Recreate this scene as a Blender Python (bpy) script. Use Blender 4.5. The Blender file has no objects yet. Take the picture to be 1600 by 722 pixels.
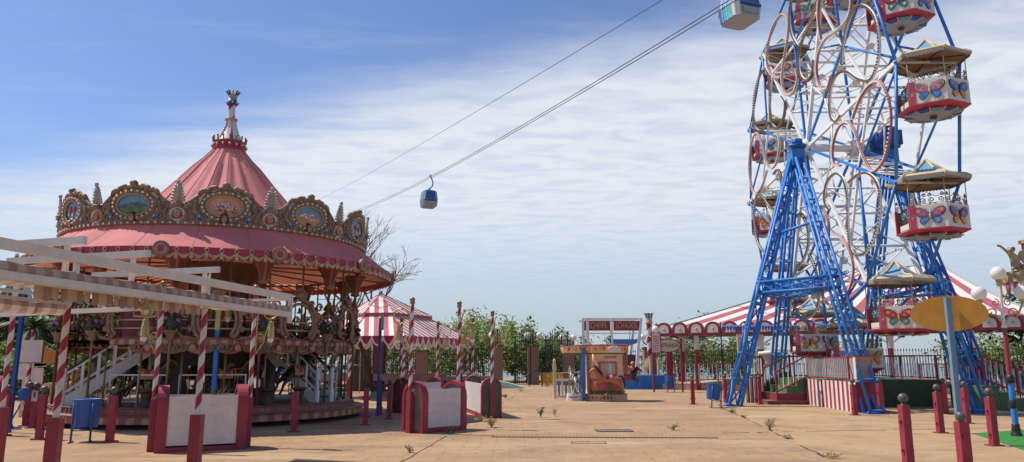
import bpy, math, random
from mathutils import Matrix, Vector
R = math.radians
pi = math.pi
rnd = random.Random(7)
SC = bpy.context.scene
COL = SC.collection
V = Vector
# ------------------------------------------------------------------ camera numbers (also used to lay the plan out from the survey)
CH, CF = 1.65, 1150.0
CT = math.atan(205 / CF)
cS, cC = math.sin(CT), math.cos(CT)

def ray(px, py):
    u = (px - 800) / CF
    v = (361 - py) / CF
    return V((u, cC - v * cS, cS + v * cC))

def G(px, py, z=0.0):
    d = ray(px, py)
    t = (z - CH) / d.z
    return V((d.x * t, d.y * t, z))

def A(px, py, Y):
    d = ray(px, py)
    t = Y / d.y
    return V((d.x * t, Y, CH + d.z * t))

# ------------------------------------------------------------------ materials
MATS = {}

def M(name, col, rough=.6, var=.12, scale=3.0, metal=0.0, bump=0.0, dirt=0.0, dirtcol=(.12, .09, .06), trans=0.0, fine=0.0, spec=.5, tcol=None):
    m = bpy.data.materials.new(name)
    m.use_nodes = True
    nt = m.node_tree
    N, L = nt.nodes, nt.links
    b = N['Principled BSDF']
    b.inputs['Roughness'].default_value = rough
    b.inputs['Metallic'].default_value = metal
    b.inputs['Specular IOR Level'].default_value = spec
    tc = N.new('ShaderNodeTexCoord')
    no = N.new('ShaderNodeTexNoise')
    no.inputs['Scale'].default_value = scale
    no.inputs['Detail'].default_value = 6
    L.new(tc.outputs['Object'], no.inputs['Vector'])
    cr = N.new('ShaderNodeValToRGB')
    cr.color_ramp.elements[0].position = .3
    cr.color_ramp.elements[1].position = .7
    cr.color_ramp.elements[0].color = tuple(max(0, c * (1 - var)) for c in col) + (1,)
    cr.color_ramp.elements[1].color = tuple(min(1, c * (1 + var)) for c in col) + (1,)
    L.new(no.outputs['Fac'], cr.inputs['Fac'])
    out = cr.outputs['Color']
    if dirt:
        n2 = N.new('ShaderNodeTexNoise')
        n2.inputs['Scale'].default_value = scale * 2.3
        n2.inputs['Detail'].default_value = 9
        n2.inputs['Roughness'].default_value = .7
        L.new(tc.outputs['Object'], n2.inputs['Vector'])
        r2 = N.new('ShaderNodeValToRGB')
        r2.color_ramp.elements[0].position = .5
        r2.color_ramp.elements[1].position = .72
        r2.color_ramp.elements[0].color = (0, 0, 0, 1)
        r2.color_ramp.elements[1].color = (dirt, dirt, dirt, 1)
        L.new(n2.outputs['Fac'], r2.inputs['Fac'])
        mx = N.new('ShaderNodeMix')
        mx.data_type = 'RGBA'
        L.new(r2.outputs['Color'], mx.inputs['Factor'])
        L.new(out, mx.inputs['A'])
        mx.inputs['B'].default_value = tuple(dirtcol) + (1,)
        out = mx.outputs['Result']
    L.new(out, b.inputs['Base Color'])
    if bump:
        n3 = N.new('ShaderNodeTexNoise')
        n3.inputs['Scale'].default_value = fine or scale * 8
        n3.inputs['Detail'].default_value = 4
        L.new(tc.outputs['Object'], n3.inputs['Vector'])
        bp = N.new('ShaderNodeBump')
        bp.inputs['Strength'].default_value = bump
        bp.inputs['Distance'].default_value = .03
        L.new(n3.outputs['Fac'], bp.inputs['Height'])
        L.new(bp.outputs['Normal'], b.inputs['Normal'])
    if trans:
        tr = N.new('ShaderNodeBsdfTranslucent')
        if tcol:
            tr.inputs['Color'].default_value = tuple(tcol) + (1,)
        else:
            L.new(out, tr.inputs['Color'])
        ms = N.new('ShaderNodeMixShader')
        ms.inputs[0].default_value = trans
        L.new(b.outputs[0], ms.inputs[1])
        L.new(tr.outputs[0], ms.inputs[2])
        L.new(ms.outputs[0], N['Material Output'].inputs['Surface'])
    MATS[name] = m
    return m

red = M('red_paint', (.29, .028, .05), .5, .14, 5, dirt=.25, dirtcol=(.2, .06, .06), bump=.1)
redpole = M('red_stripe', (.36, .022, .05), .45, .1, 6)
whitep = M('white_paint', (.72, .68, .63), .5, .07, 5, dirt=.3, dirtcol=(.45, .38, .3))
boardw = M('white_board', (.66, .60, .57), .6, .1, 2.5, dirt=.8, dirtcol=(.5, .44, .38))
steelw = M('white_steel', (.78, .77, .74), .45, .06, 3, dirt=.25, dirtcol=(.5, .44, .38))
framew = M('awning_frame_paint', (.64, .57, .49), .5, .07, 3, dirt=.35, dirtcol=(.42, .36, .29))
blue = M('blue_steel', (.03, .20, .58), .45, .2, 2, dirt=.45, dirtcol=(.04, .10, .22))
bluebin = M('bin_blue', (.02, .11, .38), .5, .15, 6, dirt=.35, dirtcol=(.05, .08, .14))
bluedk = M('dark_blue_steel', (.012, .07, .30), .45, .12, 3)
greyblue = M('greyblue_post', (.15, .24, .33), .5, .1, 4)
pinkst = M('pink_steel', (.50, .14, .18), .5, .1, 4)
orange = M('orange_sign_paint', (.50, .235, .025), .5, .12, 5, dirt=.3, dirtcol=(.3, .16, .04), bump=.15, fine=60)
iron = M('black_iron', (.016, .016, .018), .5, .1, 5)
brownmetal = M('worn_brass', (.24, .16, .075), .45, .2, 5, metal=.4)
brass = M('brass_lamp', (.5, .36, .13), .35, .12, 6, metal=.5)
gold = M('gilded_carving', (.27, .175, .105), .55, .35, 6, dirt=.5, dirtcol=(.12, .065, .035), bump=.35)
goldl = M('light_gilding', (.44, .31, .18), .5, .25, 7, dirt=.35, dirtcol=(.2, .12, .06), bump=.25)
cream = M('cream_paint', (.62, .52, .38), .55, .1, 4, dirt=.3, dirtcol=(.3, .22, .13))
plume = M('silver_plume', (.40, .36, .31), .5, .2, 8, dirt=.4, dirtcol=(.15, .11, .08))
bead = M('lamp_bead', (.70, .64, .54), .3, .08, 5)
canvas = M('faded_pink_canvas', (.66, .195, .205), .75, .2, .8, dirt=.5, dirtcol=(.48, .17, .17), bump=.35, fine=2.5, trans=.3, tcol=(.92, .74, .66))
canvas_r = M('lining_red', (.72, .08, .07), .7, .1, 3, trans=.6)
canvas_c = M('lining_cream', (.92, .76, .50), .7, .08, 3, trans=.6)
tent_r = M('tent_pink', (.47, .12, .15), .7, .12, 2, trans=.2, dirt=.15, dirtcol=(.4, .2, .2))
tent_w = M('tent_white', (.80, .76, .71), .7, .06, 2, trans=.2, dirt=.25, dirtcol=(.55, .48, .4))
awn_b = M('awning_brown', (.38, .245, .20), .8, .14, 4, trans=.25, dirt=.3)
awn_c = M('awning_cream', (.50, .40, .31), .8, .1, 4, trans=.25, dirt=.35, dirtcol=(.35, .25, .16))
wooddk = M('dark_wood', (.055, .03, .018), .5, .3, 4)
brownpanel = M('brown_panel', (.13, .07, .04), .5, .3, 3)
platf = M('platform_paint', (.19, .10, .06), .6, .25, 4, dirt=.3)
pinkband = M('band_red', (.36, .09, .09), .6, .15, 6, dirt=.3)
creamband = M('band_gold', (.45, .29, .13), .6, .15, 6, dirt=.3)
skin = M('painted_flesh', (.52, .27, .17), .5, .1, 8)
mirror = M('mirror_glass', (.7, .72, .72), .06, .03, 2, metal=1.0)
greenp = M('green_paint', (.09, .17, .08), .6, .2, 5, dirt=.4, dirtcol=(.1, .1, .08))
greendk = M('dark_green_board', (.05, .075, .035), .7, .25, 4, dirt=.4, dirtcol=(.12, .11, .09))
greyboard = M('weathered_board', (.17, .16, .13), .8, .25, 4, dirt=.4)
globe = M('opal_globe', (.86, .82, .76), .25, .03, 3, trans=.25)
ball = M('grey_ball', (.09, .085, .075), .4, .2, 9)
black = M('black_cast', (.02, .02, .022), .45, .15, 6)
turfm = M('green_turf', (.03, .20, .03), .9, .25, 12, bump=.5, fine=120)
bark = M('bark', (.10, .075, .055), .9, .3, 6, bump=.6, fine=20)
barkg = M('grey_bark', (.15, .13, .115), .9, .25, 6)
palmbark = M('palm_trunk', (.085, .065, .05), .95, .35, 5, bump=.8, fine=9)
deadleaf = M('dead_frond', (.20, .15, .085), .9, .3, 4)
leafA = M('leaf_light', (.30, .36, .09), .6, .35, 1.4, trans=.55)
leafB = M('leaf_mid', (.18, .25, .065), .6, .35, 1.4, trans=.45)
leafC = M('leaf_dark', (.035, .068, .02), .6, .35, 1.2, trans=.2)
palmleaf = M('palm_leaf', (.065, .10, .03), .5, .3, 2, trans=.2)
dry = M('dry_weed', (.36, .25, .12), .9, .3, 5, trans=.2)
weedg = M('green_weed', (.14, .17, .06), .9, .3, 5, trans=.2)
tubw = M('gondola_cream', (.66, .62, .54), .5, .07, 3, dirt=.3, dirtcol=(.42, .36, .28))
tubr = M('gondola_red', (.44, .05, .09), .45, .1, 4, dirt=.2, dirtcol=(.3, .06, .08))
roofb = M('roof_blue', (.12, .31, .50), .5, .1, 4)
roofc = M('roof_gold', (.55, .43, .25), .5, .15, 5, dirt=.3)
ceilw = M('roof_lining', (.36, .22, .11), .7, .15, 3)
scrolls = M('wrought_scroll', (.30, .25, .20), .5, .2, 6, metal=.3)
wingp = M('wing_pink', (.60, .19, .21), .4, .25, 7)
wingr = M('wing_red', (.42, .035, .05), .4, .2, 7)
wingb = M('wing_blue', (.06, .22, .55), .4, .25, 7)
wingo = M('wing_orange', (.72, .27, .05), .4, .2, 7)
wingg = M('wing_green', (.05, .26, .16), .4, .25, 7)
wingv = M('wing_violet', (.30, .12, .26), .4, .25, 7)
darkln = M('dark_outline', (.02, .018, .03), .5, .1, 6)
stone = M('cast_stone', (.60, .44, .25), .7, .15, 5, dirt=.3, bump=.3)
stonelt = M('pale_stone', (.46, .37, .27), .8, .12, 3, bump=.3)
teal = M('teal_paint', (.10, .36, .33), .6, .1, 4)
tealpale = M('pale_teal', (.42, .66, .55), .6, .06, 4)
yellow = M('yellow_paint', (.70, .38, .03), .6, .12, 6)
gunmetal = M('cabin_grey', (.34, .34, .34), .5, .05, 4)
cabinw = M('cabin_white', (.68, .66, .60), .4, .05, 4)
cabinbl = M('cabin_blue', (.05, .17, .50), .3, .1, 4)
cabinte = M('cabin_teal', (.10, .50, .55), .3, .35, 3)
glassb = M('tinted_glass', (.035, .12, .30), .08, .05, 2, spec=.8)
glassl = M('pale_glass', (.30, .46, .66), .08, .05, 2, spec=.8)
horseb = M('horse_brown', (.46, .185, .06), .35, .15, 5)
horsed = M('horse_dark', (.055, .03, .022), .35, .2, 5)
horseg = M('horse_grey', (.14, .13, .13), .35, .2, 5)
salmon = M('salmon_panel', (.60, .13, .15), .5, .12, 3)
peach = M('peach_panel', (.85, .53, .30), .5, .14, 3)
greenred = M('foliage_paint', (.10, .14, .04), .6, .3, 20)
skyp = M('painted_sky', (.15, .30, .42), .5, .35, 4)
meadow = M('painted_meadow', (.13, .20, .07), .6, .4, 7)
hillp = M('painted_hill', (.09, .14, .15), .6, .35, 8)
rosep = M('painted_rose', (.55, .27, .22), .5, .15, 5)
petalw = M('painted_white', (.75, .68, .58), .5, .15, 9)
noticem = M('notice_paper', (.72, .42, .22), .7, .2, 20)

def brickmat(name, c1, c2, mort, sc, bw=.5, rh=.25, ms=.02, rough=.85):
    m = bpy.data.materials.new(name)
    m.use_nodes = True
    nt = m.node_tree
    N, L = nt.nodes, nt.links
    b = N['Principled BSDF']
    b.inputs['Roughness'].default_value = rough
    tc = N.new('ShaderNodeTexCoord')
    mp = N.new('ShaderNodeMapping')
    mp.inputs['Rotation'].default_value = (R(90), 0, 0)
    L.new(tc.outputs['Object'], mp.inputs[0])
    br = N.new('ShaderNodeTexBrick')
    br.inputs['Color1'].default_value = c1 + (1,)
    br.inputs['Color2'].default_value = c2 + (1,)
    br.inputs['Mortar'].default_value = mort + (1,)
    br.inputs['Scale'].default_value = sc
    br.inputs['Brick Width'].default_value = bw
    br.inputs['Row Height'].default_value = rh
    br.inputs['Mortar Size'].default_value = ms
    L.new(mp.outputs[0], br.inputs['Vector'])
    L.new(br.outputs['Color'], b.inputs['Base Color'])
    MATS[name] = m
    return m

brickm = brickmat('red_brick', (.26, .13, .075), (.20, .10, .06), (.28, .22, .16), 1, .25, .08, .012)

def ground_mat(smooth=False):
    m = bpy.data.materials.new('worn_smooth_paving' if smooth else 'terracotta_pavers')
    m.use_nodes = True
    nt = m.node_tree
    N, L = nt.nodes, nt.links
    b = N['Principled BSDF']
    b.inputs['Roughness'].default_value = .82
    b.inputs['Specular IOR Level'].default_value = .3
    tc = N.new('ShaderNodeTexCoord')
    ob = tc.outputs['Object']
    wn = N.new('ShaderNodeTexNoise')
    wn.inputs['Scale'].default_value = .9
    L.new(ob, wn.inputs['Vector'])
    wm = N.new('ShaderNodeVectorMath')
    wm.operation = 'SCALE'
    wm.inputs['Scale'].default_value = .06
    L.new(wn.outputs['Color'], wm.inputs[0])
    wa = N.new('ShaderNodeVectorMath')
    L.new(ob, wa.inputs[0])
    L.new(wm.outputs[0], wa.inputs[1])
    br = N.new('ShaderNodeTexBrick')
    br.inputs['Color1'].default_value = (.415, .25, .135, 1)
    br.inputs['Color2'].default_value = (.335, .195, .105, 1)
    br.inputs['Mortar'].default_value = (.17, .10, .055, 1)
    br.inputs['Scale'].default_value = 1
    br.inputs['Brick Width'].default_value = .62
    br.inputs['Row Height'].default_value = .42
    br.inputs['Mortar Size'].default_value = .02
    br.inputs['Mortar Smooth'].default_value = .4
    L.new(wa.outputs[0], br.inputs['Vector'])
    def noise(sc, det, p0, p1, rough=.6, dist=0):
        n = N.new('ShaderNodeTexNoise')
        n.inputs['Scale'].default_value = sc
        n.inputs['Detail'].default_value = det
        n.inputs['Roughness'].default_value = rough
        n.inputs['Distortion'].default_value = dist
        L.new(ob, n.inputs['Vector'])
        r = N.new('ShaderNodeMapRange')
        r.inputs['From Min'].default_value = p0
        r.inputs['From Max'].default_value = p1
        L.new(n.outputs['Fac'], r.inputs['Value'])
        return r.outputs['Result']
    def mix(fac, a, bcol, mul=1.0, mode='MIX'):
        x = N.new('ShaderNodeMix')
        x.data_type = 'RGBA'
        x.blend_type = mode
        mm = N.new('ShaderNodeMath')
        mm.operation = 'MULTIPLY'
        mm.inputs[1].default_value = mul
        L.new(fac, mm.inputs[0])
        L.new(mm.outputs[0], x.inputs['Factor'])
        L.new(a, x.inputs['A'])
        if isinstance(bcol, tuple):
            x.inputs['B'].default_value = bcol + (1,)
        else:
            L.new(bcol, x.inputs['B'])
        return x.outputs['Result']
    c = br.outputs['Color']
    c = mix(noise(.7, 5, .38, .6), c, (.375, .225, .12), 1.0 if smooth else .75)
    if smooth:
        c = mix(noise(.2, 5, .2, .3), c, (.40, .255, .135), 1.0)
        c = mix(noise(.9, 9, .45, .7, .7, .6), c, (.50, .35, .20), .5)
    c = mix(noise(.12, 5, .4, .62), c, (.42, .29, .165), .55)
    c = mix(noise(.33, 8, .5, .68, .7, .8), c, (.48, .345, .21), .5)
    c = mix(noise(.55, 8, .50, .70, .7, .5), c, (.20, .13, .08), .8)
    c = mix(noise(1.5, 9, .5, .72, .78), c, (.19, .12, .07), .6)
    c = mix(noise(.8, 10, .60, .70, .8, 1.5), c, (.66, .53, .40), .6)
    c = mix(noise(14, 5, .35, .7), c, (.36, .22, .12), .25)
    sv = N.new('ShaderNodeVectorMath')
    sv.operation = 'MULTIPLY'
    sv.inputs[1].default_value = (.22, 1.0, 1)
    L.new(ob, sv.inputs[0])
    ob = sv.outputs[0]
    c = mix(noise(.9, 8, .50, .70, .72, .4), c, (.21, .14, .085), .6)
    c = mix(noise(.5, 7, .54, .70, .7, .3), c, (.58, .44, .29), .55)
    L.new(c, b.inputs['Base Color'])
    bp = N.new('ShaderNodeBump')
    bp.inputs['Strength'].default_value = .5
    bp.inputs['Distance'].default_value = .012
    iv = N.new('ShaderNodeMath')
    iv.operation = 'SUBTRACT'
    iv.inputs[0].default_value = 1
    L.new(br.outputs['Fac'], iv.inputs[1])
    n9 = noise(30, 4, .2, .8)
    ad = N.new('ShaderNodeMath')
    ad.operation = 'MULTIPLY_ADD'
    ad.inputs[1].default_value = .35
    L.new(n9, ad.inputs[0])
    L.new(iv.outputs[0], ad.inputs[2])
    L.new(ad.outputs[0], bp.inputs['Height'])
    L.new(bp.outputs['Normal'], b.inputs['Normal'])
    return m

smoothm = M('worn_concrete', (.44, .275, .15), .85, .16, .5, dirt=.75, dirtcol=(.25, .16, .09), bump=.25, fine=18)

# ------------------------------------------------------------------ mesh builder
class MB:
    def __init__(self):
        self.v, self.f, self.fm, self.sm, self.mats = [], [], [], [], []
        self.M = None
    def mi(self, m):
        if m not in self.mats:
            self.mats.append(m)
        return self.mats.index(m)
    def add(self, verts, faces, mat, smooth=False):
        o = len(self.v)
        if self.M is not None:
            verts = [self.M @ V(p) for p in verts]
        self.v += [tuple(p) for p in verts]
        multi = isinstance(mat, (list, tuple))
        for i, f in enumerate(faces):
            self.f.append([o + k for k in f])
            self.fm.append(self.mi(mat[i] if multi else mat))
            self.sm.append(smooth)
        return self
    def box(self, c, s, mat, rz=0.0, rot=None):
        q = rot if rot is not None else Matrix.Rotation(rz, 3, 'Z')
        x, y, z = s[0] / 2, s[1] / 2, s[2] / 2
        P = [V(c) + q @ V(p) for p in ((-x, -y, -z), (x, -y, -z), (x, y, -z), (-x, y, -z), (-x, -y, z), (x, -y, z), (x, y, z), (-x, y, z))]
        return self.add(P, [(0, 3, 2, 1), (4, 5, 6, 7), (0, 1, 5, 4), (1, 2, 6, 5), (2, 3, 7, 6), (3, 0, 4, 7)], mat)
    def bar(self, p, q, w, mat, h=None, up=(0, 0, 1)):
        p, q = V(p), V(q)
        d = q - p
        ln = d.length
        if ln < 1e-6:
            return self
        d.normalize()
        u = V(up)
        if abs(d.dot(u)) > .98:
            u = V((1, 0, 0))
        s = d.cross(u).normalized()
        t = s.cross(d)
        h = h or w
        rot = Matrix((s, d, t)).transposed()
        return self.box((p + q) / 2, (w, ln, h), mat, rot=rot)
    def tube(self, pts, r, mat, n=8, closed=False, caps=True):
        pts = [V(p) for p in pts]
        m = len(pts)
        rs = r if isinstance(r, (list, tuple)) else [r] * m
        vs, fs = [], []
        prev = None
        for i, p in enumerate(pts):
            if closed:
                d = pts[(i + 1) % m] - pts[i - 1]
            else:
                d = pts[min(i + 1, m - 1)] - pts[max(i - 1, 0)]
            if d.length < 1e-9:
                d = V((0, 0, 1))
            d.normalize()
            if prev is None:
                u = V((0, 0, 1)) if abs(d.z) < .9 else V((1, 0, 0))
                s = d.cross(u).normalized()
            else:
                s = prev - d * prev.dot(d)
                s = s.normalized() if s.length > 1e-6 else d.orthogonal().normalized()
            prev = s
            t = d.cross(s)
            for k in range(n):
                a = 2 * pi * k / n
                vs.append(p + (s * math.cos(a) + t * math.sin(a)) * rs[i])
        for i in range(m if closed else m - 1):
            for k in range(n):
                a, b = i * n + k, i * n + (k + 1) % n
                c, e = ((i + 1) % m) * n + (k + 1) % n, ((i + 1) % m) * n + k
                fs.append((a, b, c, e))
        if caps and not closed:
            fs.append(tuple(reversed(range(n))))
            fs.append(tuple(range((m - 1) * n, m * n)))
        return self.add(vs, fs, mat, n > 5)
    def lathe(self, prof, mat, c=(0, 0, 0), n=24, a0=0, a1=2 * pi, smooth=True, matf=None):
        full = abs(a1 - a0 - 2 * pi) < 1e-6
        nn = n if full else n + 1
        vs = [(c[0] + r * math.cos(a0 + (a1 - a0) * k / n), c[1] + r * math.sin(a0 + (a1 - a0) * k / n), c[2] + z) for r, z in prof for k in range(nn)]
        fs, ms = [], []
        for i in range(len(prof) - 1):
            for k in range(n):
                k2 = (k + 1) % nn
                fs.append((i * nn + k, i * nn + k2, (i + 1) * nn + k2, (i + 1) * nn + k))
                ms.append(matf(i, k) if matf else mat)
        return self.add(vs, fs, ms, smooth)
    def sphere(self, c, r, mat, n=10, m=6, sc=(1, 1, 1)):
        vs, fs = [(c[0], c[1], c[2] - r * sc[2])], []
        for i in range(1, m):
            t = -pi / 2 + pi * i / m
            for k in range(n):
                a = 2 * pi * k / n
                vs.append((c[0] + r * sc[0] * math.cos(t) * math.cos(a), c[1] + r * sc[1] * math.cos(t) * math.sin(a), c[2] + r * sc[2] * math.sin(t)))
        vs.append((c[0], c[1], c[2] + r * sc[2]))
        for k in range(n):
            fs.append((0, 1 + (k + 1) % n, 1 + k))
            for i in range(m - 2):
                o = 1 + i * n
                fs.append((o + k, o + (k + 1) % n, o + n + (k + 1) % n, o + n + k))
            o = 1 + (m - 2) * n
            fs.append((o + k, o + (k + 1) % n, len(vs) - 1))
        return self.add(vs, fs, mat, True)
    def prism(self, poly, t, mat, o=(0, 0, 0), x=(1, 0, 0), y=(0, 0, 1), side=None):
        o, x, y = V(o), V(x).normalized(), V(y).normalized()
        z = x.cross(y)
        n = len(poly)
        vs = [o + x * a + y * b + z * t for a, b in poly] + [o + x * a + y * b for a, b in poly]
        fs = [tuple(range(n)), tuple(reversed(range(n, 2 * n)))] + [(i, i + n, (i + 1) % n + n, (i + 1) % n) for i in range(n)]
        return self.add(vs, fs, [mat, mat] + [side or mat] * n)
    def build(self, name, parent=None, world=False):
        me = bpy.data.meshes.new(name)
        vs = self.v
        if parent is not None and world:
            inv = parent_inv(parent)
            vs = [tuple(inv @ V(p)) for p in vs]
        me.from_pydata(vs, [], self.f)
        for m in self.mats:
            me.materials.append(m)
        me.polygons.foreach_set('material_index', self.fm)
        me.polygons.foreach_set('use_smooth', self.sm)
        me.update()
        o = bpy.data.objects.new(name, me)
        COL.objects.link(o)
        if parent is not None:
            o.parent = parent
        return o

def parent_inv(o):
    m = Matrix.Identity(4)
    while o is not None:
        m = o.matrix_basis @ m
        o = o.parent
    return m.inverted()

def tag(o, label=None, cat=None, group=None, kind=None):
    for k, x in (('label', label), ('category', cat), ('group', group), ('kind', kind)):
        if x:
            o[k] = x
    return o

def thing(name, label, cat, loc=(0, 0, 0), rz=0.0, group=None):
    o = bpy.data.objects.new(name, None)
    o.empty_display_size = .1
    COL.objects.link(o)
    o.matrix_basis = Matrix.Translation(V(loc)) @ Matrix.Rotation(rz, 4, 'Z')
    return tag(o, label, cat, group)

def kids(o):
    return [c for c in bpy.data.objects if c.parent == o]

def copy_tree(o, parent=None):
    c = o.copy()
    COL.objects.link(c)
    c.parent = parent
    for ch in kids(o):
        copy_tree(ch, c)
    return c

def copy_thing(o, loc, rz=0.0, label=None):
    c = copy_tree(o)
    c.matrix_basis = Matrix.Translation(V(loc)) @ Matrix.Rotation(rz, 4, 'Z')
    if label:
        c['label'] = label
    return c

def baked(o):
    dg = bpy.context.evaluated_depsgraph_get()
    dg.update()
    return bpy.data.meshes.new_from_object(o.evaluated_get(dg))

def text_mesh(s, size, ext=.01, mat=None, spacing=1.0):
    cu = bpy.data.curves.new('lettering', 'FONT')
    cu.body = s
    cu.size = size
    cu.extrude = ext
    cu.align_x = 'CENTER'
    cu.align_y = 'CENTER'
    cu.space_character = spacing
    t = bpy.data.objects.new('lettering', cu)
    COL.objects.link(t)
    me = baked(t)
    bpy.data.objects.remove(t)
    bpy.data.curves.remove(cu)
    me.materials.clear()
    me.materials.append(mat)
    return me

def put_text(name, s, size, parent, loc, face, mat, ext=.01, spacing=1.0, sx=1.0, world=True):
    """lettering standing upright at loc, read from the side that `face` (horizontal) points to"""
    me = text_mesh(s, size, ext, mat, spacing)
    f = V(face).normalized()
    x = V((0, 0, 1)).cross(f).normalized()
    rot = Matrix((x * sx, V((0, 0, 1)), f)).transposed().to_4x4()
    mw = Matrix.Translation(V(loc)) @ rot
    if parent is not None and world:
        mw = parent_inv(parent) @ mw
    me.transform(mw)
    o = bpy.data.objects.new(name, me)
    COL.objects.link(o)
    o.parent = parent
    return o

def skin_mesh(verts, edges, radii, mat, sub=1, root=0):
    me = bpy.data.meshes.new('s')
    me.from_pydata(verts, edges, [])
    o = bpy.data.objects.new('s', me)
    COL.objects.link(o)
    sk = o.modifiers.new('k', 'SKIN')
    sd = o.modifiers.new('d', 'SUBSURF')
    sd.levels = sub
    sd.render_levels = sub
    for i, r in enumerate(radii):
        me.skin_vertices[0].data[i].radius = (r, r) if not isinstance(r, tuple) else r
        me.skin_vertices[0].data[i].use_root = (i == root)
    m2 = baked(o)
    bpy.data.objects.remove(o)
    m2.materials.clear()
    m2.materials.append(mat)
    m2.polygons.foreach_set('use_smooth', [True] * len(m2.polygons))
    return m2

def mesh_obj(name, me, parent=None):
    o = bpy.data.objects.new(name, me)
    COL.objects.link(o)
    o.parent = parent
    return o

def clip(poly, ax, lim, sign):
    """clip a 3D polygon with scalar coordinate function ax(p) against sign*(ax-lim)>=0"""
    out = []
    for i in range(len(poly)):
        a, b = poly[i], poly[(i + 1) % len(poly)]
        da, db = sign * (ax(a) - lim), sign * (ax(b) - lim)
        if da >= 0:
            out.append(a)
        if (da > 0 > db) or (da < 0 < db):
            t = da / (da - db)
            out.append(a + (b - a) * t)
    return out

def stripes(mb, poly, d, w, mats, off=0.0):
    """cut a flat polygon into stripes of width w along horizontal direction d"""
    d = V(d).normalized()
    ax = lambda p: p.dot(d)
    lo, hi = min(map(ax, poly)), max(map(ax, poly))
    k = math.floor((lo - off) / w)
    while off + k * w < hi:
        q = clip(clip(poly, ax, off + k * w, 1), ax, off + (k + 1) * w, -1)
        if len(q) > 2:
            mb.add(q, [tuple(range(len(q)))], mats[k % len(mats)])
        k += 1

def stripe_pole(mb, c, h, r, pitch=.38, n=12, ma=None, mb2=None, lean=(0, 0)):
    ma, mb2 = ma or redpole, mb2 or whitep
    seg = max(6, int(h / pitch * 10))
    vs, fs, ms = [], [], []
    for i in range(seg + 1):
        z = h * i / seg
        for k in range(n):
            a = 2 * pi * (k / n) + 2 * pi * z / pitch
            vs.append((c[0] + r * math.cos(a), c[1] + r * math.sin(a), c[2] + z))
    for i in range(seg):
        for k in range(n):
            fs.append((i * n + k, i * n + (k + 1) % n, (i + 1) * n + (k + 1) % n, (i + 1) * n + k))
            ms.append(ma if k < n // 2 else mb2)
    mb.add(vs, fs, ms, True)

def spiral(c, r0, r1, turns, a0, x, y, n=18):
    x, y = V(x), V(y)
    return [V(c) + (x * math.cos(a0 + 2 * pi * turns * i / n) + y * math.sin(a0 + 2 * pi * turns * i / n)) * (r0 + (r1 - r0) * i / n) for i in range(n + 1)]

def truss(mb, p, q, w0, w1, mat, n=10, r=.045, rr=.028, side=None, diag=True):
    """four-chord lattice column from p to q, width w0 at p and w1 at q"""
    p, q = V(p), V(q)
    d = (q - p).normalized()
    s = V(side) if side is not None else V((1, 0, 0))
    s = (s - d * s.dot(d)).normalized()
    t = d.cross(s)
    cor = ((1, 1), (1, -1), (-1, -1), (-1, 1))
    def pt(f, k):
        w = (w0 + (w1 - w0) * f) / 2
        return p + (q - p) * f + s * cor[k][0] * w + t * cor[k][1] * w
    for k in range(4):
        mb.tube([pt(0, k), pt(1, k)], r, mat, 6)
    for i in range(n + 1):
        f = i / n
        for k in range(4):
            mb.tube([pt(f, k), pt(f, (k + 1) % 4)], rr, mat, 5, caps=False)
            if diag and i < n:
                a, b = (k, (k + 1) % 4) if (i + k) % 2 else ((k + 1) % 4, k)
                mb.tube([pt(f, a), pt((i + 1) / n, b)], rr * .8, mat, 5, caps=False)

def arch_poly(w, h, n=10, z0=0.0):
    r = w / 2
    return [(-r, z0), (r, z0)] + [(r * math.cos(pi * i / n), h - r + r * math.sin(pi * i / n)) for i in range(n + 1)]
# ------------------------------------------------------------------ camera, sun, sky
cam = bpy.data.cameras.new('camera')
cam.sensor_width = 36
cam.lens = 36 * CF / 1600
cam.clip_end = 30000
co = bpy.data.objects.new('camera', cam)
COL.objects.link(co)
co.location = (0, 0, CH)
co.rotation_euler = (pi / 2 + CT, 0, 0)
SC.camera = co
EL, AZ = R(57), V((-.955, .295))
sunv = V((AZ.x * math.cos(EL), AZ.y * math.cos(EL), math.sin(EL))).normalized()
sl = bpy.data.lights.new('sun', 'SUN')
sl.energy = 3.9
sl.angle = R(.55)
sl.color = (1, .93, .82)
so = bpy.data.objects.new('sun', sl)
COL.objects.link(so)
so.rotation_euler = (-sunv).to_track_quat('-Z', 'Y').to_euler()
W = bpy.data.worlds.new('World')
SC.world = W
W.use_nodes = True
N, L = W.node_tree.nodes, W.node_tree.links
bg = N['Background']
bg.inputs['Strength'].default_value = .14
sk = N.new('ShaderNodeTexSky')
sk.sky_type = 'NISHITA'
sk.sun_disc = False
sk.sun_elevation = EL
sk.sun_rotation = math.atan2(AZ.x, AZ.y)
sk.air_density = 1.0
sk.dust_density = .6
sk.ozone_density = 2.5
tc = N.new('ShaderNodeTexCoord')
sep = N.new('ShaderNodeSeparateXYZ')
L.new(tc.outputs['Generated'], sep.inputs[0])

def mth(op, a, b=None, c=None):
    n = N.new('ShaderNodeMath')
    n.operation = op
    for i, x in enumerate((a, b, c)):
        if x is None:
            continue
        if isinstance(x, (int, float)):
            n.inputs[i].default_value = x
        else:
            L.new(x, n.inputs[i])
    return n.outputs[0]

def rng(x, a, b, c=0.0, d=1.0, smooth=True):
    n = N.new('ShaderNodeMapRange')
    n.interpolation_type = 'SMOOTHSTEP' if smooth else 'LINEAR'
    L.new(x, n.inputs['Value'])
    for nm, val in (('From Min', a), ('From Max', b), ('To Min', c), ('To Max', d)):
        n.inputs[nm].default_value = val
    return n.outputs['Result']

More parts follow.
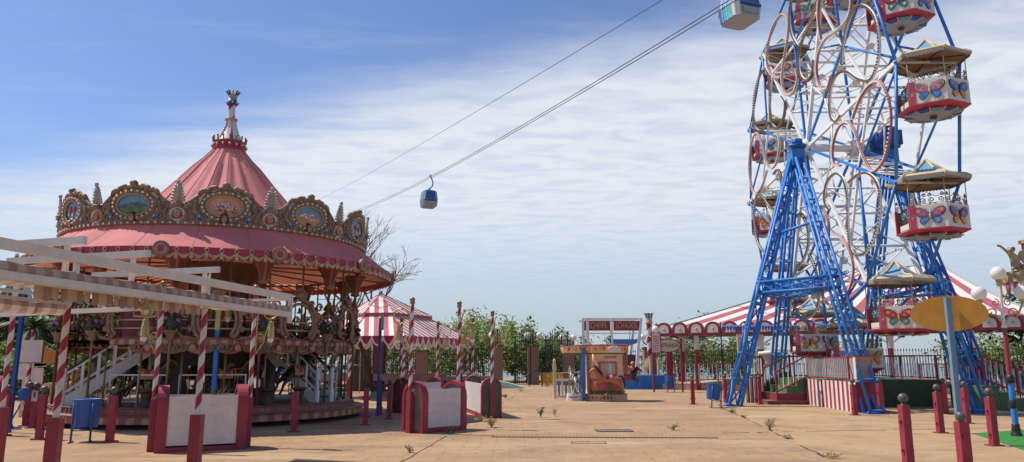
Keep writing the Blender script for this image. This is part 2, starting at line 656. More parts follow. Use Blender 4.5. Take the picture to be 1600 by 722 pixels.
zc = mth('MAXIMUM', sep.outputs['Z'], .012)
ppx = mth('DIVIDE', sep.outputs['X'], zc)
ppy = mth('DIVIDE', sep.outputs['Y'], zc)
cmb = N.new('ShaderNodeCombineXYZ')
L.new(ppx, cmb.inputs[0])
L.new(ppy, cmb.inputs[1])

def cnoise(rot, sx, sy, det, rough=.55, dist=0.0):
    mp = N.new('ShaderNodeMapping')
    mp.inputs['Rotation'].default_value = (0, 0, rot)
    mp.inputs['Scale'].default_value = (sx, sy, 1)
    L.new(cmb.outputs[0], mp.inputs[0])
    n = N.new('ShaderNodeTexNoise')
    n.inputs['Scale'].default_value = 1
    n.inputs['Detail'].default_value = det
    n.inputs['Roughness'].default_value = rough
    n.inputs['Distortion'].default_value = dist
    L.new(mp.outputs[0], n.inputs['Vector'])
    return n.outputs['Fac']

big = cnoise(R(27), .35, 1.1, 7, .6, .4)          # long streaks along the front of the cloud sheet
rip = cnoise(R(24), 3.6, 6.2, 2.5, .5, .6)           # altocumulus ripples
fine = cnoise(R(-15), 5.0, 8.0, 4, .6, .4)
edge = mth('ADD', mth('MULTIPLY_ADD', ppx, .50, ppy), mth('MULTIPLY_ADD', big, 2.0, -1.0))
sheet = rng(edge, 1.9, 3.1)
rp = mth('MULTIPLY_ADD', fine, .3, mth('MULTIPLY', rip, .85))
holes = rng(rp, .42, .66, .78, 1.0)
amount = mth('MULTIPLY', sheet, holes)
wisp = mth('MULTIPLY', rng(cnoise(R(-38), .7, 2.6, 8, .65, .8), .5, .78), .16)
amount = mth('MAXIMUM', amount, wisp)
far = rng(sep.outputs['Z'], .03, .24, .22, 1.0)      # the sheet thins to haze low down
amount = mth('MULTIPLY', mth('MULTIPLY', amount, far), .93)
mixc = N.new('ShaderNodeMix')
mixc.data_type = 'RGBA'
L.new(amount, mixc.inputs['Factor'])
gain = N.new('ShaderNodeMix')
gain.data_type = 'RGBA'
gain.blend_type = 'MULTIPLY'
gain.inputs['Factor'].default_value = 1
L.new(sk.outputs[0], gain.inputs['A'])
gain.inputs['B'].default_value = (.56, .61, .73, 1)
lowh = N.new('ShaderNodeMix')
lowh.data_type = 'RGBA'
L.new(rng(sep.outputs['Z'], .0, .30, .85, .0), lowh.inputs['Factor'])
L.new(gain.outputs['Result'], lowh.inputs['A'])
lowh.inputs['B'].default_value = (2.2, 2.78, 3.2, 1)
L.new(lowh.outputs['Result'], mixc.inputs['A'])
mixc.inputs['B'].default_value = (4.45, 4.65, 4.95, 1)
L.new(mixc.outputs['Result'], bg.inputs['Color'])
SC.view_settings.view_transform = 'Standard'
SC.view_settings.look = 'None'
SC.view_settings.gamma = 1
SC.view_settings.exposure = .40
SC.view_settings.use_curve_mapping = False
SC.cycles.max_bounces = 8
SC.cycles.use_denoising = True

# ------------------------------------------------------------------ ground and sea
mb = MB()
mb.add([(-90, -30, 0), (90, -30, 0), (90, 82, 0), (-90, 82, 0)], [(0, 1, 2, 3)], ground_mat())
tag(mb.build('ground'), kind='structure')
seam = M('sea_water', (.10, .17, .22), .35, .08, .01)
mb = MB()
mb.add([(-15000, 60, -22), (15000, 60, -22), (15000, 25000, -22), (-15000, 25000, -22)], [(0, 1, 2, 3)], seam)
tag(mb.build('sea'), kind='structure')
scrub = M('scrub_slope', (.12, .12, .06), .9, .4, .3, bump=.5)
mb = MB()
mb.add([(-90, 82, -.01), (90, 82, -.01), (140, 150, -22.5), (-140, 150, -22.5)], [(0, 1, 2, 3)], scrub)
tag(mb.build('terrain'), kind='structure')

# drain channel, covers, expansion joint
gratem = M('grate_metal', (.14, .12, .10), .6, .2, 8, metal=.3)
slotm = M('slot_shade_joint_dark', (.015, .013, .012), .9, .1, 5)  # near-black: painted shade for drain slots, own dark colour of joints and frame
a, b = G(768, 683), G(1122, 684.5)
t = thing('drain_channel', 'long slotted drain channel running across the terracotta paving', 'drain', (a + b) / 2, math.atan2(b.y - a.y, b.x - a.x))
ln = (b - a).length
mb = MB(); mb.box((0, 0, .004), (ln, .17, .008), gratem); mb.build('grate', t)
mb = MB()
for i in range(int(ln / .085)):
    mb.box((-ln / 2 + .05 + i * .085, 0, .0095), (.045, .12, .004), slotm)  # dark bars on the grate paint the shade of its openings
mb.build('slots', t)
p = G(959, 673.5)
t = thing('manhole_cover', 'rusty rectangular manhole cover set in the paving beyond the drain', 'manhole cover', p)
mb = MB(); mb.box((0, 0, .006), (.80, .42, .012), M('cover_rust', (.20, .12, .08), .7, .2, 9, bump=.4)); mb.build('cover', t)
mb = MB()
for sx, sy, w, h in ((0, .235, .9, .03), (0, -.235, .9, .03), (.43, 0, .03, .44), (-.43, 0, .03, .44)):
    mb.box((sx, sy, .01), (w, h, .02), gratem)
mb.build('frame', t)
p = G(920, 692)
t = thing('inspection_cover', 'paved inspection cover outlined by a thin dark frame near the drain', 'inspection cover', p)
mb = MB()
for sx, sy, w, h in ((0, .15, .72, .02), (0, -.15, .72, .02), (.35, 0, .02, .3), (-.35, 0, .02, .3), (0, .22, .02, .12)):
    mb.box((sx, sy, .004), (w, h, .008), slotm)
mb.build('frame', t)
mb = MB()
q = [G(1127, 636), G(1305, 722), G(1420, 790), V((30, 9, 0)), V((60, 9, 0)), V((60, 29.5, 0))]
mb.add([V((p.x, p.y, .004)) for p in q], [tuple(range(len(q)))], ground_mat(True))
tag(mb.build('paving'), kind='structure')
for (a, b, lab) in ((G(1127, 636), G(1305, 722), 'dark weedy joint where pavers meet the smooth paving by the wheel'), (G(1130, 677), G(1600, 668), 'thin joint crossing the smooth paving before the wheel')):
    mb = MB()
    pts = [a.lerp(b, i / 50) + V((rnd.uniform(-.04, .04), rnd.uniform(-.02, .02), .006)) for i in range(51)]
    for i in range(50):
        if rnd.random() < .8:
            mb.bar(pts[i], pts[i + 1], .012 + rnd.random() * .035, slotm, h=.004)
    tag(mb.build('paving_joint'), lab, 'paving joint')
a, b = G(628, 722), G(806, 618)
mb = MB()
pts = [a.lerp(b, i / 40) + V((rnd.uniform(-.03, .03), 0, .003)) for i in range(41)]
for i in range(40):
    mb.bar(pts[i], pts[i + 1], .012 + rnd.random() * .02, slotm, h=.004) if rnd.random() < .72 else None
tag(mb.build('paving_joint'), 'dark diagonal joint with sprouting weeds across the paving', 'paving joint')

def weed(px, py, h, w, mat, n, label):
    p = G(px, py)
    t = thing('weed', label, 'weed', p, group='weeds growing out of the paving')
    m = MB()
    for i in range(n):
        a = rnd.uniform(0, 2 * pi)
        l = rnd.uniform(.35, 1)
        top = V((math.cos(a) * w * l, math.sin(a) * w * l, h * rnd.uniform(.35, 1)))
        mid = V((top.x * .35, top.y * .35, top.z * .6))
        m.tube([(0, 0, 0), mid, top], [.006, .005, .002], mat, 4, caps=False)
        for k in range(3):
            q = mid.lerp(top, rnd.random())
            d = V((rnd.uniform(-1, 1), rnd.uniform(-1, 1), rnd.uniform(-.3, 1))).normalized()
            e = d.orthogonal().normalized()
            s = .035
            m.add([q, q + d * s + e * s * .4, q + d * 2 * s, q + d * s - e * s * .4], [(0, 1, 2, 3)], mat)
    m.build('stems', t)
    return t
for w_ in ((768, 668, .28, .26, dry, 34, 'spiky dry weed at the left end of the drain'),
           (845, 652, .34, .15, weedg, 22, 'upright tuft of weed in the open paving before the kiosk'),
           (867, 651, .30, .09, dry, 9, 'thin single weed just beside the taller tuft'),
           (1203, 672, .30, .2, dry, 20, 'sprawling dry weed between the drain and the tower foot'),
           (1052, 672, .16, .2, weedg, 12, 'low green weed right of the manhole cover'),
           (1298, 633, .16, .14, weedg, 10, 'small weed before the striped apron'),
           (790, 622, .2, .25, weedg, 16, 'clump of weeds at the far end of the paving joint'),
           (752, 658, .14, .2, dry, 14, 'flattened dry weed at the foot of the green gate'),
           (640, 707, .12, .15, weedg, 9, 'tiny weed at the near end of the paving joint'),
           (1127, 640, .22, .16, dry, 12, 'dry weed against the lattice tower foot'),
           (1143, 645, .12, .22, weedg, 14, 'green weed sprouting in the joint just below the lattice foot'),
           (1163, 653, .08, .12, weedg, 8, 'small weed halfway along the joint right of the lattice foot'),
           (1232, 686, .08, .14, dry, 9, 'tiny dry weed low in the joint of the smooth paving'),
           (700, 676, .1, .2, weedg, 9, 'weed by the base of the middle white barrier'),
           (815, 612, .15, .3, dry, 16, 'dry weeds on the far paving beside the green gate'),
           (855, 604, .16, .4, dry, 20, 'dry weeds before the yellow barrier'),
           (1300, 716, .1, .3, dry, 16, 'scattered dry weed near the bottom of the plaza')):
    weed(*w_)

# ------------------------------------------------------------------ vegetation
def leafcloud(m, clumps, n, size, mats, flat=.5):
    for i in range(n):
        c, r, sz = clumps[rnd.randrange(len(clumps))]
        d = V((rnd.gauss(0, 1), rnd.gauss(0, 1), rnd.gauss(0, 1))).normalized() * r * (rnd.random() ** .4)
        p = V(c) + V((d.x, d.y, d.z * sz))
        u = V((rnd.gauss(0, 1), rnd.gauss(0, 1), rnd.gauss(0, 1) * flat)).normalized()
        v = u.cross(V((rnd.gauss(0, 1), rnd.gauss(0, 1), rnd.gauss(0, 1)))).normalized()
        s = size * rnd.uniform(.5, 1.3)
        m.add([p - u * s, p - v * s * .5, p + u * s, p + v * s * .5], [(0, 1, 2, 3)], mats[rnd.randrange(len(mats))])

def tree(name, label, cat, loc, h, w, mats, n=2200, size=.13, bushy=False, group=None, barkm=None):
    t = thing(name, label, cat, loc, rnd.uniform(0, 6), group)
    m = MB()
    clumps = []
    barkm = barkm or barkg
    base = .05 * h if bushy else .35 * h
    m.tube([(0, 0, -.1), (.05 * w, 0, base), (0, .05 * w, h * .75)], [.05 + .016 * h, .04 + .012 * h, .02], barkm, 7)
    k = 20 if bushy else 12
    for i in range(k):
        a = 2 * pi * i / k * 2.4 + rnd.uniform(-.4, .4)
        z0 = base + (h * .6 - base) * rnd.random()
        z1 = min(h * .92, z0 + h * rnd.uniform(.06, .36))
        rr = w / 2 * rnd.uniform(.35, 1) * (1.1 - .55 * (z1 / h) ** 2)
        q = V((math.cos(a) * rr, math.sin(a) * rr, z1))
        m.tube([(0, 0, z0), q * .5 + V((0, 0, z0 * .5 + .05 * h)), q], [.014 * h * .6 + .01, .02, .008], barkm, 5)
        clumps.append((q, w * rnd.uniform(.14, .25), rnd.uniform(.6, 1.2)))
        clumps.append((q * .62 + V((0, 0, z0 * .35)), w * rnd.uniform(.1, .2), .8))
    for i in range(6):
        zt = h * rnd.uniform(.68, 1.0)
        q = V((rnd.uniform(-.34, .34) * w, rnd.uniform(-.34, .34) * w, zt))
        clumps.append((q, w * rnd.uniform(.05, .11), rnd.uniform(1.4, 2.4)))
        clumps.append((q - V((0, 0, h * .12)), w * .11, 1.4))
        m.tube([V((0, 0, h * .4)), q * .8, q + V((0, 0, .2))], [.03, .02, .006], barkm, 4, caps=False)
    m.build('trunk', t)
    c = MB()
    leafcloud(c, clumps, n, size, mats)
    c.build('crown', t)
    return t
lt = [leafA, leafA, leafB]
md = [leafA, leafB, leafB, leafC]
dk = [leafB, leafC, leafC]
def gy(px, Y):
    return V((ray(px, 500).x / ray(px, 560).y * Y, Y, 0))
for px, Y, h, w, ms, n, lab in (
        (612, 59, 4.4, 4.2, md, 1500, 'sparse tree showing under the striped marquee canopy beside the palm'),
        (640, 62, 3.6, 4.0, md, 1500, 'mid green tree behind the fence under the marquee corner'),
        (690, 58, 4.3, 4.6, lt, 2600, 'light green tree behind the fence right of the marquee'),
        (716, 56, 4.9, 4.2, lt, 2600, 'tall light green tree behind the striped poles'),
        (752, 60, 5.0, 5.0, lt, 2600, 'broad light green tree behind the green arched barrier'),
        (800, 58, 4.5, 4.2, lt, 2600, 'light green tree behind the open iron gate'),
        (822, 61, 4.9, 3.6, lt, 2200, 'narrow light green tree beside the brick pillar at the gate'),
        (852, 56, 4.2, 4.0, md, 2600, 'bushy mid green tree between the gate pillar and the kiosk'),
        (880, 60, 3.4, 4.5, dk, 2000, 'darker green tree behind the left side of the kiosk'),
        (926, 60, 3.3, 4.0, md, 1500, 'tree seen between the kiosk and the swing ride'),
        (1062, 62, 3.6, 5.0, md, 1900, 'grey green tree behind the round entrance sign'),
        (1108, 64, 4.5, 6.5, md, 2600, 'wide feathery tree under the big striped tent'),
        (1150, 66, 3.9, 5.0, md, 1900, 'feathery tree left of the lattice tower under the tent'),
        (1545, 50, 3.3, 5.0, lt, 1900, 'light green bush behind the fence at the lattice tower'),
        (1598, 50, 3.5, 5.0, md, 1900, 'green bush behind the fence right of the globe lamp')):
    tree('tree', lab, 'tree', gy(px, Y + 5.5), h * 1.06, w * 1.5, ms, int(n * 1.5), .15, True, 'trees behind the iron fence')
tree('tree', 'tall green tree showing behind the gilded cherub roof', 'tree', gy(1612, 42), 6.1, 4.2, md, 1700, .14, False, 'trees behind the iron fence')
# dark planting behind the left of the carousel
for px, Y, h, w, lab in ((-30, 40, 5.2, 7, 'dark evergreen tree at the far left behind the awning'),
                         (40, 42, 4.6, 6, 'dark evergreen tree behind the white notice boards'),
                         (110, 44, 5.6, 6, 'dark evergreen tree behind the stone balustrade'),
                         (180, 42, 5.0, 6, 'dark evergreen tree behind the left carousel stairs'),
                         (255, 46, 4.6, 7, 'dark evergreen tree hidden mostly by the carousel core'),
                         (470, 47, 4.4, 7, 'dark evergreen tree seen between the carousel and the marquee')):
    tree('evergreen_tree', lab, 'tree', gy(px, Y), h, w, dk, 2600, .2, True, 'dark trees behind the carousel')
for px, Y, w, lab in ((5, 34, 4.5, 'low green hedge bush behind the red arched barrier at far left'),
                      (75, 35, 4.2, 'low green hedge bush behind the blue oval sign post'),
                      (150, 36, 4.2, 'low green hedge bush behind the stone urn')):
    tree('hedge_bush', lab, 'bush', gy(px, Y), 2.3, w, [leafB, leafB, leafC], 2000, .13, True, 'hedge bushes behind the carousel')

def palm(px, Y, h, spread, lab, skirt=True, r=.24, n=26):
    t = thing('palm_tree', lab, 'palm tree', gy(px, Y), rnd.uniform(0, 6), 'palms behind the rides')
    m = MB()
    pr = [(0, 0)]
    k = 14
    vs = [(r * (1.25 - .35 * i / k) * (1 + .12 * (i % 2)), h * i / k) for i in range(k + 1)]
    m.lathe([(.01, -.05)] + vs + [(.01, h + .05)], palmbark, n=10)
    m.build('trunk', t)
    c = MB()
    for i in range(n):
        a = rnd.uniform(0, 2 * pi)
        up = rnd.uniform(-.9, 1.0)
        mat = palmleaf if up > -.25 else deadleaf
        pts, p, d = [], V((0, 0, h)), V((math.cos(a), math.sin(a), up)).normalized()
        L_ = spread * rnd.uniform(.7, 1.05)
        for s in range(8):
            pts.append(p.copy())
            p = p + d * (L_ / 7)
            d = (d + V((0, 0, -.2))).normalized()
        c.tube(pts, [.03, .028, .025, .02, .018, .014, .01, .004], mat, 4, caps=False)
        for s in range(1, 8):
            d = (pts[s] - pts[s - 1]).normalized()
            side = d.cross(V((0, 0, 1))).normalized()
            for u in range(4):
                q = pts[s - 1].lerp(pts[s], u / 4)
                for sg in (-1, 1):
                    e = (side * sg * .75 + d * .6 + V((0, 0, -.35))).normalized()
                    l = spread * .27 * (1 - .6 * abs(s / 7 - .45)) * rnd.uniform(.8, 1.1)
                    wv = d * .03
                    c.add([q - wv, q + wv, q + e * l], [(0, 1, 2)], mat)
    c.build('crown', t)
    if skirt:
        s_ = MB()
        for i in range(130):
            a = rnd.uniform(0, 2 * pi)
            z = h * rnd.uniform(.55, 1)
            rr = r * 1.1
            p = V((math.cos(a) * rr, math.sin(a) * rr, z))
            e = V((math.cos(a) * rnd.uniform(.1, .45), math.sin(a) * rnd.uniform(.1, .45), -rnd.uniform(.6, 1.4)))
            w_ = V((-math.sin(a), math.cos(a), 0)) * rnd.uniform(.02, .06)
            s_.add([p - w_, p + w_, p + e], [(0, 1, 2)], deadleaf)
        s_.build('dead_fronds', t)
    return t
palm(84, 40, 5.9, 2.2, 'palm with a pale trunk left of the carousel roof')
palm(12, 40, 6.1, 2.2, 'palm whose tip shows over the awning at far left')
palm(150, 47, 4.3, 2.4, 'shaggy palm behind the left carousel stairs')
palm(225, 45, 4.0, 2.2, 'shaggy palm in the dark behind the carousel middle')
palm(50, 38, 3.4, 2.2, 'low shaggy palm between the two awnings')
palm(562, 44, 3.5, 1.6, 'thick palm stump with hanging dead fronds under the marquee', True, .62, 18)

def bare(px, Y, h, lab, seed, sp):
    g = random.Random(seed)
    t = thing('bare_tree', lab, 'tree', gy(px, Y))
    m = MB()
    tw = MB()
    def grow(p, d, l, r, k):
        pts, rs = [p], [r]
        for s in range(3):
            d = (d + V((g.gauss(0, .16), g.gauss(0, .16), g.gauss(.03, .1)))).normalized()
            p = p + d * l / 3
            pts.append(p)
            rs.append(r * (1 - .13 * (s + 1)))
        (m if k > 3 else tw).tube(pts, rs, bark, 5 if k > 2 else 4, caps=False)
        if k == 0:
            return
        for i in range(2 if g.random() < .5 else 3):
            ax = V((g.gauss(0, 1), g.gauss(0, 1), g.gauss(0, .6)))
            grow(p, (d + ax.normalized() * sp).normalized(), l * g.uniform(.62, .86), r * .6, k - 1)
    grow(V((0, 0, -.1)), V((0, 0, 1)), h * .3, .17, 6)
    m.build('trunk', t)
    tw.build('branches', t)
bare(588, 38, 9.0, 'leafless grey tree rising behind the right side of the carousel', 17, .55)
bare(520, 42, 9.0, 'leafless tree seen through the carousel upper deck', 9, .6)

# ------------------------------------------------------------------ iron fence, pillars, lamps
def fence(a, b, h, label, step=.15, spear=True, r=.016):
    a, b = V(a), V(b)
    t = thing('iron_fence', label, 'fence', a, math.atan2((b - a).y, (b - a).x), 'black iron fence round the fairground')
    ln = (b - a).length
    m = MB()
    for z in (.25, h - .35):
        m.box((ln / 2, 0, z), (ln, .05, .05), iron)
    m.build('rails', t)
    m = MB()
    for i in range(int(ln / step) + 1):
        x = i * step
        m.box((x, 0, h / 2), (r * 2, r * 2, h), iron)
        m.lathe([(.04, 0), (.045, .05), (.002, .19)], iron, (x, 0, h), 4, smooth=False)
    m.build('bars', t)
    return t
fy = 57.0
fx = lambda px: gy(px, fy)
fence(fx(600), fx(652), 2.6, 'black iron fence behind the marquee')
fence(fx(668), fx(768), 2.6, 'black iron fence between the first two brick pillars')
fence(fx(842), fx(884), 2.4, 'black iron fence between the gate pillar and the kiosk')
fence(V((9.5, 62, 0)), V((24, 60, 0)), 2.5, 'black iron fence beneath the big striped tent')
fence(V((24.2, 60, 0)), V((38, 49, 0)), 2.5, 'black iron fence behind the right side of the wheel', .2)
wallc = MB()
wallc.box((0, 0, .3), ((fx(768) - fx(600)).x, .3, .6), stonelt)
tw_ = wallc.build('low_wall')
tw_.location = (fx(600) + fx(768)) / 2 + V((0, .4, 0))
tag(tw_, 'low pale stone wall at the foot of the left iron fence', 'wall')
def pillar(px, top, label, lamps=2, Y=fy, w=.85, lamp=True, hh=None):
    p = gy(px, Y)
    h = hh or A(px, top, Y).z
    t = thing('brick_pillar', label, 'pillar', p, 0, 'brick gate pillars')
    m = MB(); m.box((0, 0, h / 2), (w, w, h), brickm); m.build('shaft', t)
    m = MB(); m.box((0, 0, h + .06), (w + .12, w + .12, .12), brownpanel); m.build('cap', t)
    if lamp:
        l = thing('pillar_lamp', 'black twin globe lamp on the ' + label.replace('brown brick ', ''), 'lamp', p + V((0, 0, h + .12)), 0, 'twin globe lamps on the brick pillars')
        m = MB()
        m.tube([(0, 0, 0), (0, 0, 1.05)], .05, iron, 6)
        m.sphere((0, 0, 1.1), .1, iron, 8, 5)
        for s in (-1, 1):
            m.tube([(0, 0, .25), (s * .25, 0, .2), (s * .45, 0, .33), (s * .45, 0, .5)], .035, iron, 5)
        m.build('bracket', l)
        for s in (-1, 1):
            m = MB(); m.sphere((s * .45, 0, .72), .24, globe, 12, 8); m.build('globe', l)
pillar(660, 550, 'brown brick pillar beneath the marquee corner', lamp=False)
pillar(777, 541, 'brown brick pillar left of the open gate')
pillar(833, 542, 'brown brick pillar between gate and fence', Y=56)
pillar(887, 546, 'dark brick pillar beside the kiosk', Y=55)
pillar(1015, 545, 'brick pillar behind the round entrance sign', Y=55, w=.9)
def gate(px0, px1, Y, label):
    a, b = gy(px0, Y), gy(px1, Y - .4)
    t = thing('iron_gate', label, 'gate', a, math.atan2((b - a).y, (b - a).x), 'open iron gates')
    ln = (b - a).length
    m = MB()
    for z in (.2, 1.3, 3.2):
        m.box((ln / 2, 0, z), (ln, .06, .06), iron)
    for x in (0, ln):
        m.box((x, 0, 1.8), (.08, .08, 3.6), iron)
    m.build('frame', t)
    m = MB()
    k = int(ln / .17)
    for i in range(1, k):
        x = ln * i / k
        hh = 3.2 + .7 * math.sin(pi * i / k)
        m.box((x, 0, hh / 2), (.035, .035, hh), iron)
        m.lathe([(.045, 0), (.002, .2)], iron, (x, 0, hh), 4, smooth=False)
    m.build('bars', t)
gate(805, 829, 56, 'tall black iron gate leaf left of the brick pillar')
gate(853, 878, 55, 'tall black iron gate leaf right of the brick pillar')
p = gy(862, 53)
t = thing('yellow_barrier', 'yellow slatted barrier beyond the gate beside the kiosk', 'barrier', p)
m = MB()
for i in range(12):
    m.box((-.75 + i * .135, 0, .55), (.11, .03, .75), yellow)
m.build('slats', t)
m = MB()
m.box((0, .04, .35), (1.75, .04, .08), wooddk); m.box((0, .04, .8), (1.75, .04, .08), wooddk)
m.build('rails', t)
t = thing('ramp_handrail', 'dark sloping handrail in front of the open gate', 'handrail', gy(818, 52))
m = MB()
for dy in (0, .8):
    m.tube([(-1.2, dy, .1), (1.4, dy, 1.3)], .035, iron, 6)
    for x in (-.6, .4, 1.3):
        m.tube([(x, dy, 0), (x, dy, .1 + (x + 1.2) * .46)], .03, iron, 6)
m.build('rails', t)
t = thing('teal_slide', 'pale teal wedge of a slide lying on the far paving', 'slide', gy(798, 49))
m = MB()
m.prism([(-.9, 0), (1.1, 0), (-.2, .36), (-.9, .5)], 1.2, tealpale, (0, .6, 0))
m.build('wedge', t)
m = MB(); m.box((-.95, 0, .28), (.08, 1.3, .56), teal); m.build('end_board', t)
# ------------------------------------------------------------------ bollards and bins
def bollard_proto(withball, name='bollard'):
    t = thing(name, '', 'bollard', (0, 0, 0), 0, 'red square bollards round the rides')
    m = MB()
    m.box((0, 0, .475), (.135, .135, .95), red)
    m.box((0, 0, .015), (.27, .22, .03), red)
    m.build('post', t)
    m = MB()
    for z in (.22, .68):
        for a in (0, pi):
            m.box((math.cos(a) * .08, 0, z), (.05, .035, .05), red)
    m.build('chain_lugs', t)
    if withball:
        m = MB()
        m.lathe([(.05, .95), (.05, .965), (.02, .975), (.02, 1.0)], ball, n=10)
        m.sphere((0, 0, 1.065), .078, ball, 14, 9)
        m.build('ball_finial', t)
    return t
pb, pn = bollard_proto(True), bollard_proto(False)
first = {True: True, False: True}
for px, py, wb, rz, lab in (
        (5, 681, True, .1, 'red bollard at the left edge in front of the blue pole'),
        (61, 687, True, .15, 'red bollard left of the striped awning pole, nearest of its cluster'),
        (40, 666, True, .0, 'red bollard behind the small dog sign post, left of a pair'),
        (50, 669, True, .3, 'red bollard with a small white sign on its front'),
        (171, 691, True, .1, 'red bollard with grey ball beside the blue bin and stairs'),
        (459, 675, False, .0, 'plain red bollard without ball in front of the carousel platform'),
        (571, 664, False, .1, 'plain red bollard right of the carousel platform rim'),
        (593, 648, True, .2, 'red bollard touching the slim blue post by the marquee'),
        (608, 655, True, .0, 'red bollard with ball left of the small blue bin'),
        (1083, 632, True, .0, 'lone red bollard standing left of the tilted blue bin'),
        (1134, 628, True, .1, 'red bollard just behind the blue lattice foot'),
        (1470, 677, True, .1, 'red bollard in the middle of the right group, left of the sign post'),
        (1478, 647, True, .0, 'red bollard half hidden behind the oval sign post'),
        (1512, 662, True, .1, 'red bollard directly behind the sign post base'),
        (1554, 697, True, .12, 'red bollard standing on the edge of the green turf'),
        (1420, 726, True, .1, 'nearest red bollard with grey ball, cut by the bottom edge'),
        (1336, 649, True, .1, 'red bollard left of the near lattice foot'),
        (1377, 647, True, .1, 'red bollard right of the near lattice foot'),
        (1242, 631, True, .0, 'red bollard at the right side of the green steps'),
        (1188, 632, True, .0, 'red bollard at the left side of the green steps')):
    p = G(px, py)
    src = pb if wb else pn
    if first[wb]:
        src.matrix_basis = Matrix.Translation(p) @ Matrix.Rotation(rz, 4, 'Z')
        src['label'] = lab
        first[wb] = False
    else:
        c_ = copy_thing(src, p, rz, lab)
        if '50' == str(px):
            signed = c_
m = MB()
m.box((0, -.08, .80), (.13, .012, .26), boardw)
m.box((0, -.088, .82), (.03, .008, .12), black)
m.sphere((0, -.088, .89), .022, black, 8, 5, (1, .3, 1))
so_ = m.build('small_sign', signed)

def bin_proto():
    t = thing('litter_bin', '', 'litter bin', (0, 0, 0), 0, 'blue litter bins')
    m = MB()
    m.lathe([(.01, .30), (.225, .30), (.24, .33), (.262, .86), (.272, .875), (.262, .885), (.246, .87), (.225, .36), (.01, .36)], bluebin, n=28)
    m.build('drum', t)
    m = MB()
    for s in (-1, 1):
        m.tube([(s * .18, -.26, 0), (s * .18, -.262, .80)], .022, bluedk, 6)
        m.tube([(s * .18, -.40, .012), (s * .18, -.10, .012)], .02, bluedk, 6)
        m.tube([(s * .18, -.26, .28), (s * .1, .12, .29)], .014, bluedk, 6)
    m.tube([(-.18, -.26, .25), (.18, -.26, .25)], .014, bluedk, 6)
    m.build('stand', t)
    return t
b0 = bin_proto()
for i, (px, py, rz, lab) in enumerate(((131, 690, .25, 'blue drum litter bin in front of the left carousel stairs'),
                                      (620, 643, .1, 'blue litter bin half hidden behind the white panelled barrier'),
                                      (1047, 613, .0, 'small blue litter bin beside the round entrance sign'),
                                      (1114, 637, .2, 'tilted blue litter bin beside the lattice tower foot'))):
    if i == 0:
        b0.matrix_basis = Matrix.Translation(G(px, py)) @ Matrix.Rotation(rz, 4, 'Z')
        b0['label'] = lab
        o = b0
    else:
        o = copy_thing(b0, G(px, py), rz, lab)
    if i == 3:
        o.matrix_basis = o.matrix_basis @ Matrix.Rotation(.09, 4, 'Y')

# ------------------------------------------------------------------ planter barriers with striped poles
def lamp_arm(parent, p, d, h, flip=1):
    """scrolled brass arm with a bell lamp on a pole at p, reaching along d"""
    d = V(d).normalized()
    up = V((0, 0, 1))
    base = V(p) + up * h
    f = MB()
    c = base + d * .27 + up * .42
    arc = [base - up * .45 + d * .06, base - up * .2 + d * .05, base + up * .22 + d * .06]
    arc += [c + d * .20 * math.cos(a) + up * .22 * math.sin(a) for a in [pi - i * pi / 8 for i in range(9)]]
    arc += [c + d * .20 * math.cos(-i * .5) * (1 - i * .1) + up * .22 * math.sin(-i * .5) * (1 - i * .1) for i in range(1, 8)]
    f.tube(arc, .015, brass, 6)
    f.tube(spiral(base + d * .12 - up * .1, .09, .02, 1.3, -pi / 2, d, up), .012, brass, 5)
    f.tube([base - up * .45 + d * .05, base - up * .22 + d * .2, base + up * .2 + d * .30, base + up * .3 + d * .34], .013, brass, 5)
    a_ = f.build('lamp_arm', parent, True)
    g = MB()
    q = base + d * .34 + up * .02
    g.lathe([(.01, .22), (.03, .20), (.045, .17), (.05, .1), (.058, .09), (.058, .0), (.066, -.09), (.075, -.12), (.06, -.13)], brass, q, 14)
    hood = g.build('bell_hood', None)
    me = hood.data
    me.transform(parent_inv(parent))
    hood.parent = a_
    g = MB(); g.sphere(q - up * .17, .062, globe, 12, 8)
    gl = g.build('globe', None)
    gl.data.transform(parent_inv(parent))
    gl.parent = a_

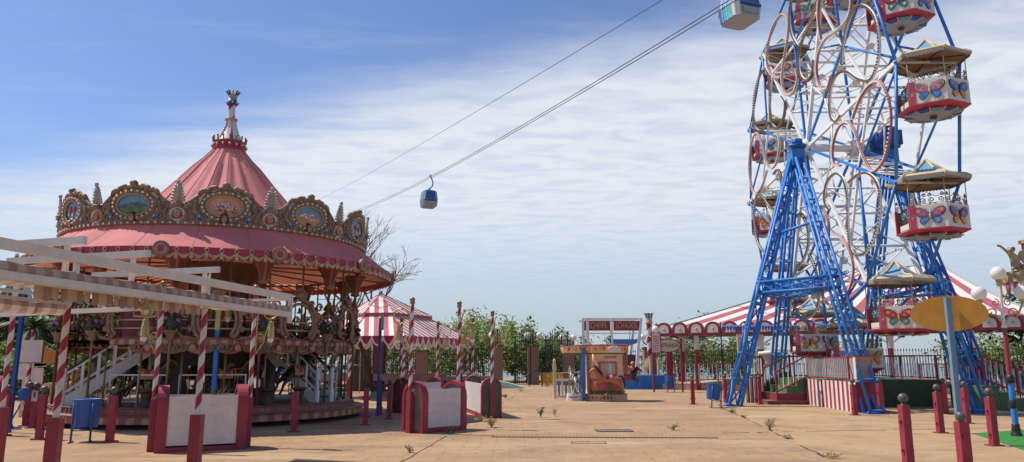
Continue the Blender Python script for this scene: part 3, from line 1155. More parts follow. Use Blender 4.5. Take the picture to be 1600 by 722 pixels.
def barrier(p0, p1, label, w=.75, h=1.2, th=.19, inner=greyboard, poles=((0, 3.05), (1, 3.05)), arms=(), plants=False):
    """box barrier: front edge from p0 to p1, boards between two arched end panels"""
    p0, p1 = V(p0), V(p1)
    d = (p1 - p0)
    ln = d.length
    t = thing('arched_barrier', label, 'barrier', p0, math.atan2(d.y, d.x), 'arched planter barriers with striped poles')
    for e, x in ((0, 0), (1, ln - th)):
        m = MB()
        rim, hole = arch_poly(w, h, 14), arch_poly(w - .17, h - .085, 14, .06)
        n = len(rim)
        for side, xx, sg in ((0, x, -1), (1, x + th, 1)):
            vs = [(xx, w / 2 + a, b) for a, b in rim] + [(xx, w / 2 + a, b) for a, b in hole]
            m.add(vs, [(i, (i + 1) % n, n + (i + 1) % n, n + i) for i in range(n)], red)
            xr = xx - sg * .035
            m.add([(xx, w / 2 + a, b) for a, b in hole] + [(xr, w / 2 + a, b) for a, b in hole], [(i, (i + 1) % n, n + (i + 1) % n, n + i) for i in range(n)], red)
        vs = [(x, w / 2 + a, b) for a, b in rim] + [(x + th, w / 2 + a, b) for a, b in rim]
        m.add(vs, [(i, (i + 1) % n, n + (i + 1) % n, n + i) for i in range(n)], red)
        ep = m.build('end_panel', t)
        m = MB()
        for xx in (x + .03, x + th - .03):
            m.prism(hole, .012, inner, (xx - .006, w / 2, 0), (0, 1, 0), (0, 0, 1))
        m.build('inset_board', ep)
    for yy in (.035, w - .035):
        m = MB(); m.box((ln / 2, yy, h * .42 + .06), (ln - 2 * th - .004, .03, h * .74), boardw); m.build('side_board', t)
        m = MB(); m.box((ln / 2, yy - .004, .04), (ln - 2 * th - .006, .05, .10), red); m.build('skirting', t)
    if plants:
        m = MB(); m.box((ln / 2, w / 2, .75), (ln - 2 * th - .01, w - .11, .2), M('planter_soil', (.09, .06, .04), .9, .3, 9)); m.build('soil', t)
        m = MB()
        for i in range(70):
            x = rnd.uniform(th + .1, ln - th - .1) if i % 2 else ln * .68 + rnd.gauss(0, .06)
            y = w / 2 + rnd.uniform(-.2, .2)
            a = rnd.uniform(0, 6.28)
            hh = rnd.uniform(.1, .42) if i % 2 == 0 else rnd.uniform(.05, .18)
            m.tube([(x, y, .84), (x + math.cos(a) * .06, y + math.sin(a) * .06, .84 + hh * .6), (x + math.cos(a) * .16, y + math.sin(a) * .1, .84 + hh)], [.006, .005, .002], dry, 4, caps=False)
        m.build('dry_plants', t)
    u = d.normalized()
    v = V((-u.y, u.x, 0))
    for e, (f, hh) in enumerate(poles):
        x = (-.06 if e == 0 else ln + .06) if hh > 0 else 0
        m = MB()
        m.box((x, w / 2, .48), (.12, .14, .96), red)
        pb_ = m.build('pole_base', t)
        m = MB()
        stripe_pole(m, (x, w / 2, .9), hh - .9, .046)
        po = m.build('pole', t)
        m = MB()
        m.lathe([(.046, 0), (.064, .02), (.064, .06), (.05, .07), (.068, .10), (.068, .13), (.03, .16)], brownmetal, (x, w / 2, hh), 12)
        m.build('pole_cap', po)
        q = p0 + u * x + v * (w / 2)
        for (k, dd, hz) in arms:
            if k == e:
                lamp_arm(t, q, dd, hz)
    return t
barrier(G(240, 709), G(384, 702), 'long white panelled barrier with dry plants before the carousel', plants=True,
        arms=((0, (-.95, .2, 0), 2.25), (1, (.9, .1, 0), 2.25)), h=1.22)
barrier(G(659, 678), G(729, 671.5), 'white panelled barrier with red arched ends standing in the middle of the plaza',
        arms=((0, (-1, .1, 0), 2.3), (1, (1, 0, 0), 2.35)))
barrier(G(640, 646), G(694, 641), 'farther white barrier half hidden behind the middle one', h=1.15,
        arms=((1, (1, .2, 0), 2.3),), poles=((0, 2.95), (1, 2.95)))
q0, q1 = G(784, 653), G(752, 641.5)
barrier(q0, q1, 'barrier with a green arched end panel facing the open paving', w=.62, h=1.2, inner=greenp,
        arms=((0, (1, .2, 0), 2.45), (1, (-1, .2, 0), 2.4)))
barrier(G(-70, 672), G(2, 668), 'red arched barrier at the far left edge behind the blue pole', w=.8, h=1.3)

# ------------------------------------------------------------------ awnings at the left
t = thing('awning_pergola', 'long white awning frame with folded striped canopy on a striped pole', 'awning', (-4.57, 11, 0), 0)
bdir = V((1.03, 6.18, 0)).normalized()
adir = V((-.95, .31, 0)).normalized()
r0, r1 = V((-5.62, 3.5, 2.8)), V((-3.99, 13.31, 2.8))
m = MB(); m.bar(r0, r1, .06, framew, .11); m.build('top_rail', t, True)
m = MB()
z = V((0, 0, -.305))
m.bar(r0 + z, r1 + z, .08, framew, .085)
m.bar(r0 + z + V((0, 0, -.048)), r1 + z + V((0, 0, -.048)), .05, framew, .012)
m.build('front_bar', t, True)
m = MB()
e_ = bdir * -.03
m.bar(r1 + e_ + V((.004, 0, .05)), r1 + e_ + V((.004, 0, -.46)), .07, framew)
for s in (2.6, 5.2, 7.6):
    m.bar(r1 - bdir * s + V((-.03, 0, -.05)), r1 - bdir * s + V((-.03, 0, -.27)), .05, framew)
m.bar(r1 + V((-.05, 0, -.03)), r1 + adir * 1.6 + V((0, 0, -.03)), .05, framew)
m.build('frame_posts', t, True)
# folded canopy between the rail and the bar, and the hanging valance
m = MB()
n = int((r1 - r0).length / .115)
for i in range(n):
    a, b = r0 + bdir * (.115 * i), r0 + bdir * (.115 * (i + 1))
    mt = awn_b if i % 2 else awn_c
    sag = lambda s: -.012 * abs(math.sin(s * 3.1)) - .008 * math.sin(s * 11)
    pr = ((.0, -.275), (.012, -.21), (-.02, -.155), (-.10, -.145), (-.45, -.20), (-.9, -.17), (-1.4, -.21))
    pa = [a - adir * x + V((0, 0, zz + sag(i))) for x, zz in pr]
    pb2 = [b - adir * x + V((0, 0, zz + sag(i + 1))) for x, zz in pr]
    for k in range(len(pr) - 1):
        m.add([pa[k], pb2[k], pb2[k + 1], pa[k + 1]], [(0, 1, 2, 3)], mt, True)
m.build('folded_canopy', t, True)
m = MB()
vr0, vr1 = V((-5.02, 7.9, 2.46)) + adir * .16, V((-4.40, 10.75, 2.46)) + adir * .16
k = int((vr1 - vr0).length / .115)
for i in range(k):
    a, b = vr0.lerp(vr1, i / k), vr0.lerp(vr1, (i + 1) / k)
    dz = .14 + .012 * (i % 2)
    pts = [a.lerp(b, j / 4) for j in range(5)]
    vs = [p + V((0, 0, .1)) for p in pts] + [p + adir * .02 * math.sin(i * 1.7 + j) + V((0, 0, -dz * .75 - .035 * math.sin(pi * j / 4))) for j, p in enumerate(pts)]
    m.add(vs, [(j, j + 1, j + 6, j + 5) for j in range(4)], awn_b if i % 2 else awn_c, True)
m.build('hanging_valance', t, True)
for ex, ey in ((-4.79, 8.15), (-4.57, 9.18), (-4.33, 10.81)):
    m = MB()
    e = V((ex, ey, 3.0))
    m.bar(e, e + adir * 2.4, .055, framew, .085)
    m.bar(e + adir * .25 + V((0, 0, -.04)), e + adir * .25 + V((0, 0, -.42)), .05, framew)
    m.bar(e + adir * 2.2 + V((0, 0, -.04)), e + adir * 2.2 + V((0, 0, -.5)), .05, framew)
    m.build('cross_beam', t, True)
m = MB(); m.bar((-5.12, 7.3, 2.60), (-4.57, 10.95, 2.60), .05, framew, .08); m.build('side_rail', t, True)
m = MB(); m.bar((-4.66, 10.78, 2.46), (-9.0, 12.87, 2.46), .055, framew, .075); m.build('tie_beam', t, True)
for px_, lab in (((-4.57, 11), 0), ((-8.6, 12.75), 1)):
    m = MB(); m.box((px_[0], px_[1], .45), (.155, .155, .9), red); m.build('post_base', t, True)
    m = MB(); stripe_pole(m, (px_[0], px_[1], .9), 2.08, .045); m.build('striped_post', t, True)
m = MB(); m.box((-5.55, 4.0, 1.4), (.09, .09, 2.8), framew); m.box((-9.2, 5.4, 1.4), (.09, .09, 2.8), framew)
m.bar((-5.55, 4.0, 2.62), (-9.2, 5.4, 2.62), .06, framew); m.build('rear_posts', t, True)
# hanging lamp under the front bar
q = V((-4.62, 9.3, 2.38))
t2 = thing('pendant_lamp', 'conical brass pendant lamp with ring hanging under the awning', 'lamp', q)
m = MB(); m.lathe([(.012, .08), (.02, .02), (.06, -.01), (.11, -.045), (.128, -.06), (.12, -.055), (.02, .0)], brass, n=18); m.build('shade', t2)
m = MB(); m.tube([(0.125 * math.cos(a), .125 * math.sin(a), -.16) for a in [i * pi / 12 for i in range(24)]], .009, brass, 5, closed=True)
for a in (.3, .3 + pi / 2, .3 + pi, .3 + 3 * pi / 2):
    m.tube([(.02 * math.cos(a), .02 * math.sin(a), 0), (.13 * math.cos(a), .13 * math.sin(a), -.08), (.125 * math.cos(a), .125 * math.sin(a), -.16)], .006, brass, 4)
m.build('cage', t2)
m = MB(); m.sphere((0, 0, -.10), .045, globe, 10, 7); m.build('bulb', t2)

t = thing('striped_awning', 'smaller striped awning on a striped pole with a tall red base at left', 'awning', (-6.2, 10.3, 0))
s0 = V((-6.2, 10.3, 0)) - bdir * 4.5
s1 = V((-6.2, 10.3, 0)) - bdir * .05
m = MB()
for zz, hh in ((2.63, .05), (2.545, .04), (2.455, .045)):
    m.bar(s0 + V((0, 0, zz)), s1 + V((0, 0, zz)), .05, framew, hh)
m.bar(s1 + V((.003, 0, 2.66)), s1 + V((.003, 0, 2.36)), .055, framew)
for s in (.7, 1.6, 2.5):
    m.bar(s1 - bdir * s + V((0, 0, 2.61)), s1 - bdir * s + V((0, 0, 2.56)), .04, framew)
m.build('rails', t, True)
m = MB()
n = int(4.4 / .125)
for i in range(n):
    a, b = s1 - bdir * (.125 * i + .02), s1 - bdir * (.125 * (i + 1) + .02)
    pr = ((0, 2.43), (.02, 2.37), (.0, 2.305), (-.05, 2.285), (-.6, 2.33), (-1.3, 2.40))
    pa = [a - adir * x + V((0, 0, zz + .012 * math.sin(i * .9))) for x, zz in pr]
    pb2 = [b - adir * x + V((0, 0, zz + .012 * math.sin(i * .9 + .9))) for x, zz in pr]
    for k in range(len(pr) - 1):
        m.add([pa[k], pb2[k], pb2[k + 1], pa[k + 1]], [(0, 1, 2, 3)], awn_b if i % 2 else awn_c, True)
m.build('striped_canopy', t, True)
m = MB(); m.box((-6.2, 10.3, .455), (.16, .16, .91), red, rz=.15); m.build('post_base', t, True)
m = MB(); stripe_pole(m, (-6.2, 10.3, .91), 1.76, .047); m.build('striped_post', t, True)
m = MB()
q = s0 + adir * 1.6
m.box((s0.x, s0.y, 1.3), (.09, .09, 2.6), framew); m.box((q.x, q.y, 1.2), (.09, .09, 2.4), framew)
m.bar((s0.x, s0.y, 2.4), (q.x, q.y, 2.4), .05, framew)
q2 = s1 + adir * 1.6
m.bar((q.x, q.y, 2.4), (q2.x, q2.y, 2.4), .05, framew)
m.bar((s1.x, s1.y, 2.42), (q2.x, q2.y, 2.42), .04, framew)
m.build('rear_frame', t, True)

# ------------------------------------------------------------------ blue posts, boards and small signs at the left
def blue_post(px, py, h, w, label, box=None, base=False):
    p = G(px, py)
    t = thing('blue_post', label, 'post', p)
    m = MB(); m.box((0, 0, h / 2), (w, w, h), blue if not base else bluedk); m.build('post', t)
    if box:
        m = MB(); m.box((.06, 0, h - .16), (.09, .10, .46), gunmetal); m.build('junction_box', t)
    return t
blue_post(590, 650, 3.05, .085, 'slim dark blue post with a grey box at its top near the marquee', True, True)
blue_post(13, 676, 3.35, .085, 'dark blue post at the left edge under the awning', False, True)
p = G(330, 668)
t = thing('lamp_post', 'blue post with an arched brass lamp standing before the carousel', 'lamp post', p)
m = MB(); m.box((0, 0, .42), (.19, .19, .84), red); m.build('base', t)
m = MB(); m.box((0, 0, 1.65), (.10, .10, 1.75), blue); m.lathe([(.05, .84), (.09, .87), (.05, .95)], black, n=10); m.build('post', t)
m = MB(); m.box((0, 0, 2.78), (.13, .13, .6), brass); m.tube([(0, 0, 3.0), (0, 0, 3.4)] + [(.12 - .12 * math.cos(a), 0, 3.45 + .14 * math.sin(a)) for a in [i * pi / 8 for i in range(9)]] + [(.24, 0, 3.2)], .025, brass, 6)
m.build('arch', t)
m = MB(); m.lathe([(.02, .38), (.05, .36), (.09, .3), (.09, 0), (.125, -.04), (.11, -.05)], brass, (.24, 0, 2.82), 14); m.build('bell_hood', t)
m = MB(); m.sphere((.24, 0, 2.75), .07, globe, 12, 7); m.build('globe', t)

p = G(37, 655)
t = thing('notice_board', 'white double notice board with red edges on a striped pole', 'notice board', p)
m = MB(); stripe_pole(m, (0, 0, 0), 2.6, .06); m.build('pole', t)
m = MB(); m.box((-.02, -.08, 1.97), (.80, .03, .66), boardw); m.build('board', t)
m = MB(); m.box((.40, -.08, 1.97), (.03, .045, .68), red); m.box((-.02, -.08, 1.63), (.82, .045, .025), red); m.build('frame', t)
m = MB(); m.tube([(0, 0, 2.55)] + [(-.17 + .17 * math.cos(a), 0, 2.6 + .17 * math.sin(a)) for a in [i * pi / 8 for i in range(9)]], .018, iron, 5); m.build('hook', t)
p = G(54, 648)
t = thing('direction_sign', 'small orange oval sign on a blue post behind the white board', 'sign', p)
m = MB(); m.box((0, 0, 1.0), (.09, .09, 2.0), bluedk); m.build('post', t)
m = MB()
m.prism([(.62 * math.cos(i * pi / 18), .30 * math.sin(i * pi / 18)) for i in range(36)], .03, orange, (-.02, -.05, 1.82)); m.build('oval_panel', t)
m = MB(); m.box((0, -.07, 1.22), (.36, .02, .5), boardw); m.box((.05, -.07, 1.56), (.42, .02, .1), boardw); m.build('plates', t)
p = G(36, 652)
t = thing('white_sign', 'plain white square plate on a pale post by the notice board', 'sign', p)
m = MB(); m.box((-.08, 0, .9), (.09, .09, 1.8), cream); m.build('post', t)
m = MB(); m.box((-.05, -.06, 1.38), (.48, .02, .5), boardw); m.build('plate', t)
p = G(28, 671)
t = thing('dog_sign', 'small dark blue disc on a thin bent stand beside the bollards', 'sign', p)
m = MB(); m.tube([(-.12, 0, .02), (-.2, 0, .2), (-.05, 0, .5), (.04, 0, .8)], .018, bluedk, 6); m.box((-.1, 0, .01), (.26, .2, .02), bluedk); m.build('stand', t)
m = MB(); m.lathe([(.001, -.02), (.14, -.02), (.155, 0), (.14, .02), (.001, .02)], bluedk, n=18)
for i, vtx in enumerate(m.v):
    m.v[i] = (vtx[0] + .05, vtx[2], vtx[1] * 1.15 + .86)
m.build('disc', t)
m = MB(); m.sphere((.05, -.02, .64), .075, cream, 10, 6, (.8, .5, 1)); m.build('counterweight', t)

# stone balustrade with an urn
p = G(105, 652)
t = thing('stone_balustrade', 'yellow stone balustrade with an urn beside the left carousel stairs', 'balustrade', p)
m = MB()
m.box((0, 0, .08), (1.5, .38, .16), stone); m.box((0, 0, .92), (1.55, .42, .12), stone); m.box((0, 0, 1.0), (1.42, .34, .05), stone)
m.build('rails', t)
for x in (-.55, -.28, 0, .28, .55):
    m = MB(); m.lathe([(.07, .16), (.07, .2), (.04, .25), (.10, .45), (.09, .52), (.045, .68), (.06, .8), (.07, .86)], stone, (x, 0, 0), 12); m.build('baluster', t)
m = MB(); m.lathe([(.12, 1.02), (.13, 1.06), (.06, 1.12), (.10, 1.16), (.17, 1.28), (.16, 1.36), (.2, 1.4), (.2, 1.44), (.01, 1.46)], stone, (.1, 0, 0), 16)
for i in range(10):
    a = i * .63
    m.sphere((.1 + .16 * math.cos(a), .16 * math.sin(a), 1.3), .045, stone, 6, 4)
m.build('urn', t)

# ------------------------------------------------------------------ oval sign, globe lamp post and turf at the right
g0 = A(1506, 700, 11.4)
base = V((g0.x, g0.y, 0))
top = A(1474, 466, base.y + .05)
t = thing('oval_sign', 'large ochre oval sign on a leaning grey blue post in a red base', 'sign', base)
m = MB(); m.box((0, 0, .385), (.15, .15, .77), red)
for z in (.2, .56):
    m.box((0, -.085, z), (.055, .04, .055), red)
m.build('base', t)
m = MB()
m.bar(V((base.x - .01, base.y + .03, .7)), V((base.x, base.y + .03, A(1474, 465, base.y).z)), .08, greyblue, .07, up=(0, 1, 0)); m.build('post', t, True)
oc = A(1482, 490, base.y + .10)
m = MB()
fd = V((-oc.x, -oc.y, 0)).normalized()
fx_ = V((0, 0, 1)).cross(fd)
rr = [(.525 * math.cos(i * pi / 32), .275 * math.sin(i * pi / 32)) for i in range(64)]
m.prism(rr, .02, orange, oc - fd * .02, fx_ , (0, 0, 1), side=brownmetal); m.build('oval_panel', t, True)
m = MB(); m.sphere((0, 0, 0), .078, ball, 14, 9); m.lathe([(.03, -.1), (.03, -.06)], ball, n=8)
o = m.build('ball_finial', t); o.location = (-.02, -.04, .85)
p = G(1589, 682)
t = thing('globe_lamp_post', 'three globe lamp post with red pole and blue cast base on the turf', 'lamp post', p)
m = MB(); m.lathe([(.12, 0), (.12, .06), (.085, .1), (.1, .14), (.08, .2), (.085, .26), (.07, .28)], black, n=16)
m.lathe([(.072, .62), (.085, .64), (.085, .80), (.072, .82)], black, n=16); m.lathe([(.07, 1.18), (.1, 1.2), (.09, 1.26), (.1, 1.3), (.06, 1.36)], black, n=16); m.build('cast_rings', t)
m = MB(); m.lathe([(.068, .26), (.062, 1.2)], blue, n=16); m.build('lower_shaft', t)
m = MB(); m.lathe([(.05, 1.3), (.045, 2.45)], red, n=14); m.build('middle_shaft', t)
m = MB(); m.lathe([(.04, 2.45), (.035, 3.42)], whitep, n=14); m.lathe([(.05, 2.43), (.06, 2.45), (.05, 2.5)], whitep, n=12); m.build('upper_shaft', t)
m = MB()
for s in (-1, 1):
    dx = V((.45, -.08, 0)) * s
    m.tube([V((0, 0, 2.5)), dx * .3 + V((0, 0, 2.72)), dx * .75 + V((0, 0, 2.78)), dx + V((0, 0, 3.02))], .022, goldl, 6)
    m.tube(spiral(dx * .45 + V((0, 0, 2.78)), .14, .02, 1.4, -pi / 2, dx.normalized(), (0, 0, 1)), .016, goldl, 5)
    m.tube(spiral(dx * .3 + V((0, 0, 3.02)), .09, .02, 1.2, pi / 2, dx.normalized(), (0, 0, 1)), .014, goldl, 5)
    m.lathe([(.02, 0), (.06, .02), (.07, .08), (.05, .1)], goldl, tuple(dx + V((0, 0, 3.0))), 10)
m.lathe([(.035, 3.4), (.07, 3.45), (.06, 3.52), (.08, 3.56)], goldl, n=10)
m.build('scroll_brackets', t)
for c in ((0, 0, 3.70), (-.45, .08, 3.24), (.45, -.08, 3.24)):
    m = MB(); m.sphere(c, .165, globe, 20, 12); m.build('globe', t)
q = [G(1519, 678), G(1600, 676), G(1720, 690), G(1640, 722), G(1600, 706)]
q = [G(1519, 678), G(1600, 704), G(1700, 735), G(1760, 700), G(1600, 672)]
m = MB(); m.prism([(p.x, p.y) for p in q], .012, turfm, (0, 0, 0.001), (1, 0, 0), (0, 1, 0))
tag(m.build('turf_mat'), 'green artificial turf mat under the globe lamp post', 'mat')
# ------------------------------------------------------------------ jumping horse used by the carousel and the small kiosk ride
def horse_body_mesh(mat):
    v = [(.0, 0, -.02), (.34, 0, .02), (-.36, 0, .03), (.50, 0, .27), (.60, 0, .50), (.73, 0, .43), (.87, 0, .29)]
    e = [(0, 1), (0, 2), (1, 3), (3, 4), (4, 5), (5, 6)]
    r = [.165, .175, .18, .115, .085, .075, .05]
    for s in (-1, 1):
        b = len(v)
        up = .06 if s > 0 else 0
        v += [(.40, s * .10, -.12), (.62, s * .10, -.20 + up), (.55, s * .10, -.44 + up), (.50, s * .10, -.50 + up)]
        r += [.075, .05, .032, .042]
        e += [(1, b), (b, b + 1), (b + 1, b + 2), (b + 2, b + 3)]
        b = len(v)
        v += [(-.40, s * .11, -.16), (-.60, s * .11, -.36 + up), (-.70, s * .11, -.58 + up), (-.78, s * .11, -.63 + up)]
        r += [.095, .05, .033, .042]
        e += [(2, b), (b, b + 1), (b + 1, b + 2), (b + 2, b + 3)]
    return skin_mesh(v, e, r, mat, 1, 0)
HB = {}
def horse(parent, loc, rz, bm, mm, sm_, trim, pole=None, scale=1.0):
    if bm not in HB:
        HB[bm] = horse_body_mesh(bm)
    o = mesh_obj('horse', HB[bm], parent)
    o.matrix_basis = Matrix.Translation(V(loc)) @ Matrix.Rotation(rz, 4, 'Z') @ Matrix.Scale(scale, 4)
    m = MB()
    for i in range(9):
        f = i / 8
        p = V((.36 + .25 * f, 0, .24 + .32 * f))
        m.tube([p, p + V((-.09, .05 * (-1) ** i, .02)), p + V((-.17, .08 * (-1) ** i, -.10))], [.05, .045, .01], mm, 6)
    for s in (-1, 1):
        m.lathe([(.028, 0), (.03, .03), (.002, .11)], mm, (.60, s * .045, .56), 6)
        m.sphere((.71, s * .066, .46), .016, darkln, 6, 4)
    m.build('mane', o)
    m = MB(); m.tube([(-.5, 0, .12), (-.64, 0, .14), (-.74, 0, -.02), (-.78, 0, -.26), (-.74, 0, -.4)], [.035, .06, .07, .05, .012], mm, 8); m.build('tail', o)
    m = MB()
    vs, fs = [], []
    for i in range(7):
        x = -.20 + .4 * i / 6
        for k in range(9):
            a = pi * (k / 8) * 1.3 - .15 * pi
            rr = .185 + .035 * (abs(i - 3) / 3) ** 2 * (1 if 2 < k < 6 else 0)
            vs.append((x, rr * math.cos(a), rr * math.sin(a) - .0))
    for i in range(6):
        for k in range(8):
            fs.append((i * 9 + k, (i + 1) * 9 + k, (i + 1) * 9 + k + 1, i * 9 + k + 1))
    m.add(vs, fs, [sm_ if 1 < (j // 8) < 5 and 0 < j % 8 < 7 else trim for j in range(len(fs))], True)
    m.tube([(.26, .19 * math.cos(a), .02 + .19 * math.sin(a)) for a in [i * pi / 8 for i in range(16)]], .022, trim, 6, closed=True)
    m.tube([(.80, .058 * math.cos(a), .36 + .065 * math.sin(a)) for a in [i * pi / 5 for i in range(10)]], .01, trim, 5, closed=True)
    m.tube([(.66, .08, .44), (.45, .14, .22), (.18, .12, .19)], .01, trim, 5)
    m.tube([(.66, -.08, .44), (.45, -.14, .22), (.18, -.12, .19)], .01, trim, 5)
    m.build('saddle', o)
    if pole:
        m = MB(); m.tube([(0, 0, pole[0]), (0, 0, pole[1])], .02, brass, 8); m.build('pole', o)
    return o

# ------------------------------------------------------------------ double deck carousel
fanred = M('capital_red', (.20, .045, .045), .6, .2, 5)
CX, CY = -9.25, 23.23
phi = math.atan2(-CY, -CX)
ca = thing('carousel', 'ornate two storey carousel with faded pink roof and carved painted cornice', 'carousel', (CX, CY, 0), phi)
n12 = [2 * pi * k / 12 for k in range(12)]
m = MB()
m.lathe([(4.30, 0), (4.30, .10), (4.50, .10), (4.58, .12), (4.58, .135)], wooddk, n=72)
m.lathe([(4.58, .135), (4.57, .30)], None, n=144, matf=lambda i, k: pinkband if k % 2 else creamband)
m.lathe([(4.57, .30), (4.62, .31), (4.62, .335), (4.27, .34)], platf, n=72)
m.lathe([(4.27, .34), (4.25, .48)], pinkband, n=72)
m.lathe([(4.25, .48), (4.29, .485), (4.29, .51), (.4, .515)], platf, n=72)
m.build('platform', ca)
m = MB()
for k in range(60):
    a = 2 * pi * k / 60
    u, w = V((math.cos(a), math.sin(a), 0)), V((-math.sin(a), math.cos(a), 0))
    c = u * 4.275 + V((0, 0, .41))
    m.tube(spiral(c - w * .09, .05, .012, 1.2, 0, w, (0, 0, 1), 9), .011, creamband, 4, caps=False)
    m.tube(spiral(c + w * .09, .05, .012, 1.2, pi, w, (0, 0, -1), 9), .011, creamband, 4, caps=False)
m.build('platform_scrolls', ca)
# core
m = MB()
m.lathe([(1.85, .515), (1.85, 2.02)], wooddk, n=12, smooth=False)
m.lathe([(1.42, 2.3), (1.42, 4.95)], brownpanel, n=12, smooth=False)
m.build('core', ca)
for k, a in enumerate(n12):
    a += pi / 12
    u, w = V((math.cos(a), math.sin(a), 0)), V((-math.sin(a), math.cos(a), 0))
    m = MB()
    fr = lambda r, z: u * r + V((0, 0, z))
    if k % 2:
        m.prism([(-.2, .9), (.2, .9), (.26, 1.2), (.2, 1.55), (-.2, 1.55), (-.26, 1.2)], .02, mirror, fr(1.80, 0), w)
    else:
        m.prism([(.18 * math.cos(i * pi / 10), 1.45 + .18 * math.sin(i * pi / 10)) for i in range(20)], .03, goldl, fr(1.79, 0), w)
        m.prism([(.1 * math.cos(i * pi / 8) * (1 if i % 2 else .5), 1.45 + .1 * math.sin(i * pi / 8) * (1 if i % 2 else .5)) for i in range(16)], .012, wooddk, fr(1.822, 0), w)
    m.prism([(-.22, 2.75), (.22, 2.75), (.22, 3.9), (0, 4.1), (-.22, 3.9)], .02, creamband if k % 2 else pinkband, fr(1.40, 0), w)
    m.prism([(-.08, 2.8), (.08, 2.8), (.14, 3.2), (.07, 3.5), (.08, 3.7), (-.08, 3.7), (-.07, 3.5), (-.14, 3.2)], .05, wooddk, fr(1.42, 0), w)
    m.build('core_panel', ca)
# upper deck
m = MB()
DA = dict(a0=R(-38), a1=R(270))
m.lathe([(1.2, 2.12), (4.0, 2.08), (4.12, 2.12)], wooddk, n=48, **DA)
m.lathe([(1.2, 2.13), (2.1, 2.13), (2.1, 2.31), (1.2, 2.31)], wooddk, n=48)
m.lathe([(4.14, 2.10), (4.14, 2.24)], None, n=154, **DA, matf=lambda i, k: tent_r if k % 2 else goldl)
m.lathe([(4.14, 2.24), (4.18, 2.25), (4.18, 2.29), (1.2, 2.3)], platf, n=48, **DA)
m.build('upper_deck', ca)
m = MB()
H_ = MB()
for k in range(24):
    a = 2 * pi * (k + .5) / 24
    u, w = V((math.cos(a), math.sin(a), 0)), V((-math.sin(a), math.cos(a), 0))
    c = u * 4.13 + V((0, 0, 2.02))
    dg = (math.degrees(a) + 180) % 360 - 180
    if -92 < dg < -36:
        continue
    for s in (-1, 1):
        m.tube(spiral(c + w * s * .34, .12, .03, 1.3, 0, w * s, (0, 0, 1), 12), .03, gold, 5)
        m.tube([c + w * s * .1 + V((0, 0, .06)), c + w * s * .2 + V((0, 0, -.08)), c + w * s * .42 + V((0, 0, -.1)), c + w * s * .52 + V((0, 0, .05))], .028, gold, 5)
    H_.sphere(c + u * .05 + V((0, 0, .0)), .085, skin, 10, 7, (1, 1, 1.2))
    H_.sphere(c - u * .02 + V((0, 0, .05)), .1, wooddk, 8, 5, (.9, 1, 1))
    H_.sphere(c + u * .14 + V((0, 0, -.01)), .02, skin, 6, 4)
    m.tube([c + V((0, 0, .09)), c + V((0, 0, .2))], .06, gold, 6)
# swag fringe of the lower ceiling
sw = MB()
for k in range(36):
    if 26.8 <= k < 32.4:
        continue
    for i in range(6):
        a0_, a1_ = 2 * pi * (k + i / 6) / 36, 2 * pi * (k + (i + 1) / 6) / 36
        z0_, z1_ = 1.96 - .10 * math.sin(pi * i / 6), 1.96 - .10 * math.sin(pi * (i + 1) / 6)
        r_ = 4.07
        sw.add([(r_ * math.cos(a0_), r_ * math.sin(a0_), 2.1), (r_ * math.cos(a1_), r_ * math.sin(a1_), 2.1), (r_ * math.cos(a1_), r_ * math.sin(a1_), z1_), (r_ * math.cos(a0_), r_ * math.sin(a0_), z0_)], [(0, 1, 2, 3)], creamband if k % 3 else tent_r)
m.build('deck_scrolls', ca); H_.build('cherub_heads', ca); sw.build('deck_valance', ca)
# posts
for k in range(24):
    a = 2 * pi * (k + .25) / 24
    c = (3.98 * math.cos(a), 3.98 * math.sin(a))
    dg = (math.degrees(a) + 180) % 360 - 180
    if -78 < dg < -44 or 36 < dg < 60:
        continue
    m = MB()
    m.tube([(c[0], c[1], .5), (c[0], c[1], 2.1)], .026, brownmetal, 7)
    m.tube([(c[0], c[1], 2.3), (c[0], c[1], 4.75)], .026, brownmetal, 7)
    m.lathe([(.09, 0), (.07, .03), (.03, .1)], brownmetal, (c[0], c[1], .515), 10)
    m.build('post', ca)
for k, a in enumerate(n12):
    a += pi / 12
    r_ = 4.22
    c = (r_ * math.cos(a), r_ * math.sin(a))
    m = MB()
    m.tube([(c[0], c[1], .3), (c[0], c[1], 3.85)], .034, brownmetal if k % 3 else fanred, 8)
    po = m.build('column', ca)
    m = MB()
    m.lathe([(.05, 3.72), (.14, 3.74), (.15, 3.80), (.12, 3.84), (.13, 3.88), (.15, 4.0), (.22, 4.18), (.36, 4.38)], None, (c[0], c[1], 0), 24, matf=lambda i, j: gold if i < 3 or (j % 4 == 0) else fanred)
    m.build('fan_capital', po)
# canopy
m = MB()
nf = 144
def fold(k, amp):
    return 1 + amp * math.cos(2 * pi * k / 6) + amp * .6 * math.sin(k * 1.37) + amp * .4 * math.sin(k * .61)
prof = [(4.2, 5.55, 0), (3.1, 5.70, .006), (2.45, 6.12, .02), (1.95, 6.72, .026), (1.5, 7.24, .03), (1.08, 7.76, .03), (.74, 8.12, .026), (.49, 8.44, .014)]
vs = []
for r_, z, am in prof:
    for k in range(nf):
        rr = r_ * fold(k, am)
        a = 2 * pi * k / nf
        vs.append((rr * math.cos(a), rr * math.sin(a), z))
fs = [(i * nf + k, i * nf + (k + 1) % nf, (i + 1) * nf + (k + 1) % nf, (i + 1) * nf + k) for i in range(len(prof) - 1) for k in range(nf)]
m.add(vs, fs, canvas, True)
m.build('roof_cone', ca)
seam = M('canvas_seam', (.40, .12, .13), .8, .2, 4)
m = MB()
for k in range(0, nf, 6):
    m.tube([V(vs[i * nf + k]) * 1.0 + V((0, 0, .004)) for i in range(1, len(prof))], .012, seam, 4, caps=False)
m.build('roof_seams', ca)
m = MB()
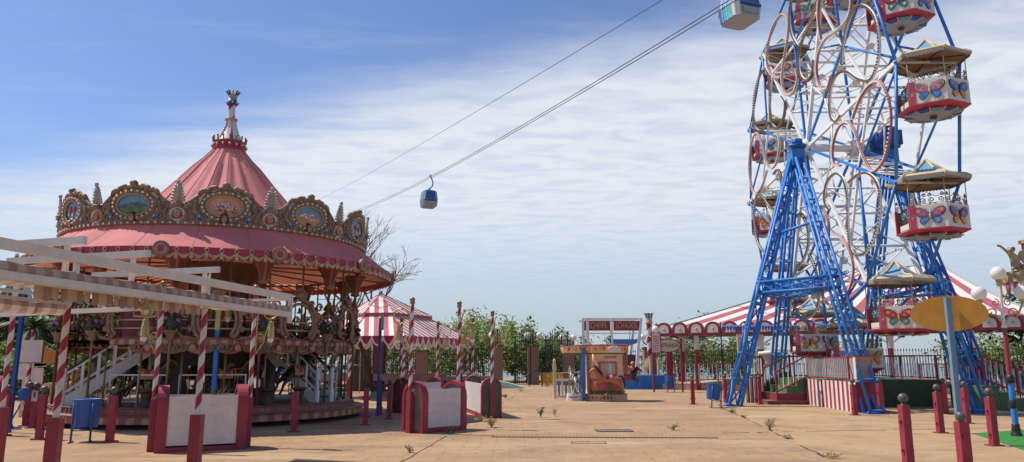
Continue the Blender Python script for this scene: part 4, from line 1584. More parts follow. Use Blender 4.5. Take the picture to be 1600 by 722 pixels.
prof = [(4.33, 5.26), (4.50, 5.10), (4.78, 4.90), (5.06, 4.68), (5.32, 4.46)]
vs = []
for i, (r_, z) in enumerate(prof):
    for k in range(nf):
        sag = -.02 * (1 - math.cos(2 * pi * k / 6)) * math.sin(pi * i / 4) - .006 * math.sin(k * 2.1 + i)
        a = 2 * pi * k / nf
        vs.append((r_ * math.cos(a), r_ * math.sin(a), z + sag))
fs = [(i * nf + k, i * nf + (k + 1) % nf, (i + 1) * nf + (k + 1) % nf, (i + 1) * nf + k) for i in range(4) for k in range(nf)]
m.add(vs, fs, canvas, True)
m.build('awning_skirt', ca)
m = MB()
for k in range(3, nf, 6):
    m.tube([V(vs[i * nf + k]) + V((0, 0, .003)) for i in range(5)], .005, seam, 4, caps=False)
m.build('skirt_seams', ca)
m = MB()
m.lathe([(5.29, 4.36), (4.3, 4.47), (3.0, 4.56), (1.43, 4.64)], None, n=168, matf=lambda i, k: canvas_r if (k // 1) % 2 else canvas_c)
m.build('striped_lining', ca)
m = MB()
for k in range(12):
    a = 2 * pi * k / 12
    m.bar((1.4 * math.cos(a), 1.4 * math.sin(a), 4.60), (5.15 * math.cos(a), 5.15 * math.sin(a), 4.33), .05, brownmetal)
m.lathe([(4.25, 4.42), (4.25, 4.55), (4.32, 4.55), (4.32, 4.42)], brownpanel, n=48)
m.build('roof_beams', ca)
# eave valance
m = MB()
q = MB()
nv = 96
r_ = 5.345
for k in range(nv):
    for i in range(6):
        a0_, a1_ = 2 * pi * (k + i / 6) / nv, 2 * pi * (k + (i + 1) / 6) / nv
        f0, f1 = math.sin(pi * i / 6), math.sin(pi * (i + 1) / 6)
        X = lambda a, rr, z: (rr * math.cos(a), rr * math.sin(a), z)
        m.add([X(a0_, r_, 4.475), X(a1_, r_, 4.475), X(a1_, r_, 4.31 - .09 * f1), X(a0_, r_, 4.31 - .09 * f0)], [(3, 2, 1, 0)], redpole)
        q.add([X(a0_, r_ + .012, 4.37 - .10 * f0), X(a1_, r_ + .012, 4.37 - .10 * f1), X(a1_, r_ + .02, 4.33 - .15 * f1), X(a0_, r_ + .02, 4.33 - .15 * f0)], [(3, 2, 1, 0)], goldl)
    a = 2 * pi * k / nv
    u, w = V((math.cos(a), math.sin(a), 0)), V((-math.sin(a), math.cos(a), 0))
    q.tube([u * (r_ + .03) + w * .045 * math.cos(t) + V((0, 0, 4.40 + .05 * math.sin(t))) for t in [i * pi / 4 for i in range(8)]], .016, goldl, 4, closed=True)
    q.prism([(-.02, 4.36), (.02, 4.36), (.05, 4.2), (0, 4.17), (-.05, 4.2)], .02, goldl, u * (r_ + .015), w)
m.build('valance', ca); q.build('valance_swags', ca)
m = MB()
for k in range(168):
    a = 2 * pi * (k + .5) / 168
    for z, rr in ((4.30, 5.22),):
        a0_, a1_ = 2 * pi * k / 168, 2 * pi * (k + 1) / 168
        m.add([X(a0_, rr, z + .1), X(a1_, rr, z + .1), X(a1_, rr, z - .1), X(a, rr, z - .13), X(a0_, rr, z - .1)], [(0, 1, 2, 3, 4)], pinkband if k % 2 else tent_r)
m.build('inner_valance', ca)
for k, a in enumerate(n12):
    a += pi / 12
    u, w = V((math.cos(a), math.sin(a), 0)), V((-math.sin(a), math.cos(a), 0))
    o_ = u * (r_ + .02)
    m = MB()
    m.prism([(.20 * math.cos(i * pi / 14), 4.40 + .20 * math.sin(i * pi / 14)) for i in range(28)], .06, gold, o_, w)
    md_ = m.build('medallion', ca)
    m = MB()
    m.prism([(.145 * math.cos(i * pi / 12), 4.40 + .145 * math.sin(i * pi / 12)) for i in range(24)], .01, goldl, o_ + u * .06, w)
    m.prism([(.125 * math.cos(i * pi / 8) * (1 if i % 2 else .42), 4.40 + .125 * math.sin(i * pi / 8) * (1 if i % 2 else .42)) for i in range(16)], .012, redpole, o_ + u * .072, w)
    m.tube([o_ + u * .065 + w * .175 * math.cos(t) + V((0, 0, 4.4 + .175 * math.sin(t))) for t in [i * pi / 10 for i in range(20)]], .022, gold, 5, closed=True)
    m.build('star', md_)

# cornice
RC = 4.36
def C(s, z, off=0.0, a0=0.0):
    a = a0 + s / RC
    rr = RC + off + .10 * (z - 5.2)
    return V((rr * math.cos(a), rr * math.sin(a), z))
m = MB()
m.lathe([(RC - .02, 5.18), (RC + .10, 5.18), (RC + .12, 5.22), (RC + .10, 5.27), (RC, 5.28)], gold, n=96)
for k in range(150):
    a = 2 * pi * k / 150
    m.sphere(((RC + .13) * math.cos(a), (RC + .13) * math.sin(a), 5.225), .036, bead, 6, 4)
m.build('bead_moulding', ca)
SEG = 2 * pi * RC / 12
def top(s):
    s = abs(s)
    if s < .62:
        x = s / .62
        return 5.2 + .80 + .20 * math.sqrt(max(0, 1 - x * x)) + .03 * math.cos(s * 21)
    if s < .86:
        x = (s - .62) / .24
        return 5.2 + .80 - .24 * (3 * x * x - 2 * x ** 3)
    return 5.2 + .56 - .03 * math.sin((s - .86) / (SEG / 2 - .86) * pi / 2)

def board_mesh():
    m = MB()
    k = 48
    vs = []
    ss = [-SEG / 2 + SEG * i / k for i in range(k + 1)]
    for s in ss:
        vs += [C(s, 5.2, .03), C(s, top(s), .03), C(s, top(s), -.05), C(s, 5.2, -.05)]
    fs = []
    for i in range(k):
        a, b = i * 4, i * 4 + 4
        fs += [(a, b, b + 1, a + 1), (a + 1, b + 1, b + 2, a + 2), (a + 2, b + 2, b + 3, a + 3)]
    m.add(vs, fs, [cream, gold, brownpanel] * k)
    return m
def carving():
    m = MB()
    # carved crest following the top edge
    ss = [-.64 + 1.28 * i / 34 for i in range(35)]
    m.tube([C(s, top(s) - .02, .04) for s in ss], [.05 + .022 * abs(math.sin(i * .9)) for i in range(35)], gold, 6)
    for i in range(9):
        s = -.5 + i * .125
        m.sphere(C(s, top(s) + .0, .05), .075, gold, 7, 5, (1, 1, .8))
    m.sphere(C(0, top(0) + .04, .05), .11, gold, 8, 5, (1.0, 1, .8))
    # body of acanthus around the oval
    fr = lambda t, rx, rz: (rx * math.cos(t), 5.70 + rz * math.sin(t))
    k = 40
    vs, fs = [], []
    for i in range(k):
        t = 2 * pi * i / k
        a_ = fr(t, .46, .29)
        b_ = fr(t, .64 + .03 * math.sin(6 * t), .44 + .02 * math.sin(9 * t))
        vs += [C(a_[0], a_[1], .05), C((a_[0] + b_[0]) / 2, (a_[1] + b_[1]) / 2, .13), C(b_[0], b_[1], .04)]
    for i in range(k):
        a, b = 3 * i, 3 * ((i + 1) % k)
        fs += [(a, b, b + 1, a + 1), (a + 1, b + 1, b + 2, a + 2)]
    m.add(vs, fs, gold, True)
    m.tube([C(*fr(2 * pi * i / 36, .455, .285), .09) for i in range(36)], .022, goldl, 5, closed=True)
    for sg in (-1, 1):
        def sp(cx, cz, r0, turns, a0, th, inv=1):
            pts = []
            for i in range(20):
                rr = r0 * (1 - .85 * i / 19)
                t = a0 + inv * 2 * pi * turns * i / 19
                pts.append(C(sg * (cx + rr * math.cos(t)), cz + rr * math.sin(t), .06 + .02 * i / 19))
            m.tube(pts, [th * (1 - .5 * i / 19) for i in range(20)], gold, 6)
        sp(.80, 5.66, .14, 1.4, pi * .9, .045)
        sp(.78, 5.40, .15, 1.4, pi * 1.3, .05, -1)
        sp(.50, 5.36, .10, 1.2, 0, .035)
        sp(.86, 5.84 - .12, .09, 1.2, pi * .5, .03)
        sp(.98, 5.36, .10, 1.3, pi * .8, .035)
        m.tube([C(sg * .42, 5.30, .06), C(sg * .6, 5.42, .08), C(sg * .74, 5.55, .09), C(sg * .70, 5.74, .07), C(sg * .66, 5.88, .05)], [.03, .06, .065, .05, .02], gold, 6)
        m.tube([C(sg * .2, 5.27, .05), C(sg * .5, 5.29, .07), C(sg * .8, 5.28, .06), C(sg * 1.0, 5.30, .05)], [.03, .045, .04, .02], gold, 6)
        m.tube([C(sg * .62, 5.98, .05), C(sg * .72, 5.9, .05), C(sg * .85, 5.80, .05), C(sg * .97, 5.74, .04)], [.05, .045, .04, .02], gold, 6)
    return m
def beads():
    m = MB()
    for i in range(22):
        t = 2 * pi * (i + .5) / 22
        m.sphere(C(.545 * math.cos(t), 5.70 + .36 * math.sin(t), .13), .032, bead, 6, 5)
    return m
def face_mesh(hair, hat=None):
    m = MB()
    c = C(0, 5.36, .12)
    m.sphere(c, .085, skin, 12, 9, (1, .85, 1.25))
    u = V((1, 0, 0))
    m.sphere(c + u * .09 + V((0, 0, -.01)), .022, skin, 6, 5, (1, .8, 1.4))
    for s in (-1, 1):
        m.sphere(c + V((.078, s * .034, .025)), .014, darkln, 6, 4)
    m.sphere(c + V((.078, 0, -.05)), .024, redpole, 6, 4, (.5, 1.1, .45))
    m.sphere(c + V((-.055, 0, .05)), .118, hair, 10, 7, (.8, 1, 1))
    m.sphere(c + V((-.03, .075, -.03)), .05, hair, 8, 5)
    m.sphere(c + V((-.03, -.075, -.03)), .05, hair, 8, 5)
    return m
def flowerettes():
    m = MB()
    for sg in (-1, 1):
        for i in range(6):
            t = i * pi / 3
            m.sphere(C(sg * .60 + .045 * math.cos(t), 5.40 + .045 * math.sin(t), .12), .03, wingb, 6, 4)
        m.sphere(C(sg * .60, 5.40, .14), .025, bead, 6, 4)
    return m
def painting(kind):
    m = MB()
    k = 32
    E_ = lambda t, f=1.0: (.50 * f * math.cos(t), 5.71 + .32 * f * math.sin(t))
    rings = [C(0, 5.71, .045)]
    for f in (.5, 1.0):
        rings += [C(*E_(2 * pi * i / k, f), .045) for i in range(k)]
    fs = [(0, 1 + i, 1 + (i + 1) % k) for i in range(k)] + [(1 + i, 1 + k + i, 1 + k + (i + 1) % k, 1 + (i + 1) % k) for i in range(k)]
    basec = {0: skyp, 1: rosep, 2: skyp, 3: skyp}[kind]
    m.add(rings, fs, basec)
    g = random.Random(kind + 3)
    if kind in (0, 2):
        low = [(x, 5.70 - .30 * math.sqrt(max(0, 1 - (x / .47) ** 2)) + .004) for x in [-.44 + .88 * i / 16 for i in range(17)]]
        h_ = [(x, 5.72 + .05 * math.cos(x * 6) + g.uniform(-.015, .015)) for x, _ in low]
        for i in range(16):
            m.add([C(*low[i], .052), C(*low[i + 1], .052), C(*h_[i + 1], .052), C(*h_[i], .052)], [(0, 1, 2, 3)], hillp if kind == 0 else rosep)
        h2 = [(x, min(5.64 + .02 * math.sin(x * 9), hh - .02)) for (x, _), (_, hh) in zip(low, h_)]
        for i in range(16):
            m.add([C(*low[i], .057), C(*low[i + 1], .057), C(*h2[i + 1], .057), C(*h2[i], .057)], [(0, 1, 2, 3)], meadow if kind == 0 else creamband)
        if kind == 2:
            for i in range(40):
                x = g.uniform(-.3, .3)
                zz = 5.66 + g.uniform(-.04, .13) * (1 - abs(x) * 1.6)
                m.sphere(C(x, zz, .06), g.uniform(.02, .04), petalw if i % 3 else rosep, 6, 4, (.5, 1, 1))
    if kind == 1:
        for i in range(46):
            t, f = g.uniform(0, 2 * pi), g.random() ** .5
            x, zz = .31 * f * math.cos(t), 5.66 + .14 * f * math.sin(t)
            m.sphere(C(x, zz, .055), .038, (petalw, wingb, petalw, wingo, greendk)[i % 5], 7, 4, (.6, 1, 1))
            m.sphere(C(x, zz, .075), .014, wingo, 5, 3)
    if kind == 3:
        for i, (x, zz, mt, s) in enumerate(((-.12, 5.76, tubr, .09), (.12, 5.74, tubr, .08), (0, 5.62, petalw, .06), (-.25, 5.65, petalw, .05), (.26, 5.66, petalw, .05))):
            m.sphere(C(x, zz, .055), s, mt, 8, 5, (.35, 1, 1.1))
            m.tube([C(x, zz - s, .06), C(x, zz - s * 1.8, .06)], .006, brownpanel, 4)
    return m
bo0 = board_mesh(); ca0 = carving(); be0 = beads(); fl0 = flowerettes()
M_ = {}
def cached(key, mbx):
    if key not in M_:
        o = mbx.build(key)
        M_[key] = o.data
        bpy.data.objects.remove(o)
    return M_[key]
kinds = [1, 2, 3, 0, 2, 1, 0, 3, 1, 2, 3, 0]
for k in range(12):
    b = mesh_obj('cornice_panel', cached('cornice_panel', bo0), ca)
    b.rotation_euler.z = 2 * pi * k / 12
    mesh_obj('carved_frame', cached('carved_frame', ca0), b)
    mesh_obj('beads', cached('beads', be0), b)
    mesh_obj('rosettes', cached('rosettes', fl0), b)
    mesh_obj('painting', cached('painting%d' % kinds[k], painting(kinds[k])), b)
    mesh_obj('face', cached('face%d' % (k % 2), face_mesh(wooddk if k % 2 else horsed)), b)
def plume_mesh():
    m = MB()
    s0_ = SEG / 2
    m.lathe([(.13, 0), (.16, .02), (.13, .06), (.17, .10), (.12, .14)], gold, C(s0_, 5.62, .05), 10)
    for i in range(7):
        f = i / 6
        z = 5.76 + .48 * f
        wv = .15 * (1 - f) ** .6 + .02
        for sg in (-1, 1):
            m.tube([C(s0_, z - .05, .06), C(s0_ + sg * wv * .7, z + .03, .08), C(s0_ + sg * wv * 1.05, z + .07, .06), C(s0_ + sg * wv, z + .01, .06)], [.03, .035, .03, .012], plume, 6)
    m.tube([C(s0_, 5.72, .06), C(s0_, 6.28, .07)], [.05, .035], plume, 6)
    m.sphere(C(s0_, 6.31, .07), .055, plume, 8, 6)
    return m
def cartouche():
    m = MB()
    s0_ = SEG / 2
    for rr, th, mt in ((.215, .045, gold), (.175, .03, bead), (.135, .02, goldl)):
        m.tube([C(s0_ + rr * math.cos(t), 5.46 + rr * math.sin(t), .06) for t in [i * pi / 12 for i in range(24)]], th, mt, 6, closed=True)
    vs = [C(s0_, 5.46, .05)] + [C(s0_ + .16 * math.cos(i * pi / 10), 5.46 + .16 * math.sin(i * pi / 10), .05) for i in range(20)]
    m.add(vs, [(0, 1 + i, 1 + (i + 1) % 20) for i in range(20)], tubr)
    for sg in (-1, 1):
        m.tube([C(s0_ + sg * .1, 5.27, .06), C(s0_ + sg * .2, 5.33, .07), C(s0_ + sg * .26, 5.42, .06)], [.03, .05, .02], gold, 6)
    return m
def cartouche_face():
    m = MB()
    s0_ = SEG / 2
    c = C(s0_, 5.45, .09)
    u = V((c.x, c.y, 0)).normalized()
    w = V((-u.y, u.x, 0))
    m.sphere(c, .085, skin, 10, 8, (1, 1, 1.2))
    m.sphere(c + u * .09, .02, skin, 6, 4, (1, 1, 1.3))
    for sg in (-1, 1):
        m.sphere(c + u * .075 + w * sg * .033 + V((0, 0, .03)), .014, darkln, 6, 4)
    m.sphere(c + u * .08 + V((0, 0, -.045)), .02, redpole, 6, 4, (1, 1, .5))
    m.sphere(c + V((0, 0, .06)) - u * .02, .098, plume, 10, 6, (1, 1, .85))
    return m
pl0, ct0, cf0 = plume_mesh(), cartouche(), cartouche_face()
for k in range(12):
    b = mesh_obj('plume_finial', cached('plume_finial', pl0), ca)
    b.rotation_euler.z = 2 * pi * k / 12
    mesh_obj('cartouche', cached('cartouche', ct0), b)
    mesh_obj('mask', cached('mask', cf0), b)
# spire
m = MB()
m.lathe([(.46, 8.38), (.53, 8.42), (.51, 8.50), (.46, 8.66), (.50, 8.70), (.48, 8.74), (.38, 8.76)], redpole, n=24)
sp_ = m.build('spire_crown', ca)
m = MB()
for k in range(16):
    a = 2 * pi * k / 16
    m.sphere((.51 * math.cos(a), .51 * math.sin(a), 8.57), .05, goldl, 8, 5)
    m.sphere((.545 * math.cos(a), .545 * math.sin(a), 8.57), .034, bead, 6, 4)
    m.tube([(.50 * math.cos(a), .50 * math.sin(a), 8.70), (.52 * math.cos(a), .52 * math.sin(a), 8.84)], .025, gold, 5)
    m.sphere((.52 * math.cos(a), .52 * math.sin(a), 8.86), .035, gold, 6, 4)
m.build('crown_beads', sp_)
m = MB()
m.lathe([(.42, 8.74), (.32, 8.90), (.24, 9.08), (.175, 9.28), (.14, 9.44), (.13, 9.5)], None, n=24, matf=lambda i, k: pinkband if k % 4 == 0 else whitep)
for k in range(6):
    a = 2 * pi * k / 6
    for r_, z in ((.40, 8.80), (.355, 8.88), (.31, 8.96), (.275, 9.04), (.245, 9.12), (.22, 9.20), (.195, 9.28), (.175, 9.36)):
        m.sphere((r_ * math.cos(a), r_ * math.sin(a), z), .036, bead, 6, 4)
m.lathe([(.15, 9.46), (.2, 9.48), (.2, 9.54), (.14, 9.56)], plume, n=16)
m.build('flared_spire', ca)
m = MB()
stripe_pole(m, (0, 0, 9.55), .52, .115, .75, 14, redpole, whitep)
m.build('spire_shaft', ca)
m = MB()
m.lathe([(.14, 10.0), (.17, 10.02), (.17, 10.14), (.14, 10.16), (.13, 10.16), (.15, 10.34), (.16, 10.36)], None, n=18, matf=lambda i, k: bluedk if i < 3 else plume)
for k in range(8):
    a = 2 * pi * k / 8
    m.sphere((.19 * math.cos(a), .19 * math.sin(a), 10.08), .035, bead, 6, 4)
for k in range(9):
    a = 2 * pi * k / 9
    u = V((math.cos(a), math.sin(a), 0))
    m.tube([u * .13 + V((0, 0, 10.34)), u * .17 + V((0, 0, 10.43)), u * .21 + V((0, 0, 10.48)), u * .24 + V((0, 0, 10.45))], [.03, .03, .025, .015], darkln if k % 3 else plume, 5)
m.build('feather_finial', ca)
# rococo frames and flower baskets round the upper deck
def rococo():
    m = MB()
    u0 = 4.24
    P_ = lambda y, z, off=0: V((u0 + off - y * y / (2 * u0), y, z))
    for rr, th, mt in ((.47, .045, gold), (.58, .06, gold)):
        pts = [P_(rr * math.sin(t), 2.72 + rr * 1.12 * math.cos(t), .02) for t in [(-2.35 + 4.7 * i / 28) for i in range(29)]]
        m.tube(pts, th, mt, 6)
    for i in range(15):
        t = -2.2 + 4.4 * i / 14
        m.sphere(P_(.66 * math.sin(t), 2.72 + .70 * math.cos(t), .03), .085 if i % 2 else .06, gold if i % 2 else wooddk, 7, 5)
        if i % 3 == 0:
            m.sphere(P_(.6 * math.sin(t), 2.72 + .65 * math.cos(t), .1), .045, redpole, 6, 4)
            m.sphere(P_(.6 * math.sin(t), 2.72 + .65 * math.cos(t), .14), .022, bead, 6, 4)
    for sg in (-1, 1):
        m.tube([P_(sg * .34, 2.36), P_(sg * .55, 2.26), P_(sg * .8, 2.28), P_(sg * .92, 2.42)], [.05, .06, .055, .02], gold, 6)
        m.tube([P_(sg * (.70 + .13 * math.cos(t) * (1 - t / 12)), 3.18 + .13 * math.sin(t) * (1 - t / 12)) for t in [i * .5 for i in range(16)]], .03, gold, 5)
        m.tube([P_(sg * (.78 + .11 * math.cos(t) * (1 - t / 12)), 2.86 + .11 * math.sin(t) * (1 - t / 12)) for t in [i * .5 for i in range(16)]], .03, gold, 5)
    m.sphere(P_(0, 3.46, .04), .17, gold, 8, 6, (.6, 1.2, .8))
    m.tube([P_(-.2, 3.5), P_(-.1, 3.62), P_(0, 3.68), P_(.1, 3.62), P_(.2, 3.5)], .05, gold, 6)
    return m
def basket():
    m = MB()
    a = pi / 12
    c = V((4.22 * math.cos(a), 4.22 * math.sin(a), 2.62))
    m.lathe([(.05, -.42), (.12, -.40), (.09, -.32), (.16, -.22), (.2, -.16)], gold, c, 12)
    g = random.Random(2)
    m.sphere(c, .2, greendk, 10, 7)
    for i in range(34):
        d = V((g.gauss(0, 1), g.gauss(0, 1), g.gauss(0, 1))).normalized() * .2
        m.sphere(c + d, .065, (darkln, horsed, wingv, greendk)[i % 4], 6, 4)
        if i % 4 == 0:
            m.sphere(c + d * 1.3, .025, rosep, 5, 3)
    return m
rc0, bk0 = rococo(), basket()
for k in range(12):
    for key, mbx in (('rococo_frame', rc0), ('flower_basket', bk0)):
        if key == 'rococo_frame' and k == 10:
            continue
        b = mesh_obj(key, cached(key, mbx), ca)
        b.rotation_euler.z = 2 * pi * k / 12
m = MB()
for z in (2.52, 2.74):
    m.tube([(4.05 * math.cos(R(-38 + 308 * k / 64)), 4.05 * math.sin(R(-38 + 308 * k / 64)), z) for k in range(65)], .018, cream, 5)
m.build('deck_rail', ca)
# upper deck seats
for k in range(6):
    a = 2 * pi * (k + .4) / 6
    u, w = V((math.cos(a), math.sin(a), 0)), V((-math.sin(a), math.cos(a), 0))
    c = u * 2.9 + V((0, 0, 2.3))
    m = MB()
    pts = [(-.55, 0), (.55, 0), (.62, .35), (.55, .75), (.35, .95), (-.1, .72), (-.4, .9), (-.62, .5)]
    m.prism(pts, .06, fanred, c - u * .3, w); m.prism(pts, .06, fanred, c + u * .3, w)
    m.box(c + V((0, 0, .35)), (.56, .9, .1), horsed, rz=a)
    m.build('coach', ca)
for k in range(10):
    a = 2 * pi * k / 10 + .12
    r_ = 3.25 if k % 2 else 2.55
    ba, tr_ = ((horsed, wingv), (horsed, tubr), (horsed, wingr), (horseg, wingb))[k % 4]
    horse(ca, (r_ * math.cos(a), r_ * math.sin(a), 1.28 + .08 * (k % 3)), a + pi / 2 , ba, darkln, tr_, goldl if k % 3 else wingo, (-.78, .82), .95)
# lower rails, stools
for k in range(12):
    if k in (1, 2, 9, 10):
        continue
    a0_, a1_ = 2 * pi * (k - .42) / 12, 2 * pi * (k + .42) / 12
    p0, p1 = V((3.72 * math.cos(a0_), 3.72 * math.sin(a0_), .52)), V((3.72 * math.cos(a1_), 3.72 * math.sin(a1_), .52))
    m = MB()
    for z in (.12, .80):
        m.bar(p0 + V((0, 0, z)), p1 + V((0, 0, z)), .035, whitep)
    for f in (0, .5, 1):
        q = p0.lerp(p1, f)
        m.bar(q, q + V((0, 0, .82)), .04, whitep)
    for i in range(1, 8):
        q = p0.lerp(p1, i / 8)
        m.bar(q + V((0, 0, .12)), q + V((0, 0, .80)), .016, brownmetal)
    m.build('guard_rail', ca)
for a, r_ in ((.35, 3.95), (.62, 3.9), (.12, 3.95), (-.62, 3.95), (-.4, 4.0)):
    m = MB()
    m.lathe([(.2, 0), (.16, .06), (.12, .2), (.14, .34), (.2, .40), (.2, .44), (.01, .45)], wooddk, (r_ * math.cos(a), r_ * math.sin(a), .515), 9, smooth=False)
    m.build('stool', ca)
# stairs
inv = parent_inv(ca)
def stairs(a, b, label, w=.62):
    a, b = inv @ V(a), inv @ V(b)
    d = b - a
    hd = V((d.x, d.y, 0)).normalized()
    sd = V((-hd.y, hd.x, 0))
    m = MB()
    for s in (-1, 1):
        q0, q1 = a + sd * s * w / 2, b + sd * s * w / 2
        m.bar(q0 + V((0, 0, .05)), q1 + V((0, 0, .05)), .05, steelw, .28)
    st = m.build('stairs', ca)
    m = MB()
    for i in range(9):
        f = (i + .5) / 9
        m.box(a + d * f + V((0, 0, .06)), (.24, w - .06, .03), wooddk, rz=math.atan2(hd.y, hd.x))
    m.build('treads', st)
    for s in (-1, 1):
        m = MB()
        q0, q1 = a + sd * s * (w / 2 + .002), b + sd * s * (w / 2 + .002)
        m.bar(q0 + V((0, 0, .92)), q1 + V((0, 0, .92)), .05, wooddk, .045)
        m.bar(q0 + V((0, 0, .86)), q1 + V((0, 0, .86)), .04, steelw, .05)
        m.bar(q0 + V((0, 0, .36)), q1 + V((0, 0, .36)), .035, steelw, .045)
        for i in range(1, 7):
            q = q0.lerp(q1, i / 6.5)
            m.bar(q + V((0, 0, .1)), q + V((0, 0, .86)), .055, steelw)
        c = q0 - hd * .05
        m.lathe([(.07, 0), (.07, .35), (.045, .38), (.05, .5), (.04, .62), (.065, .68), (.065, .84), (.04, .86), (.065, .93), (.05, .99), (.01, 1.0)], steelw, c, 12)
        m.build('handrail', st)
    return st
stairs((-12.0, 20.2, .5), (-9.95, 21.45, 2.28), '')
stairs((-5.55, 22.1, .5), (-7.75, 23.2, 2.28), '')
# ------------------------------------------------------------------ ferris wheel
WX, WY, HZ, RW, HS = 13.15, 29.3, 10.35, 7.35, 1.0
A0 = R(5)
fw = thing('ferris_wheel', 'tall ferris wheel with blue lattice towers, white spokes and pink bulb scrolls', 'ferris wheel', (WX, WY, 0))
def catmull(P_, n):
    out = []
    for i in range(len(P_) - 1):
        a, b, c, d = P_[max(i - 1, 0)], P_[i], P_[i + 1], P_[min(i + 2, len(P_) - 1)]
        for k in range(n):
            t = k / n
            out.append(.5 * (2 * b + (c - a) * t + (2 * a - 5 * b + 4 * c - d) * t * t + (3 * b - a - 3 * c + d) * t ** 3))
    return out + [P_[-1]]
def wp(x, r, a):
    return V((x, -r * math.cos(a), HZ + r * math.sin(a)))
for sx in (-1, 1):
    x = sx * HS
    m = MB()
    for k in range(12):
        a, b = A0 + k * pi / 6, A0 + (k + 1) * pi / 6
        m.tube([wp(x, RW, a), wp(x, RW, b)], .052, blue, 8)
        m.sphere(wp(x, RW, a), .085, blue, 8, 6)
    m.build('rim', fw)
    for k in range(12):
        a = A0 + k * pi / 6
        m = MB()
        if k % 2 == 0:
            m.bar(wp(x, .2, a), wp(x, RW, a), .13, steelw, .10, up=(1, 0, 0))
        else:
            m.bar(wp(x, .2, a), wp(x, RW, a), .085, blue, .085, up=(1, 0, 0))
        m.build('spoke', fw)
    # inner polygon: white chevrons, and blue braces from the inner nodes to the rim joints
    m, q = MB(), MB()
    for k in range(12):
        a = A0 + k * pi / 6
        b = a + pi / 6
        if k % 2 == 0:
            mid = wp(x, 4.75, b)
            m.bar(wp(x, 5.6, a), mid, .075, steelw, .075, up=(1, 0, 0))
            m.bar(wp(x, 5.6, b + pi / 6), mid, .075, steelw, .075, up=(1, 0, 0))
            q.tube([mid, wp(x, RW, a + .02)], .045, blue, 6)
            q.tube([mid, wp(x, RW, b + pi / 6 - .02)], .045, blue, 6)
            q.sphere(mid, .08, blue, 8, 5)
        m.tube([wp(x, 2.5, a), wp(x, 2.5, b)], .032, steelw, 6)
    m.build('inner_ring', fw)
    q.build('brace', fw)
    # bulb-studded scrolls in every sector of the front rim
    for k in range(12 if sx < 0 else 0):
        c0 = A0 + (k + .5) * pi / 6
        col = steelw if (k + (sx > 0)) % 2 == 0 else pinkst
        dot = wingo if col is steelw else petalw
        dot = brownmetal if col is steelw else petalw
        ctl = [(4.4, -3), (5.1, 3.2), (5.9, 4.6), (6.6, 1.5), (7.0, -8), (6.75, -18.5), (6.0, -24), (5.2, -19.5), (4.55, -9.5), (3.95, -3), (3.2, -4), (2.75, -17), (3.05, -28), (3.55, -27)]
        cp = [wp(x + sx * .10, r_, c0 + R(10.2 + dg)) for r_, dg in ctl]
        pts = catmull(cp, 5)
        m = MB()
        vs, fs = [], []
        m.tube(pts, .043, col, 6)
        lo = m.build('scroll_loop', fw)
        if True:
            m = MB()
            for i in range(len(pts) - 1):
                for u in (.25, .75):
                    p = pts[i].lerp(pts[i + 1], u)
                    m.box(p + V((sx * .062, 0, 0)), (.03, .06, .06), dot)
                    d_ = (p - V((p.x, 0, HZ))).normalized()
                    m.box(p + d_ * -.06, (.06, .045, .045), dot)
            m.build('bulbs', lo)
for k in range(12):
    m, g2 = MB(), MB()
    a = A0 + k * pi / 6
    for r_ in (RW, 5.6, 3.9, 2.5):
        m.tube([wp(-HS, r_, a), wp(HS, r_, a)], .05 if r_ > 3 else .04, steelw, 6)
    for r0_, r1_ in ((2.5, 3.9), (3.9, 5.6), (5.6, RW)):
        m.tube([wp(-HS, r0_, a), wp(HS, r1_, a)], .024, steelw, 5)
        m.tube([wp(HS, r0_, a), wp(-HS, r1_, a)], .024, steelw, 5)
        p = (wp(-HS, r0_, a) + wp(HS, r1_, a)) / 2
        d = (wp(0, 1, a) - wp(0, 0, a)).normalized()
        g2.prism([(.16 * math.cos(i * pi / 4 + pi / 8), .16 * math.sin(i * pi / 4 + pi / 8)) for i in range(8)], .02, whitep, p, (1, 0, 0), d)
    cm_ = m.build('cross_member', fw)
    g2.build('gusset_plates', cm_)
m = MB()
for sx in (-1, 1):
    x = sx * HS
    m.M = Matrix.Translation((x, 0, HZ)) @ Matrix.Rotation(pi / 2, 4, 'Y')
    m.lathe([(.01, -.2), (.34, -.2), (.36, -.16), (.36, .16), (.34, .2), (.01, .2)], steelw, n=24)
    for i in range(12):
        t = i * pi / 6
        m.lathe([(.06, -.26), (.06, .26)], steelw, (.26 * math.cos(t), .26 * math.sin(t), 0), 6)
m.M = Matrix.Translation((0, 0, HZ)) @ Matrix.Rotation(pi / 2, 4, 'Y')
m.lathe([(.16, -1.75), (.16, 2.6)], steelw, n=16)
m.build('hub', fw)
m = MB()
m.box((2.2, -.1, HZ + .25), (.8, 1.3, .6), bluedk); m.box((1.7, .0, HZ - .1), (.3, .8, .5), bluedk)
m.M = Matrix.Translation((1.9, -.6, HZ + .2)) @ Matrix.Rotation(pi / 2, 4, 'X')
m.lathe([(.01, -.5), (.4, -.5), (.42, -.4), (.42, .5), (.3, .55), (.01, .55)], bluedk, n=20)
m.build('drive_motor', fw)
